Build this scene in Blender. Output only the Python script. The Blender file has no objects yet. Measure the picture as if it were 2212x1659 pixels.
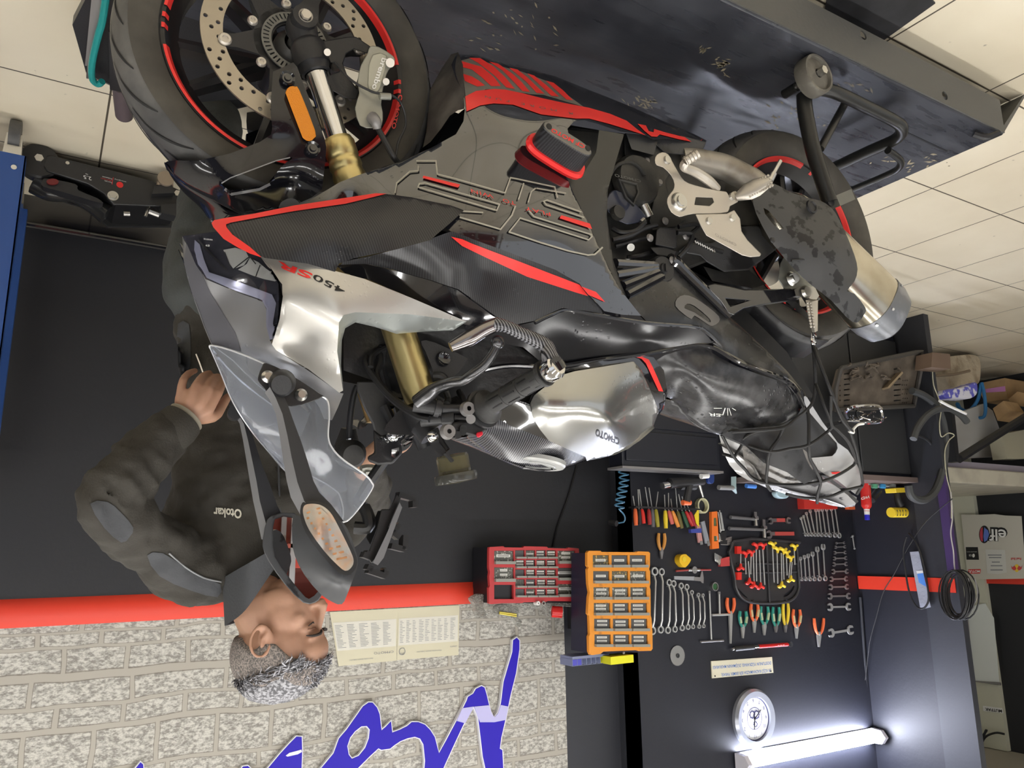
import bpy, bmesh, math, random
from mathutils import Vector as V, Matrix, geometry
import numpy as np
sc = bpy.context.scene
COL = sc.collection
random.seed(7)
# ---------------------------------------------------------------- camera
FPX = 1673.0; CX = 1106.0; CY = 829.5; HC = 1.38
CAM = V((0, 0, HC))
RM = Matrix(((-0.85789956, -0.09609486, -0.50475155), (-0.51364938, 0.18551548, 0.8377042), (0.01314016, 0.97793138, -0.20851271)))
def ray(x, y): return RM @ V(((x-CX)/FPX, (y-CY)/FPX, 1.0))
def proj(p):
    q = RM.transposed() @ (V(p)-CAM); return (CX+FPX*q.x/q.z, CY+FPX*q.y/q.z)
def onY(x, y, Y): d = ray(x, y); return CAM + d*(Y/d.y)
def onX(x, y, X): d = ray(x, y); return CAM + d*(X/d.x)
def onZ(x, y, Z): d = ray(x, y); return CAM + d*((Z-HC)/d.z)
def onP(x, y, o, n): d = ray(x, y); return CAM + d*((V(o)-CAM).dot(n)/d.dot(n))
cd = bpy.data.cameras.new('camera'); cam = bpy.data.objects.new('camera', cd); COL.objects.link(cam)
cd.sensor_fit = 'HORIZONTAL'; cd.sensor_width = 36.0; cd.lens = 36.0*FPX/2212.0; cd.clip_start = 0.05; cd.clip_end = 60
r_ = RM @ V((1, 0, 0)); d_ = RM @ V((0, 1, 0)); f_ = RM @ V((0, 0, 1))
cam.matrix_world = Matrix(((r_.x, -d_.x, -f_.x, CAM.x), (r_.y, -d_.y, -f_.y, CAM.y), (r_.z, -d_.z, -f_.z, CAM.z), (0, 0, 0, 1)))
sc.camera = cam
sc.view_settings.view_transform = 'Standard'; sc.view_settings.look = 'None'; sc.view_settings.gamma = 1; sc.view_settings.use_curve_mapping = False
sc.view_settings.exposure = 0.2
# ---------------------------------------------------------------- ambient fill added through the room side left open
w = bpy.data.worlds.new('world'); sc.world = w; w.use_nodes = True
bg = w.node_tree.nodes['Background']; bg.inputs[0].default_value = (0.93, 0.96, 1.0, 1); bg.inputs[1].default_value = 0.75
# ---------------------------------------------------------------- materials
MATS = {}
def mat(name, col=(.5, .5, .5), rough=.5, metal=0.0, trans=0.0, emit=None, es=0.0, coat=0.0, spec=None, ior=None, alpha=None, bump=None, noise=None, sss=0):
    if name in MATS: return MATS[name]
    m = bpy.data.materials.new(name); m.use_nodes = True; nt = m.node_tree; b = nt.nodes['Principled BSDF']
    b.inputs['Base Color'].default_value = (*col, 1); b.inputs['Roughness'].default_value = rough; b.inputs['Metallic'].default_value = metal
    b.inputs['Transmission Weight'].default_value = trans; b.inputs['Coat Weight'].default_value = coat; b.inputs['Coat Roughness'].default_value = .04
    if spec is not None: b.inputs['Specular IOR Level'].default_value = spec
    if ior: b.inputs['IOR'].default_value = ior
    if alpha is not None: b.inputs['Alpha'].default_value = alpha
    if sss: b.inputs['Subsurface Weight'].default_value = sss; b.inputs['Subsurface Radius'].default_value = (.02, .008, .004)
    if emit: b.inputs['Emission Color'].default_value = (*emit, 1); b.inputs['Emission Strength'].default_value = es
    if noise:   # (scale, colour2, lo, hi)
        tc = nt.nodes.new('ShaderNodeTexCoord'); n = nt.nodes.new('ShaderNodeTexNoise'); n.inputs['Scale'].default_value = noise[0]; n.inputs['Detail'].default_value = 6
        r = nt.nodes.new('ShaderNodeValToRGB'); r.color_ramp.elements[0].position = noise[2]; r.color_ramp.elements[1].position = noise[3]
        r.color_ramp.elements[0].color = (*col, 1); r.color_ramp.elements[1].color = (*noise[1], 1)
        nt.links.new(tc.outputs['Object'], n.inputs['Vector']); nt.links.new(n.outputs['Fac'], r.inputs[0]); nt.links.new(r.outputs[0], b.inputs['Base Color'])
    if bump:    # (scale, strength, kind)
        tc = nt.nodes.new('ShaderNodeTexCoord')
        kind = bump[2] if len(bump) > 2 else 'noise'
        if kind == 'noise':
            n = nt.nodes.new('ShaderNodeTexNoise'); n.inputs['Scale'].default_value = bump[0]; n.inputs['Detail'].default_value = 4; out = n.outputs['Fac']
            nt.links.new(tc.outputs['Object'], n.inputs['Vector'])
        elif kind == 'drops':
            n = nt.nodes.new('ShaderNodeTexVoronoi'); n.inputs['Scale'].default_value = bump[0]; nt.links.new(tc.outputs['Object'], n.inputs['Vector'])
            r = nt.nodes.new('ShaderNodeMapRange'); r.inputs[1].default_value = .0; r.inputs[2].default_value = .28; r.inputs[3].default_value = 1; r.inputs[4].default_value = 0
            n2 = nt.nodes.new('ShaderNodeTexNoise'); n2.inputs['Scale'].default_value = 9; nt.links.new(tc.outputs['Object'], n2.inputs['Vector'])
            r2 = nt.nodes.new('ShaderNodeMapRange'); r2.inputs[1].default_value = .5; r2.inputs[2].default_value = .6
            mu = nt.nodes.new('ShaderNodeMath'); mu.operation = 'MULTIPLY'
            nt.links.new(n.outputs['Distance'], r.inputs[0]); nt.links.new(n2.outputs['Fac'], r2.inputs[0]); nt.links.new(r.outputs[0], mu.inputs[0]); nt.links.new(r2.outputs[0], mu.inputs[1]); out = mu.outputs[0]
        bp = nt.nodes.new('ShaderNodeBump'); bp.inputs['Strength'].default_value = bump[1]; bp.inputs['Distance'].default_value = bump[3] if len(bump) > 3 else .002
        nt.links.new(out, bp.inputs['Height']); nt.links.new(bp.outputs[0], b.inputs['Normal'])
    MATS[name] = m; return m
def carbon(name, base=(.012, .012, .014), hi=(.034, .034, .038), rough=.32):
    m = mat(name, base, rough, bump=(160, .35, 'drops', .0015)); nt = m.node_tree; b = nt.nodes['Principled BSDF']
    tc = nt.nodes.new('ShaderNodeTexCoord'); mp = nt.nodes.new('ShaderNodeMapping'); mp.inputs['Rotation'].default_value = (0, .35, 0)
    wv = nt.nodes.new('ShaderNodeTexWave'); wv.inputs['Scale'].default_value = 85; wv.bands_direction = 'X'
    r = nt.nodes.new('ShaderNodeValToRGB'); r.color_ramp.elements[0].color = (*base, 1); r.color_ramp.elements[1].color = (*hi, 1); r.color_ramp.elements[0].position = .3; r.color_ramp.elements[1].position = .8
    nt.links.new(tc.outputs['Object'], mp.inputs[0]); nt.links.new(mp.outputs[0], wv.inputs['Vector']); nt.links.new(wv.outputs['Fac'], r.inputs[0]); nt.links.new(r.outputs[0], b.inputs['Base Color'])
    return m
GLOSS = mat('gloss_black_paint', (.008, .008, .011), .07, coat=1, spec=.9, bump=(90, .3, 'drops', .0015)); GLOSS.node_tree.nodes['Principled BSDF'].inputs['Coat IOR'].default_value = 1.75
GLOSSN = mat('gloss_black_trim', (.009, .009, .012), .1, coat=1); GLOSSN.node_tree.nodes['Principled BSDF'].inputs['Coat IOR'].default_value = 1.6
SATIN = mat('satin_black_plastic', (.018, .018, .02), .42, bump=(220, .15))
MATTE = mat('matte_black_plastic', (.03, .03, .032), .6, bump=(300, .2))
WETG = mat('wet_dark_grey_plastic', (.045, .046, .05), .42, noise=(11, (.012, .012, .014), .5, .56), bump=(120, .3, 'drops', .002))
CARB = carbon('carbon_weave')
SILV = mat('silver_paint', (.58, .565, .53), .34, metal=.6, coat=.6, bump=(110, .25, 'drops', .0015))
SILVG = mat('grey_satin_paint', (.30, .30, .31), .38, metal=.55, bump=(90, .3, 'drops', .0015))
RED = mat('red_decal', (.80, .035, .03), .35)
REDD = mat('red_paint', (.62, .02, .02), .3)
TAUPE = mat('taupe_decal_line', (.36, .34, .28), .4)
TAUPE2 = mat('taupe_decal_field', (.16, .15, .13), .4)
GOLD = mat('gold_anodised', (.64, .53, .25), .34, metal=1)
TANKM = mat('tank_silver', (.44, .44, .42), .24, metal=.85, coat=.6, bump=(110, .25, 'drops', .0015))
CHROME = mat('chrome', (.75, .75, .76), .08, metal=1)
STEEL = mat('brushed_steel', (.62, .61, .58), .3, metal=1, bump=(60, .1))
ALU = mat('cast_aluminium', (.60, .56, .50), .42, metal=.7, bump=(250, .1))
ALUD = mat('grey_aluminium', (.33, .33, .29), .45, metal=.6, bump=(120, .2))
DISC = mat('brake_disc_steel', (.45, .40, .32), .4, metal=.8, bump=(30, .1))
MUFF = mat('muffler_steel', (.60, .56, .47), .22, metal=1, noise=(7, (.38, .34, .26), .45, .7), bump=(14, .08))
RUBBER = mat('tyre_rubber', (.055, .054, .054), .48, noise=(9, (.17, .165, .155), .38, .75), bump=(90, .25))
RUBD = mat('dirty_sidewall', (.055, .05, .042), .7, noise=(16, (.085, .078, .064), .4, .7), bump=(120, .2))
GROOVE = mat('groove_rubber', (.012, .012, .012), .8)
RIMM = mat('rim_black', (.012, .012, .013), .3)
GRIP = mat('grip_rubber', (.03, .03, .03), .5, bump=(300, .15))
ENG = mat('engine_black', (.022, .022, .022), .5, noise=(14, (.05, .047, .04), .45, .7), bump=(60, .4))
SEAT = mat('wet_seat_vinyl', (.022, .022, .024), .27, noise=(26, (.055, .055, .058), .42, .62), bump=(75, .6, 'drops', .003))
AMBER = mat('amber_reflector', (.72, .24, .01), .25, bump=(500, .8))
CLEAR = mat('clear_plastic', (1, 1, 1), .03, trans=1, ior=1.3)
TINT = mat('smoked_plastic', (.55, .50, .33), .1, trans=.9, ior=1.3)
WHITE = mat('white_plastic', (.8, .8, .78), .4)
BLACKT = mat('black_print', (.006, .006, .007), .45)
TSTEEL = mat('tool_steel', (.60, .60, .58), .3, metal=.55); TDARK = mat('tool_dark_steel', (.26, .25, .25), .4, metal=.4)
CORD = mat('black_elastic_cord', (.012, .012, .013), .5)
# ---------------------------------------------------------------- mesh helpers
def cr(pts, n=8, closed=False):
    """catmull-rom through tuples"""
    P = [V(p) if not isinstance(p, V) else p for p in pts]; N = len(P); out = []
    if N < 3 and not closed: return P
    for i in range(N if closed else N-1):
        if closed: a, b, c, d = P[i-1], P[i], P[(i+1) % N], P[(i+2) % N]
        else: a, b, c, d = P[max(i-1, 0)], P[i], P[i+1], P[min(i+2, N-1)]
        for k in range(n):
            t = k/n
            out.append(.5*((2*b)+(c-a)*t+(2*a-5*b+4*c-d)*t*t+(3*b-a-3*c+d)*t**3))
    if not closed: out.append(P[-1].copy())
    return out
def basis(d):
    d = V(d).normalized(); a = V((0, 0, 1)) if abs(d.z) < .9 else V((1, 0, 0)); u = d.cross(a).normalized(); return u, d.cross(u).normalized(), d
def inpoly(x, y, poly):
    c = False; j = len(poly)-1
    for i in range(len(poly)):
        xi, yi = poly[i][0], poly[i][1]; xj, yj = poly[j][0], poly[j][1]
        if (yi > y) != (yj > y) and x < (xj-xi)*(y-yi)/(yj-yi)+xi: c = not c
        j = i
    return c
def resample(poly, step, closed=True):
    out = []; n = len(poly)
    for i in range(n if closed else n-1):
        a = V(poly[i][:2]); b = V(poly[(i+1) % n][:2]); k = max(1, int((b-a).length/step)) if step else 1
        for j in range(k): out.append(tuple(a+(b-a)*(j/k)))
    if not closed: out.append(tuple(poly[-1][:2]))
    return out
def smoothpoly(poly, n=4): return [tuple(p) for p in cr([V((a[0], a[1])) for a in poly], n, True)]
def fill2d(outer, holes=(), step=None):
    """triangulated region: (points, triangles, outline loops)"""
    loops = [resample(outer, step)]+[resample(h, step) for h in holes]
    pts = []; edges = []; lids = []
    for L in loops:
        o = len(pts); pts += [V(p) for p in L]; n = len(L); edges += [(o+i, o+(i+1) % n) for i in range(n)]; lids.append(list(range(o, o+n)))
    if step:
        xs = [p[0] for p in loops[0]]; ys = [p[1] for p in loops[0]]
        x = min(xs)+step*.5; row = 0
        while x < max(xs):
            y = min(ys)+step*(.5 if row % 2 else .99)
            while y < max(ys):
                if inpoly(x, y, loops[0]) and not any(inpoly(x, y, h) for h in loops[1:]):
                    if min((V((x, y))-q).length_squared for q in pts[:len(loops[0])]) > (step*.45)**2: pts.append(V((x, y)))
                y += step
            x += step*.87; row += 1
    r = geometry.delaunay_2d_cdt(pts, edges, [], 0, 1e-7)
    P = [tuple(p) for p in r[0]]; T = []
    m = {}
    for i, src in enumerate(r[3]):
        for s in src: m[s] = i
    for f in r[2]:
        cx = sum(P[i][0] for i in f)/len(f); cy = sum(P[i][1] for i in f)/len(f)
        if inpoly(cx, cy, loops[0]) and not any(inpoly(cx, cy, h) for h in loops[1:]):
            a = sum(P[f[k]][0]*P[f[(k+1) % len(f)]][1]-P[f[(k+1) % len(f)]][0]*P[f[k]][1] for k in range(len(f)))
            T.append(tuple(f) if a > 0 else tuple(reversed(f)))
    L2 = []
    for L in lids: L2.append([m[i] for i in L if i in m])
    return P, T, L2
class MB:
    def make_each(s, name, m, parent=None, **k):
        # one object per connected piece
        p = list(range(len(s.v)))
        def f(i):
            while p[i] != i: p[i] = p[p[i]]; i = p[i]
            return i
        for fc in s.f:
            for i in fc[1:]: p[f(i)] = f(fc[0])
        g = {}
        for fi, fc in enumerate(s.f): g.setdefault(f(fc[0]), []).append(fi)
        out = []
        for fs in g.values():
            b = MB(); ids = sorted({i for fi in fs for i in s.f[fi]}); mp = {i: n for n, i in enumerate(ids)}; b.add([s.v[i] for i in ids], [tuple(mp[i] for i in s.f[fi]) for fi in fs]); b.mi = [s.mi[fi] for fi in fs]; out.append(b.make(name, m, parent, **k))
        return out
    def __init__(s): s.v = []; s.f = []; s.mi = []; s.cur = 0
    def add(s, vs, fs):
        o = len(s.v); s.v += [V(p) for p in vs]; s.f += [tuple(o+i for i in f) for f in fs]; s.mi += [s.cur]*len(fs); return s
    def box(s, c, size, rot=None):
        c = V(c); h = V(size)*.5; R = rot if rot else Matrix.Identity(3)
        vs = [c+R @ V((sx*h.x, sy*h.y, sz*h.z)) for sx in (-1, 1) for sy in (-1, 1) for sz in (-1, 1)]
        return s.add(vs, [(0, 1, 3, 2), (4, 6, 7, 5), (0, 4, 5, 1), (2, 3, 7, 6), (0, 2, 6, 4), (1, 5, 7, 3)])
    def bb(s, lo, hi): return s.box([(a+b)/2 for a, b in zip(lo, hi)], [abs(b-a) for a, b in zip(lo, hi)])
    def bar(s, a, b, w, h, up=(0, 0, 1)):
        a = V(a); b = V(b); d = (b-a).normalized(); u = V(up)-d*d.dot(V(up)); u.normalize(); r = d.cross(u)
        vs = [p+r*(sx*w/2)+u*(sy*h/2) for p in (a, b) for sx, sy in ((-1, -1), (1, -1), (1, 1), (-1, 1))]
        return s.add(vs, [(3, 2, 1, 0), (4, 5, 6, 7), (0, 1, 5, 4), (1, 2, 6, 5), (2, 3, 7, 6), (3, 0, 4, 7)])
    def cyl(s, a, b, r, r2=None, n=20, cap=True):
        a = V(a); b = V(b); r2 = r if r2 is None else r2; u, v, d = basis(b-a)
        vs = [p+(u*math.cos(t)+v*math.sin(t))*q for p, q in ((a, r), (b, r2)) for t in [2*math.pi*i/n for i in range(n)]]
        fs = [(i, (i+1) % n, n+(i+1) % n, n+i) for i in range(n)]
        if cap: fs += [tuple(reversed(range(n))), tuple(range(n, 2*n))]
        return s.add(vs, fs)
    def tube(s, pts, r, n=10, closed=False, sm=0, flat=None):
        P = [V(p) for p in pts]
        if sm: P = cr(P, sm, closed)
        N = len(P); rr = r if hasattr(r, '__len__') else [r]*N
        if len(rr) != N: rr = [rr[0]+(rr[-1]-rr[0])*i/(N-1) if len(rr) == 2 else np.interp(i/(N-1), np.linspace(0, 1, len(rr)), rr) for i in range(N)]
        T = [((P[(i+1) % N] if closed or i < N-1 else P[i])-(P[i-1] if closed or i > 0 else P[i])).normalized() for i in range(N)]
        u = basis(T[0])[0]; vs = []
        for i in range(N):
            u = (u-T[i]*u.dot(T[i])).normalized(); v = T[i].cross(u)
            for k in range(n):
                t = 2*math.pi*k/n; vs.append(P[i]+(u*math.cos(t)+v*math.sin(t))*float(rr[i]))
        fs = []
        for i in range(N if closed else N-1):
            for k in range(n): a = i*n; b = ((i+1) % N)*n; fs.append((a+k, a+(k+1) % n, b+(k+1) % n, b+k))
        if not closed: fs += [tuple(reversed(range(n))), tuple(range((N-1)*n, N*n))]
        return s.add(vs, fs)
    def lathe(s, prof, o, ax, n=48, closed=False):
        """prof: (radius, along)"""
        o = V(o); u, v, d = basis(ax); vs = []; m = len(prof)
        for i in range(n):
            t = 2*math.pi*i/n; e = u*math.cos(t)+v*math.sin(t)
            vs += [o+e*r+d*h for r, h in prof]
        fs = [((i*m+k), ((i+1) % n)*m+k, ((i+1) % n)*m+(k+1) % m, i*m+(k+1) % m) for i in range(n) for k in range(m if closed else m-1)]
        return s.add(vs, fs)
    def ball(s, c, r, n=14, m=10):
        c = V(c); r = V(r) if hasattr(r, '__len__') else V((r, r, r)); vs = []; fs = []
        for j in range(m+1):
            p = math.pi*j/m
            for i in range(n): t = 2*math.pi*i/n; vs.append(c+V((r.x*math.sin(p)*math.cos(t), r.y*math.sin(p)*math.sin(t), r.z*math.cos(p))))
        for j in range(m):
            for i in range(n): fs.append((j*n+i, (j+1)*n+i, (j+1)*n+(i+1) % n, j*n+(i+1) % n))
        return s.add(vs, fs)
    def loft(s, rings, cap=True):
        n = len(rings[0]); vs = [p for r in rings for p in r]; fs = []
        for i in range(len(rings)-1):
            for k in range(n): fs.append((i*n+k, i*n+(k+1) % n, (i+1)*n+(k+1) % n, (i+1)*n+k))
        if cap: fs += [tuple(reversed(range(n))), tuple(range((len(rings)-1)*n, len(rings)*n))]
        return s.add(vs, fs)
    def plate(s, outer, fn, th, holes=(), step=None):
        """2-d outline (x,y) -> fn(x,y,h) world; extruded from h=0 to h=th"""
        P, T, L = fill2d(outer, holes, step); n = len(P)
        vs = [fn(x, y, th) for x, y in P]+[fn(x, y, 0) for x, y in P]
        fs = list(T)+[tuple(n+i for i in reversed(t)) for t in T]
        for lp in L:
            for i in range(len(lp)): a, b = lp[i], lp[(i+1) % len(lp)]; fs.append((a, n+a, n+b, b))
        return s.add(vs, fs)
    def surf(s, outer, fn, holes=(), step=None, flip=False):
        P, T, L = fill2d(outer, holes, step)
        return s.add([fn(x, y) for x, y in P], [tuple(reversed(t)) for t in T] if flip else T)
    def make(s, name, m, parent=None, sharp=35, bevel=0, solid=0, sub=0, flipfix=True, origin=None):
        me = bpy.data.meshes.new(name)
        if parent is not None: o = WORG[parent.name]
        elif origin is not None: o = V(origin)
        else:
            xs = [p.x for p in s.v]; ys = [p.y for p in s.v]; zs = [p.z for p in s.v]; o = V(((min(xs)+max(xs))/2, (min(ys)+max(ys))/2, min(zs)))
        me.from_pydata([p-o for p in s.v], [], s.f)
        for mm in (m if isinstance(m, (list, tuple)) else [m]): me.materials.append(mm)
        for i, p in enumerate(me.polygons): p.material_index = s.mi[i]
        if flipfix:
            b = bmesh.new(); b.from_mesh(me); bmesh.ops.recalc_face_normals(b, faces=b.faces); b.to_mesh(me); b.free()
        me.polygons.foreach_set('use_smooth', [True]*len(me.polygons)); me.set_sharp_from_angle(angle=math.radians(sharp))
        ob = bpy.data.objects.new(name, me); COL.objects.link(ob)
        if parent is not None: ob.parent = parent; WORG[ob.name] = o
        else: ob.location = o; WORG[ob.name] = o
        if sub: md = ob.modifiers.new('sub', 'SUBSURF'); md.levels = sub; md.render_levels = sub
        if solid: md = ob.modifiers.new('solid', 'SOLIDIFY'); md.thickness = solid; md.offset = -1
        if bevel: md = ob.modifiers.new('bevel', 'BEVEL'); md.width = bevel; md.segments = 2; md.limit_method = 'ANGLE'
        return ob
WORG = {}
def tag(o, label=None, cat=None, group=None, kind=None):
    if label: o['label'] = label
    if cat: o['category'] = cat
    if group: o['group'] = group
    if kind: o['kind'] = kind
    return o
def thing(name, label, cat, loc=(0, 0, 0), group=None):
    o = bpy.data.objects.new(name, None); COL.objects.link(o); o.location = loc; o.empty_display_size = .05; WORG[o.name] = V(loc); return tag(o, label, cat, group)
def struct(ob): ob['kind'] = 'structure'; return ob
def textmesh(body, fn, mb, size=1.0, bold=0.0, spacing=1.0, align='LEFT'):
    """adds text glyph faces: fn(tx,ty)->world; height of caps ~0.7*size"""
    cu = bpy.data.curves.new('t', 'FONT'); cu.body = body; cu.size = size; cu.space_character = spacing; cu.offset = bold; cu.align_x = align; cu.resolution_u = 3
    ob = bpy.data.objects.new('t', cu); COL.objects.link(ob); bpy.context.view_layer.update()
    dg = bpy.context.evaluated_depsgraph_get(); me = bpy.data.meshes.new_from_object(ob.evaluated_get(dg))
    W = max([v.co.x for v in me.vertices], default=1)
    mb.add([fn(v.co.x, v.co.y) for v in me.vertices], [tuple(p.vertices) for p in me.polygons])
    bpy.data.objects.remove(ob); bpy.data.curves.remove(cu); bpy.data.meshes.remove(me); return mb
def textwidth(body, size=1.0, spacing=1.0):
    cu = bpy.data.curves.new('t', 'FONT'); cu.body = body; cu.size = size; cu.space_character = spacing
    ob = bpy.data.objects.new('t', cu); COL.objects.link(ob); bpy.context.view_layer.update(); w_ = ob.dimensions.x
    bpy.data.objects.remove(ob); bpy.data.curves.remove(cu); return max(w_, 1e-6)
def pxtext(mb, body, p0, p1, hvec, posfn, spacing=1.0, bold=0.0):
    """text whose baseline runs from photo pixel p0 to p1, cap height along hvec; posfn(px,py)->world"""
    W = textwidth(body, 1.0, spacing); p0 = V(p0); p1 = V(p1); a = (p1-p0)/W; h = V(hvec)/.7
    return textmesh(body, lambda x, y: posfn(*(p0+a*x+h*y)), mb, 1.0, bold, spacing)
# ================================================================ ROOM
YB = 3.40; YT = 3.25; XR = -2.67; XS = -4.53
def nt_floor():
    m = bpy.data.materials.new('cream_floor_tiles'); m.use_nodes = True; nt = m.node_tree; b = nt.nodes['Principled BSDF']; L = nt.links.new
    def N(t, **k):
        n = nt.nodes.new(t)
        for a, v in k.items(): setattr(n, a, v)
        return n
    def M(op, a, b_=None, c=None):
        n = N('ShaderNodeMath', operation=op)
        for i, x in enumerate((a, b_, c)):
            if x is None: continue
            if isinstance(x, (int, float)): n.inputs[i].default_value = x
            else: L(x, n.inputs[i])
        return n.outputs[0]
    g = N('ShaderNodeNewGeometry'); s = N('ShaderNodeSeparateXYZ'); L(g.outputs['Position'], s.inputs[0])
    x = s.outputs[0]; y = s.outputs[1]
    left = M('GREATER_THAN', x, -1.2)
    ox = M('ADD', 2.41, M('MULTIPLY', left, -.341)); oy = M('ADD', -1.089+.488*5, M('MULTIPLY', left, -.395+.488))
    fx = M('FRACT', M('DIVIDE', M('ADD', M('ADD', x, ox), 50.3), .503)); fy = M('FRACT', M('DIVIDE', M('ADD', M('ADD', y, oy), 48.8), .488))
    def line(f): return M('LESS_THAN', M('SUBTRACT', .5, M('ABSOLUTE', M('SUBTRACT', f, .5))), .006)
    ln = M('MAXIMUM', line(fx), line(fy))
    no = N('ShaderNodeTexNoise'); no.inputs['Scale'].default_value = 1.6; no.inputs['Detail'].default_value = 5; L(g.outputs['Position'], no.inputs['Vector'])
    no2 = N('ShaderNodeTexNoise'); no2.inputs['Scale'].default_value = 26; no2.inputs['Detail'].default_value = 6; L(g.outputs['Position'], no2.inputs['Vector'])
    r = N('ShaderNodeValToRGB'); r.color_ramp.elements[0].color = (.66, .585, .44, 1); r.color_ramp.elements[1].color = (.78, .71, .56, 1); r.color_ramp.elements[0].position = .3; r.color_ramp.elements[1].position = .65; L(no.outputs['Fac'], r.inputs[0])
    dirt = N('ShaderNodeMapRange'); dirt.inputs[1].default_value = .70; dirt.inputs[2].default_value = .76; L(no2.outputs['Fac'], dirt.inputs[0])
    mx = N('ShaderNodeMixRGB'); L(M('MAXIMUM', ln, M('MULTIPLY', dirt.outputs[0], .6)), mx.inputs[0]); L(r.outputs[0], mx.inputs[1]); mx.inputs[2].default_value = (.09, .075, .055, 1)
    L(mx.outputs[0], b.inputs['Base Color']); b.inputs['Roughness'].default_value = .28
    return m
def brick_mat():
    m = bpy.data.materials.new('brick_wallpaper'); m.use_nodes = True; nt = m.node_tree; b = nt.nodes['Principled BSDF']; L = nt.links.new
    tc = nt.nodes.new('ShaderNodeTexCoord'); mp = nt.nodes.new('ShaderNodeMapping'); mp.inputs['Rotation'].default_value = (math.pi/2, 0, 0)
    L(tc.outputs['Object'], mp.inputs[0])
    no = nt.nodes.new('ShaderNodeTexNoise'); no.inputs['Scale'].default_value = 3.2; no.inputs['Detail'].default_value = 2; L(mp.outputs[0], no.inputs['Vector'])
    va = nt.nodes.new('ShaderNodeVectorMath'); va.operation = 'MULTIPLY_ADD'; va.inputs[1].default_value = (.05, .05, 0); L(no.outputs['Color'], va.inputs[0]); L(mp.outputs[0], va.inputs[2])
    def brick(w_, h, off, mort):
        br = nt.nodes.new('ShaderNodeTexBrick'); br.inputs['Scale'].default_value = 1; br.inputs['Brick Width'].default_value = w_; br.inputs['Row Height'].default_value = h
        br.inputs['Mortar Size'].default_value = mort; br.inputs['Mortar Smooth'].default_value = .5; br.offset = off; br.squash = 1.55; br.squash_frequency = 3; br.offset_frequency = 2
        br.inputs['Color1'].default_value = (.35, .35, .35, 1); br.inputs['Color2'].default_value = (.75, .75, .75, 1); br.inputs['Mortar'].default_value = (0, 0, 0, 1)
        L(va.outputs[0], br.inputs['Vector']); return br
    sx = nt.nodes.new('ShaderNodeSeparateXYZ'); cx_ = nt.nodes.new('ShaderNodeCombineXYZ'); L(va.outputs[0], sx.inputs[0])
    def mt(op, a, b_):
        n = nt.nodes.new('ShaderNodeMath'); n.operation = op
        for i, q in enumerate((a, b_)):
            if q is None: continue
            if isinstance(q, (int, float)): n.inputs[i].default_value = q
            else: L(q, n.inputs[i])
        return n.outputs[0]
    L(sx.outputs[0], cx_.inputs[0]); L(mt('ADD', sx.outputs[1], mt('ADD', mt('MULTIPLY', mt('SINE', mt('MULTIPLY', sx.outputs[1], 23.0), None), .022), mt('MULTIPLY', mt('SINE', mt('MULTIPLY', sx.outputs[1], 9.7), None), .03))), cx_.inputs[1]); va = cx_
    br = brick(.215, .088, .43, .012)
    n2 = nt.nodes.new('ShaderNodeTexNoise'); n2.inputs['Scale'].default_value = 95; n2.inputs['Detail'].default_value = 6; n2.inputs['Roughness'].default_value = .65
    mp2 = nt.nodes.new('ShaderNodeMapping'); mp2.inputs['Scale'].default_value = (.6, 1, 1); L(mp.outputs[0], mp2.inputs[0]); L(mp2.outputs[0], n2.inputs['Vector'])
    r = nt.nodes.new('ShaderNodeValToRGB'); e = r.color_ramp.elements; e[0].color = (.25, .235, .21, 1); e[0].position = .40; e[1].color = (.60, .585, .53, 1); e[1].position = .60
    L(n2.outputs['Fac'], r.inputs[0])
    mx = nt.nodes.new('ShaderNodeMixRGB'); L(br.outputs['Fac'], mx.inputs[0]); L(r.outputs[0], mx.inputs[1]); mx.inputs[2].default_value = (.42, .39, .335, 1)
    # dark rim just inside each stone
    rr = nt.nodes.new('ShaderNodeValToRGB'); q = rr.color_ramp.elements; q[0].position = .0; q[0].color = (1, 1, 1, 1); q[1].position = .5; q[1].color = (.42, .40, .37, 1)
    n3 = rr.color_ramp.elements.new(.95); n3.color = (1, 1, 1, 1); L(br.outputs['Fac'], rr.inputs[0])
    mu = nt.nodes.new('ShaderNodeMixRGB'); mu.blend_type = 'MULTIPLY'; mu.inputs[0].default_value = 1; L(mx.outputs[0], mu.inputs[1]); L(rr.outputs[0], mu.inputs[2])
    L(mu.outputs[0], b.inputs['Base Color']); b.inputs['Roughness'].default_value = .55
    return m
WBLK = mat('wall_black_paint', (.013, .0135, .017), .55, bump=(60, .25))
WNAVY = mat('wall_dark_navy_paint', (.012, .013, .020), .5, bump=(60, .25))
WGREY = mat('wall_dark_grey_paint', (.028, .030, .038), .5, bump=(60, .2))
WRED = mat('wall_red_paint', (.72, .045, .02), .45, bump=(50, .2))
CREAM = mat('cream_painted_metal', (.58, .58, .47), .5)
CEIL = mat('ceiling_white', (.7, .7, .68), .8)
def sbox(name, lo, hi, m):
    return struct(MB().bb(lo, hi).make(name, m))
fl = struct(MB().bb((-9.5, -6, -.1), (4.5, 4.2, 0)).make('floor', nt_floor()))
sbox('ceiling', (-9.5, -6, 3.1), (4.5, 4.2, 3.2), CEIL)
sbox('wall_back', (XR, YB, 0), (4.4, YB+.12, 3.1), WBLK)
struct(MB().bb((-2.335, YB-.006, 1.632), (4.4, YB, 3.1)).make('wall_back_brick', brick_mat(), origin=(0, YB, 1.632)))
sbox('wall_back_upper', (XR, YB-.003, 1.632), (-2.336, YB, 3.1), WGREY)
st = MB(); sp = [(.0, 0), (.012, .012), (.02, .035), (.02, .075), (.008, .1), (0, .1)]
st.loft([[V((x, YB-a, 1.532+b)) for a, b in sp] for x in (-1.86, 4.4)]); struct(st.make('trim_1', WRED))
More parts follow.
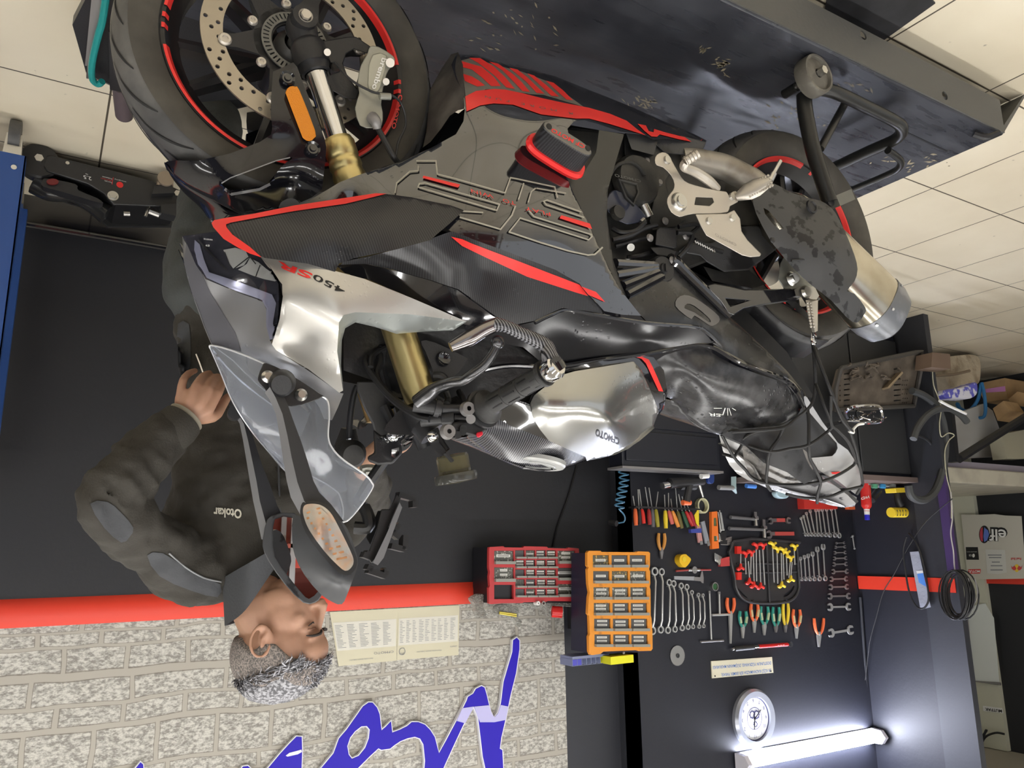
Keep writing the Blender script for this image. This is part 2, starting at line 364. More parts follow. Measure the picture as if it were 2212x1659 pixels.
sbox('wall_tool_side', (XR-.02, YT, 0), (XR, YB, 3.1), WGREY)
sbox('wall_tool', (XS-.1, YT, 0), (XR, YT+.1, 3.1), WNAVY)
sbox('wall_left', (XS-.04, 2.80, 0), (XS, YT, 3.1), WNAVY)
sbox('wall_left_pillar', (XS-.04, 2.605, 0), (XS+.01, 2.81, 3.1), WGREY)
sbox('trim_2', (XS+.005, 2.62, 1.577), (XS+.014, 3.245, 1.657), WRED)
sbox('wall_right', (4.4, -6, 0), (4.5, YB, 3.1), WBLK)
# room beyond the pillar
XF = -6.9
sbox('wall_far_back', (XF-.1, 4.08, 0), (XS-.12, 4.18, 3.1), mat('far_wall_cream', (.5, .5, .42), .6))
sbox('wall_far', (XF-.1, -1, 0), (XF, 4.08, 3.1), WBLK)
# skirting rails on the back wall
sk = MB(); sk.bb((-1.3, YB-.03, 0), (1.9, YB, .11)); sk.tube([(-1.3, YB-.035, .125), (1.9, YB-.035, .125)], .012); struct(sk.make('baseboard_back', GLOSSN))
# conduit and seams on the tool wall
cb = MB(); cb.tube([onX(1858, 1290, XS+.02), onX(1866, 1400, XS+.02), onX(1874, 1530, XS+.02), onX(1882, 1655, XS+.02)], .009); cb.make('wall_conduit', WGREY).update({}) if 0 else tag(cb.make('electrical_conduit', WGREY), 'thin dark conduit running up the corner beside the tool wall', 'pipe')
# ---------------- ceiling tube lights above and behind the viewer (real lamps)
LAMPC = mat('lamp_housing', (.8, .8, .8), .4)
def tubelight(name, a, b, label, wid=.09, es=9, col=(1, .985, .96), group=None):
    a = V(a); b = V(b); t = thing(name, label, 'lamp', (a+b)/2, group)
    d = (b-a).normalized(); MB().bar(a-d*.03+V((0, 0, .03)), b+d*.03+V((0, 0, .03)), wid*1.1, .03).make('housing', LAMPC, t, bevel=.004)
    MB().bar(a, b, wid, .03).make('diffuser', mat('lamp_emit_%g' % es, (1, 1, 1), .5, emit=col, es=es), t)
    return t
k = 0
for x in (-3.4, -1.9, -.4, 1.1, 2.6):
    for y in (2.5, .95, -.6, -2.4):
        if y == 2.5 and x < -3: continue
        tubelight('ceiling_light', (x-.6, y, 3.04), (x+.6, y, 3.04), 'white ceiling tube light, %s row from the left wall, %s from the back' % (['first', 'second', 'third', 'fourth', 'fifth'][int((x+3.5)/1.5)], {2.5: 'nearest', .95: 'second', -.6: 'third', -2.4: 'farthest'}[y]), es=22 if y < 2 else 14, wid=.12, group='ceiling tube lights')
tubelight('ceiling_light', (-6.4, 1.6, 3.04), (-5.2, 1.6, 3.04), 'long white tube light in the far room behind the pillar', es=14, wid=.12)
# wall lamp in view
a = onY(1612, 1648, YT-.06); b = onY(1898, 1592, YT-.06)
t = thing('wall_tube_light', 'glowing white tube lamp fixed on the dark tool wall beside the clock', 'lamp', (a+b)/2)
hs = MB(); d = (b-a).normalized()
prof = [(.06, -.03), (.06, .03), (.035, .048), (.0, .04)]
MB().bar(a+V((0, .055, 0)), b+V((0, .055, 0)), .012, .08).make('housing', LAMPC, t)
MB().tube([a, b], .028, n=16).make('diffuser', mat('wall_lamp_emit', (1, 1, 1), .5, emit=(.80, .84, 1.0), es=80), t)
for p, q in ((a, -1), (b, 1)):
    MB().loft([[p+d*q*s_+V((0, .05, 0))+V((0, -.095*kx, .043*kz)) for kx, kz in ((0, -1), (.7, -.9), (1, 0), (.7, .9), (0, 1))] for s_ in (0, .03)]).make('end_cap', mat('lamp_endcap', (.75, .73, .8), .3), t)
# ================================================================ WALL GRAPHICS, SIGNS
def WB(x, y, h=0): p = onY(x, y, YB-.008); p.y -= h; return p
def WT(x, y, h=0): p = onY(x, y, YT); p.y -= h; return p
BLUE = mat('blue_letter_face', (.025, .010, .46), .45, spec=.25); LWHITE = mat('letter_white_edge', (.8, .8, .85), .3)
BLUEL = mat('blue_letter_pale_band', (.50, .48, .80), .3)
def letter(outer, holes, label, extra=None):
    t = thing('wall_letter', label, 'sign lettering', WB(outer[0][0], outer[0][1]), 'blue script letters on the brick wall')
    MB().plate(outer, lambda x, y, h: WB(x, y, h), .018, holes=holes).make('letter_back', LWHITE, t)
    cx = sum(p[0] for p in outer)/len(outer); cy = sum(p[1] for p in outer)/len(outer)
    def shrink(poly, k):
        out = []; n = len(poly); A = sum(poly[i-1][0]*poly[i][1]-poly[i][0]*poly[i-1][1] for i in range(n))
        s = 1 if A > 0 else -1
        for i in range(n):
            p0, p1, p2 = V(poly[i-1]), V(poly[i]), V(poly[(i+1) % n]); d1 = (p1-p0).normalized(); d2 = (p2-p1).normalized()
            nn = V((-d1.y-d2.y, d1.x+d2.x)); nn = nn.normalized() if nn.length > 1e-6 else V((-d1.y, d1.x)); out.append(tuple(p1+nn*k*s/max(.5, abs(nn.dot(V((-d1.y, d1.x)))))))
        return out
    o2 = shrink(outer, 2.2); h2 = [shrink(h, -2.2) for h in holes]
    MB().plate(o2, lambda x, y, h: WB(x, y, .018+h), .002, holes=h2).make('letter_face', BLUE, t)
    return t, o2
Z = lambda x, y: (600+x*.28933, 1280+y*.28933)
big = [Z(*p) for p in [(120, 1600), (300, 1310), (400, 1190), (440, 1080), (500, 1010), (560, 925), (620, 840), (665, 808), (700, 810), (735, 850), (755, 900), (768, 1010), (790, 990), (838, 942), (848, 1030), (900, 1010), (950, 985), (985, 955), (1040, 955), (1090, 975), (1130, 1015), (1165, 1070), (1192, 1180), (1240, 1090), (1320, 940), (1390, 800), (1400, 770), (1440, 745), (1460, 710), (1507, 686), (1535, 700), (1550, 750), (1580, 880), (1600, 920), (1625, 890), (1645, 820), (1665, 660), (1700, 540), (1730, 440), (1735, 350), (1770, 325), (1796, 352), (1796, 420), (1770, 600), (1730, 760), (1690, 950), (1660, 1080), (1650, 1155), (1668, 1165), (1690, 1600), (1560, 1600), (1530, 1310), (1510, 1220), (1490, 1050), (1475, 930), (1448, 860), (1420, 900), (1370, 1000), (1300, 1150), (1150, 1480), (1090, 1480), (1075, 1310), (1080, 1250), (1068, 1130), (1045, 1090), (1010, 1078), (960, 1088), (905, 1110), (860, 1140), (830, 1165), (760, 1175), (740, 1165), (680, 1220), (600, 1300), (420, 1480), (260, 1600)]]
hole = [Z(*p) for p in [(515, 1140), (535, 1080), (570, 1035), (615, 1000), (650, 998), (668, 1020), (662, 1080), (635, 1150), (590, 1205), (545, 1225), (525, 1200)]]
t, o2 = letter(big, [hole], 'large blue script lettering with white edge and pale band, beside the orange cabinet')
bandp = [Z(*p) for p in [(1352, 862), (1440, 845), (1452, 862), (1470, 925), (1492, 960), (1490, 962), (1600, 962), (1688, 942), (1708, 845), (1645, 832), (1630, 880), (1602, 918), (1585, 895), (1566, 838), (1460, 845), (1448, 850), (1420, 880), (1384, 972), (1322, 952)]]
band1 = [Z(*p) for p in [(1362, 858), (1446, 846), (1438, 868), (1384, 970), (1320, 952)]]
band2 = [Z(*p) for p in [(1452, 846), (1560, 836), (1582, 900), (1602, 925), (1626, 900), (1648, 834), (1705, 846), (1686, 945), (1600, 962), (1494, 962), (1476, 920), (1458, 866)]]
for bp_ in (band1, band2): MB().plate(bp_, lambda x, y, h: WB(x, y, .0205+h), .001).make('pale_band', BLUEL, t)
l2 = [(520, 1730), (560, 1675), (575, 1656), (600, 1626), (622, 1602), (637, 1587), (651, 1588), (652, 1620), (649, 1700), (640, 1730)]
t, _ = letter(l2, [], 'blue script letter peak with a small white highlight, behind the man\'s head')
MB().plate([(614, 1630), (622, 1624), (648, 1617), (649, 1622), (640, 1627), (618, 1632)], lambda x, y, h: WB(x, y, .0205+h), .001).make('white_mark', LWHITE, t)  # small white bar across the letter peak
letter([(270, 1675), (291, 1655), (302, 1641), (310, 1648), (312, 1675)], [], 'tip of a blue script letter, small and farthest from the tool wall')
letter([(505, 1675), (521, 1652), (534, 1650), (560, 1675)], [], 'small blue script tip just beside the white-highlighted letter peak')
# paper sheets
PAPER = mat('laminated_paper', (.72, .70, .62), .25, bump=(7, .3, 'noise', .01)); PAPERY = mat('yellowed_paper', (.66, .62, .46), .25); INK = mat('grey_ink', (.25, .26, .28), .6)
def sheet(q, label, lines, cols):
    t = thing('laminated_sheet', label, 'paper sheet', WB(*q[0]), 'maintenance tables on the brick wall')
    MB().plate(q, lambda x, y, h: WB(x, y, .001+h), .0015).make('sheet', PAPERY, t)
    def uv(u, v): a = V(q[0])*(1-u)+V(q[1])*u; b = V(q[3])*(1-u)+V(q[2])*u; return a*(1-v)+b*v
    def quad(mb, u0, v0, u1, v1, h): mb.plate([tuple(uv(u0, v0)), tuple(uv(u1, v0)), tuple(uv(u1, v1)), tuple(uv(u0, v1))], lambda x, y, hh: WB(x, y, h+hh), .0003)
    m = MB(); quad(m, .02, .20, .98, .72, .0028); m.make('table_area', PAPER, t)
    m = MB(); rnd = random.Random(len(label))
    for i in range(lines):
        v = .25+.44*i/lines
        for j in range(cols):
            u = .04+.92*j/cols; quad(m, u, v, u+.92/cols*rnd.uniform(.3, .8), v+.008, .0034)
    m.make('table_print', INK, t); return t, uv
t, uv = sheet([(712, 1322), (859, 1314), (856, 1427), (731, 1439)], 'yellowed laminated service table sheet nearest the man\'s face', 16, 5)
m = MB(); pxtext(m, 'CFMOTO', uv(.95, .80), uv(.62, .80), (0, 5.0), lambda x, y: WB(x, y, .004)); pxtext(m, 'PERIYODIK BAKIM TABLOSU', uv(.6, .9), uv(.2, .9), (0, 2.4), lambda x, y: WB(x, y, .004)); m.make('heading', INK, t)
t, uv = sheet([(859, 1314), (992, 1307), (990, 1415), (857, 1426)], 'yellowed laminated service table sheet with round emblem, nearest the tool wall', 14, 9)
m = MB(); pxtext(m, 'UMA', uv(.125, .86), uv(.035, .86), (0, 4), lambda x, y: WB(x, y, .004)); c = WB(*uv(.08, .84)); m.lathe([(.0135, 0), (.0155, 0), (.0155, .001), (.0135, .001)], c+V((0, -.004, 0)), (0, -1, 0), 32, True)
pxtext(m, 'CFMOTO', uv(.97, .80), uv(.86, .80), (0, 3.4), lambda x, y: WB(x, y, .004)); pxtext(m, 'PERIYODIK BAKIM TABLOSU', uv(.72, .86), uv(.32, .86), (0, 2.4), lambda x, y: WB(x, y, .004)); m.make('heading', INK, t)
# slogan sign
t = thing('slogan_sign', 'cream sign with blue two-line slogan on the tool wall', 'sign', WT(1600, 1440))
q = [(1535, 1428), (1666, 1419), (1669, 1453), (1537, 1465)]
MB().plate(q, WT, .006).make('board', mat('sign_cream', (.78, .74, .58), .4), t)
m = MB(); f_t = lambda x, y: WT(x, y, .0065)
pxtext(m, 'ER KİŞİ KAZANMAZSA BİR EKMEK PARASI,', (1664, 1444.5), (1556.5, 1454.5), (0, 6.6), f_t, bold=.008); pxtext(m, 'DOSTUNUN YÜZKARASI, DÜŞMANIN MASKARASI', (1664, 1428.5), (1539, 1438.5), (0, 6.6), f_t, bold=.008)
m.make('slogan_text', mat('blue_sign_print', (.08, .22, .6), .5), t)
m = MB()
for p in ((1542.5, 1460), (1663, 1449.5)): c = WT(*p); m.cyl(c+V((0, -.006, 0)), c+V((0, -.009, 0)), .004)
m.make_each('screw', BLACKT, t)
# clock
cc = WT(1625, 1551); R_ = .155
t = thing('wall_clock', 'round grey framed wall clock between the slogan sign and tube lamp', 'clock', cc)
MB().lathe([(.0, 0), (R_, 0), (R_, .02), (R_-.012, .036), (R_-.04, .03), (R_-.042, .014), (0, .014)], cc, (0, -1, 0), 64).make('frame', mat('clock_frame_grey', (.42, .44, .50), .25, metal=.5), t)
MB().lathe([(.118, 0), (.113, .003), (.109, .0)], cc+V((0, -.014, 0)), (0, -1, 0), 64).make('bezel_ring', mat('clock_navy', (.02, .02, .09), .4), t)
MB().lathe([(0, 0), (.108, 0)], cc+V((0, -.0155, 0)), (0, -1, 0), 48).make('dial', mat('clock_dial', (.66, .67, .68), .4), t)
m = MB(); dk = mat('dial_print', (.06, .06, .16), .5)
for h in range(12):
    a_ = math.radians(30*(h+1)); s = str(h+1); o = cc+V((math.sin(a_)*.092, -.0165, math.cos(a_)*.092)); wd = textwidth(s, .026)
    textmesh(s, lambda x, y: o+V((x-wd/2, 0, y-.009)), m, .026)
m.lathe([(.055, 0), (.058, 0)], cc+V((0, -.0165, 0)), (0, -1, 0), 48)
m.make('numerals', dk, t)
m = MB()
for ox, oz, r in ((-.018, -.018, .022), (.016, -.022, .02), (-.004, .03, .014)):
    for i in range(8):
        a_ = i*math.pi/4; p = cc+V((ox+math.cos(a_)*r, -.0165, oz+math.sin(a_)*r)); m.bar(p+V((0, 0, -.003)), p+V((0, 0, .003)), .006, .0004, up=(0, 1, 0))
    m.lathe([(r*.7, 0), (r, 0)], cc+V((ox, -.0166, oz)), (0, -1, 0), 20)
m.make('gear_emblem', dk, t)
m = MB(); p = cc+V((0, -.019, 0)); m.bar(p, p+V((.01, 0, .055)), .005, .002, up=(0, 1, 0)); m.bar(p, p+V((-.052, 0, -.04)), .004, .002, up=(0, 1, 0)); m.cyl(p+V((0, .003, 0)), p+V((0, -.003, 0)), .006); m.make('clock_hand', BLACKT, t)
# saw blade disc
cc = WT(1462, 1416); t = thing('saw_blade', 'round steel cutting disc hung on the tool wall', 'disc', cc)
MB().plate([(cc.x+math.cos(i*math.pi/36)*(.052 if i % 2 else .049), cc.z+math.sin(i*math.pi/36)*(.052 if i % 2 else .049)) for i in range(72)], lambda x, z, h: V((x, cc.y-.003-h, z)), .003).make('disc_plate', STEEL, t)
MB().lathe([(.012, .0), (.012, .006), (.004, .006)], cc+V((0, -.003, 0)), (0, -1, 0)).make('hub', GLOSSN, t)
# ================================================================ TOOLS ON THE TOOL WALL
def T6(x, y, h=0): return WT(1340+x*.25316, 1020+y*.25316, h)
def wxz(x, y): p = T6(x, y); return V((p.x, p.z))
def P3(v, h): return V((v.x, YT-h, v.y))
def ring2(mb, c, r, w, h0, th, n=20):
    c = P3(c, h0); mb.lathe([(r-w, 0), (r, 0), (r, th), (r-w, th)], c, (0, -1, 0), n, True)
def jaw(mb, c, d, r, h0, th):
    """open-end jaw pointing along d"""
    n = V((-d.y, d.x)); out = []
    for a in range(40, 321, 20): t = math.radians(a); out.append(c+d*math.cos(t)*r+n*math.sin(t)*r)
    out += [c+d*r*1.05-n*r*.38, c-d*r*.25-n*r*.40, c-d*r*.25+n*r*.40, c+d*r*1.05+n*r*.38]
    out = [(p.x, p.y) for p in out]
    out = [(p.x, p.y) for p in [c+d*r*1.05+n*r*.42, c+d*.8*r+n*r*.85]+[c+d*math.cos(math.radians(a))*r+n*math.sin(math.radians(a))*r for a in range(70, 291, 20)]+[c+d*.8*r-n*r*.85, c+d*r*1.05-n*r*.42, c-d*r*.25-n*r*.42, c-d*r*.25+n*r*.42]]
    mb.plate(out, lambda x, z, h: P3(V((x, z)), h0+h), th)
def wrench(label, a, b, r1, r2, k1, k2, w, group, m=TSTEEL, h0=.012, name='wrench', cat='wrench', bend=0):
    a = wxz(*a); b = wxz(*b); d = (b-a).normalized(); mb = MB(); L = (b-a).length
    for c, r, k, s in ((a, r1, k1, -1), (b, r2, k2, 1)):
        if k == 'r': ring2(mb, c, r, r*.36, h0-bend, .009)
        else: jaw(mb, c, d*s, r, h0, .007)
    p, q = a+d*r1*.8, b-d*r2*.8
    if bend: mb.tube([P3(a+d*r1*.9, h0-bend+.004), P3(a+d*(r1+.028), h0+.008), P3(b-d*(r2+.028), h0+.008), P3(b-d*r2*.9, h0-bend+.004)], w*.5, 8)
    else: mb.bar(P3(p, h0+.0035), P3(q, h0+.0035), .005, w, up=(d.y, 0, -d.x) if 1 else (0, 0, 1))
    mb.cyl((a.x+d.x*r1*1.2, YT, a.y+d.y*r1*1.2) if 0 else P3(a+d*r1*1.15, 0), P3(a+d*r1*1.15, h0+.003), .0025, n=8)
    return tag(mb.make(name, m), label, cat, group)
ordn = ['longest', 'second longest', 'third longest', 'fourth longest', 'fifth longest', 'sixth longest', 'seventh longest', 'eighth longest', 'shortest']
rw = [((274, 846), (256, 1350), .0225, .0215), ((333, 850), (325, 1340), .0195, .0195), ((397, 940), (386, 1345), .018, .019), ((435, 950), (446, 1337), .018, .017), ((499, 968), (507, 1326), .0165, .0165), ((547, 978), (557, 1318), .016, .015), ((590, 1024), (600, 1315), .012, .0125), ((646, 1045), (652, 1314), .011, .0115), ((685, 1048), (691, 1310), .009, .0105)]
for i, (a, b, r1, r2) in enumerate(rw):
    wrench('%s steel double ring wrench in the row beside the orange cabinet' % ordn[i], a, b, r1, r2, 'r', 'r', .011-.0004*i, 'double ring wrenches', bend=.008, h0=.02)
o10 = ['tallest', 'second tallest', 'third tallest', 'fourth tallest', 'fifth tallest', 'sixth tallest', 'seventh tallest', 'eighth tallest', 'ninth tallest', 'shortest']
c1 = [((1848, 540), (1812, 300), .017), ((1812, 538), (1782, 315), .015), ((1769, 538), (1742, 320), .014), ((1735, 535), (1705, 322), .0135), ((1700, 535), (1675, 324), .013), ((1668, 533), (1650, 328), .0125), ((1643, 534), (1602, 335), .012), ((1614, 534), (1570, 355), .011), ((1586, 535), (1546, 380), .010), ((1562, 535), (1524, 395), .0095)]
for i, (a, b, r) in enumerate(c1): wrench('%s combination wrench in the row beside the red box' % o10[i], a, b, r, r*.9, 'r', 'o', .007, 'combination wrenches beside the red box', h0=.012)
c2 = [((1728, 905), (1712, 640), .018), ((1680, 908), (1662, 660), .0165), ((1637, 910), (1622, 700), .0145), ((1600, 912), (1584, 715), .013), ((1564, 912), (1552, 725), .012), ((1530, 914), (1518, 738), .011), ((1504, 920), (1497, 760), .009)]
o7 = ['tallest', 'second tallest', 'third tallest', 'fourth tallest', 'fifth tallest', 'sixth tallest', 'shortest']
for i, (a, b, r) in enumerate(c2): wrench('%s combination wrench in the row beside the black hex key case' % o7[i], a, b, r*.9, r*1.05, 'r', 'o', .007, 'combination wrenches beside the case', h0=.012)
oe = [(606, 1828, 1892, .008), (640, 1822, 1898, .010), (688, 1816, 1900, .011), (736, 1812, 1906, .0125), (786, 1808, 1908, .0135), (848, 1802, 1914, .016), (912, 1786, 1908, .0165), (980, 1780, 1914, .018), (1058, 1774, 1928, .020), (1150, 1775, 1928, .024)]
o10b = ['smallest', 'second smallest', 'third smallest', 'fourth smallest', 'fifth smallest', 'fifth largest', 'fourth largest', 'third largest', 'second largest', 'largest']
for i, (y, xa, xb, r) in enumerate(oe):
    wrench('%s open-end wrench in the vertical column of horizontal wrenches' % o10b[i], (xa, y), (xb, y-3), r, r, 'o', 'o', .006+.0006*i, 'open-end wrenches in a column', m=TDARK if i < 9 else TSTEEL, h0=.01)
wrench('large open-end wrench hung alone at the end of the wrench column, by orange pliers', (1785, 1370), (1945, 1345), .027, .029, 'o', 'o', .014, None, h0=.01)
wrench('single thin steel wrench beside the smallest open-end wrenches, by the wall corner', (1966, 545), (1982, 652), .006, .005, 'r', 'r', .005, None, h0=.01)
# pliers
def pliers(label, x, y0, y1, w, col, col2=None, jawl=.35, name='pliers', spread=1.0, dark=False):
    """y0: handle ends (photo top), y1: jaw tip"""
    t = thing(name, label, 'pliers', T6(x, (y0+y1)/2)); yp = y0+(y1-y0)*(1-jawl)
    m1 = MB(); m2 = MB()
    for s in (-1, 1):
        pts = [T6(x+s*w*.42*spread, y0, .014), T6(x+s*w*.5, y0+(yp-y0)*.35, .014), T6(x+s*w*.36, y0+(yp-y0)*.75, .014), T6(x+s*w*.14, yp, .014)]
        m1.tube(pts, [.008, .010, .009, .006], 8, sm=4)
        if col2: m2.tube([p+V((0, -.004, 0)) for p in pts[1:3]], .008, 8, sm=3)
    m1.make('handle', col, t)
    if col2: m2.make('grip_stripe', col2, t)
    j = MB(); a = T6(x, yp-2, .008); sx = w*.22*.25316*.0026
    pl = [(x-w*.2, yp-20), (x+w*.2, yp-20), (x+w*.22, yp+20), (x+w*.06, y1), (x-w*.06, y1), (x-w*.22, yp+20)]
    j.plate(pl, lambda px, py, h: T6(px, py, .008+h), .01); j.cyl(T6(x, yp, .006), T6(x, yp, .022), .007, n=14)
    j.make('jaws', TDARK if dark else TSTEEL, t); return t
ORG = mat('orange_handle', (.85, .16, .05), .4); BEI = mat('beige_handle', (.6, .48, .25), .45); GRN = mat('green_handle', (.03, .30, .24), .4); GRNL = mat('pale_green_handle', (.45, .55, .33), .45); YEL = mat('yellow_handle', (.85, .62, .04), .4); REDH = mat('red_handle', (.72, .03, .02), .4)
pliers('long nose orange handled pliers hanging beside the T bars', 925, 1072, 1460, 62, ORG, jawl=.66)
pliers('green handled long nose pliers, green pair nearest the T bars', 1030, 1185, 1415, 58, GRN, GRNL, .42)
pliers('orange and beige combination pliers between two green pairs', 1128, 1120, 1368, 62, ORG, BEI, .40)
pliers('larger green handled pliers in the middle of the plier row', 1213, 1145, 1390, 66, GRN, GRNL, .38)
pliers('green handled side cutters beside the yellow pliers', 1312, 1150, 1366, 58, GRN, GRNL, .26, dark=True)
pliers('yellow handled cutters in the plier row', 1394, 1118, 1366, 46, YEL, None, .26, dark=True)
pliers('orange and beige pliers beside the yellow cutters', 1488, 1170, 1418, 62, ORG, BEI, .40)
pliers('orange handled snap ring pliers hung apart near the open-end wrenches', 1678, 1245, 1490, 74, ORG, None, .45, spread=1.3)
pliers('tan handled end cutting pincers between screwdriver rack and ring wrenches', 336, 522, 740, 56, mat('tan_handle', (.62, .28, .06), .4), None, .35, dark=True)
# torque wrench
t = thing('torque_wrench', 'red and black torque wrench hung horizontally between plier row and slogan sign', 'wrench', T6(1180, 1490))
MB().cyl(T6(945, 1503, .025), T6(1105, 1487, .025), .014).make('handle', GRIP, t)
MB().cyl(T6(1105, 1487, .025), T6(1150, 1484, .025), .009).make('collar', CHROME, t)
MB().cyl(T6(1150, 1484, .025), T6(1395, 1466, .025), .0105).make('shaft', REDD, t)
m = MB(); m.cyl(T6(1412, 1464, .012), T6(1412, 1464, .038), .016); m.cyl(T6(922, 1508, .025), T6(945, 1503, .025), .008); m.make('ratchet_head', CHROME, t)
m = MB()
for i in range(3): m.cyl(T6(1300+i*22, 1473-i*1.5, .0359), T6(1314+i*22, 1472-i*1.5, .0359), .0012, n=6)
m.make('shaft_print', WHITE, t)
# T bars
def tbar(label, a, b, c, d, r=.005):
    t = thing('t_bar_spanner', label, 'wrench', T6(*a)); MB().cyl(T6(*a, .015), T6(*b, .015), r).make('shaft', TSTEEL, t); MB().cyl(T6(*c, .015), T6(*d, .015), r*1.2).make('cross_handle', TSTEEL if r > .005 else TDARK, t)
    MB().cyl(T6(*a, .015), T6(a[0], a[1]+(-1 if a[1] < b[1] else 1)*-22, .015), r*1.4).make('socket_end', TDARK, t)
tbar('long T-bar spanner with dark cross handle near the cutting disc', (743, 1012), (760, 1425), (668, 1446), (862, 1434), .0046)
tbar('shorter T-bar spanner with bright steel cross handle', (826, 1018), (831, 1215), (764, 1217), (915, 1212), .0055)
# round gauge
t = thing('round_magnet_tray', 'small round steel dish with green centre between caliper and T bars', 'dish', T6(792, 976)); c = T6(792, 976)
MB().lathe([(0, 0), (.024, 0), (.024, .018), (.019, .018), (.018, .008), (0, .008)], c, (0, -1, 0)).make('dish', STEEL, t); MB().lathe([(0, 0), (.016, 0)], c+V((0, -.012, 0)), (0, -1, 0)).make('green_centre', mat('green_dark', (.03, .12, .04), .4), t)
# caliper, die stock, tape measure, tape roll
t = thing('vernier_caliper', 'silver vernier caliper lying horizontally on two nails', 'caliper', T6(570, 905))
MB().plate([(452, 886), (625, 890), (625, 925), (452, 915)], T6, .008).make('beam', mat('aluminium_plain', (.55, .57, .6), .35, metal=.6), t)
MB().plate([(620, 893), (668, 895), (680, 845), (690, 845), (698, 900), (697, 948), (685, 945), (672, 930), (620, 925)], lambda x, y, h: T6(x, y, h+.002), .01).make('jaw', STEEL, t)
t = thing('die_stock', 'die stock with red handles between tape measure and caliper', 'tool', T6(610, 835))
MB().cyl(T6(458, 843, .016), T6(570, 834, .016), .005).make('handle', mat('dull_red', (.35, .05, .05), .5), t); MB().cyl(T6(650, 833, .016), T6(753, 833, .016), .005).make('handle', MATS['dull_red'], t)
m = MB(); m.cyl(T6(560, 835, .016), T6(660, 833, .016), .007); m.lathe([(.007, 0), (.019, 0), (.019, .014), (.007, .014)], T6(612, 834, .008), (0, -1, 0), 20, True); m.make('die_holder', STEEL, t)
t = thing('tape_measure', 'yellow tape measure hung beside the calliper', 'tape measure', T6(508, 750))
MB().plate(smoothpoly([(462, 755), (466, 722), (485, 703), (515, 700), (530, 712), (560, 748), (512, 812), (475, 785)], 3), T6, .04).make('case', mat('tape_yellow', (.85, .52, .02), .35), t, bevel=.003)
MB().cyl(T6(500, 742, .04), T6(500, 742, .043), .014).make('hub_cap', YEL, t)
c = T6(683, 288); t = MB().lathe([(.034, 0), (.043, 0), (.043, .025), (.034, .025)], c, (0, -1, 0), 40, True).make('masking_tape_roll', mat('tape_cream', (.62, .60, .38), .5)); tag(t, 'cream roll of masking tape hung beside the screwdriver rack', 'tape roll')
# knives, level, punches, hex keys
def knife(label, a, b, col):
    t = thing('utility_knife', label, 'knife', T6(*a)); MB().bar(T6(*a, .012), T6(*b, .012), .014, .030, up=(1, 0, 0)).make('body', col, t, bevel=.002)
    a2 = V(a); b2 = V(b); d = (b2-a2)*.25; MB().bar(T6(*(b2-d*.3), .021), T6(*(b2+d*.5), .021), .003, .02, up=(1, 0, 0)).make('blade_slider', STEEL, t)
knife('red and white utility knife beside the masking tape roll', (645, 450), (668, 600), mat('knife_pink', (.6, .3, .28), .4)); knife('grey utility knife leaning between the red knife and spirit level', (684, 420), (728, 605), mat('knife_grey', (.3, .32, .36), .35))
t = thing('spirit_level', 'short orange spirit level hung vertically', 'level', T6(788, 495)); q = [(758, 340), (805, 335), (820, 650), (762, 657)]
MB().plate(q, T6, .02, holes=[[(775, 392), (800, 390), (803, 460), (776, 460)], [(777, 545), (805, 545), (806, 590), (778, 590)]]).make('body', mat('level_orange', (.9, .20, .03), .4), t)
MB().plate([(774, 388), (803, 386), (808, 595), (777, 597)], lambda x, y, h: T6(x, y, h+.004), .01).make('vial', mat('level_vial', (.10, .16, .08), .3), t)
for i, (x, y, x2, y2) in enumerate([(822, 340, 850, 505), (836, 325, 862, 500), (848, 345, 872, 500), (828, 360, 842, 515)]):
    mb = MB(); mb.cyl(T6(x, y, .01), T6(x2, y2, .01), .003, n=8); mb.cyl(T6(x2-2, y2-14, .01), T6(x2, y2, .01), .005, n=8)
    tag(mb.make('punch', TSTEEL), ['thin steel punch nearest the orange level', 'longest thin steel punch of the bunch', 'thin steel punch farthest from the level', 'short steel punch crossing the others of the bunch'][i], 'punch', 'punches beside the level')
tag(MB().plate([(832, 520), (880, 500), (882, 560), (872, 590), (838, 580)], T6, .02).make('punch_pouch', SATIN), 'small black pouch hung at the end of the punches', 'pouch')
def hexset(label, x, y, col):
    t = thing('hex_key_set', label, 'hex keys', T6(x, y)); MB().plate([(x+20, y-25), (x+95, y-45), (x+95, y+35), (x+20, y+40)] if col else [(x, y), (x+60, y-10), (x+60, y+25), (x, y+25)], T6, .02).make('holder', mat('hex_red', (.55, .06, .06), .4) if col else SATIN, t)
    m = MB()
    for i in range(6): m.tube([T6(x+105, y-35+i*13, .012), T6(x+10, y-15+i*8, .014), T6(x-22+i*10, y-8+i*4, .016), T6(x-26+i*11, y-75+i*6, .016)], .0035, 6, sm=3)
    m.make('key', STEEL, t)
hexset('red hex key set fanned out beside the black case', 815, 765, 1); hexset('dark folding hex key set beside the orange level', 830, 590, 0)
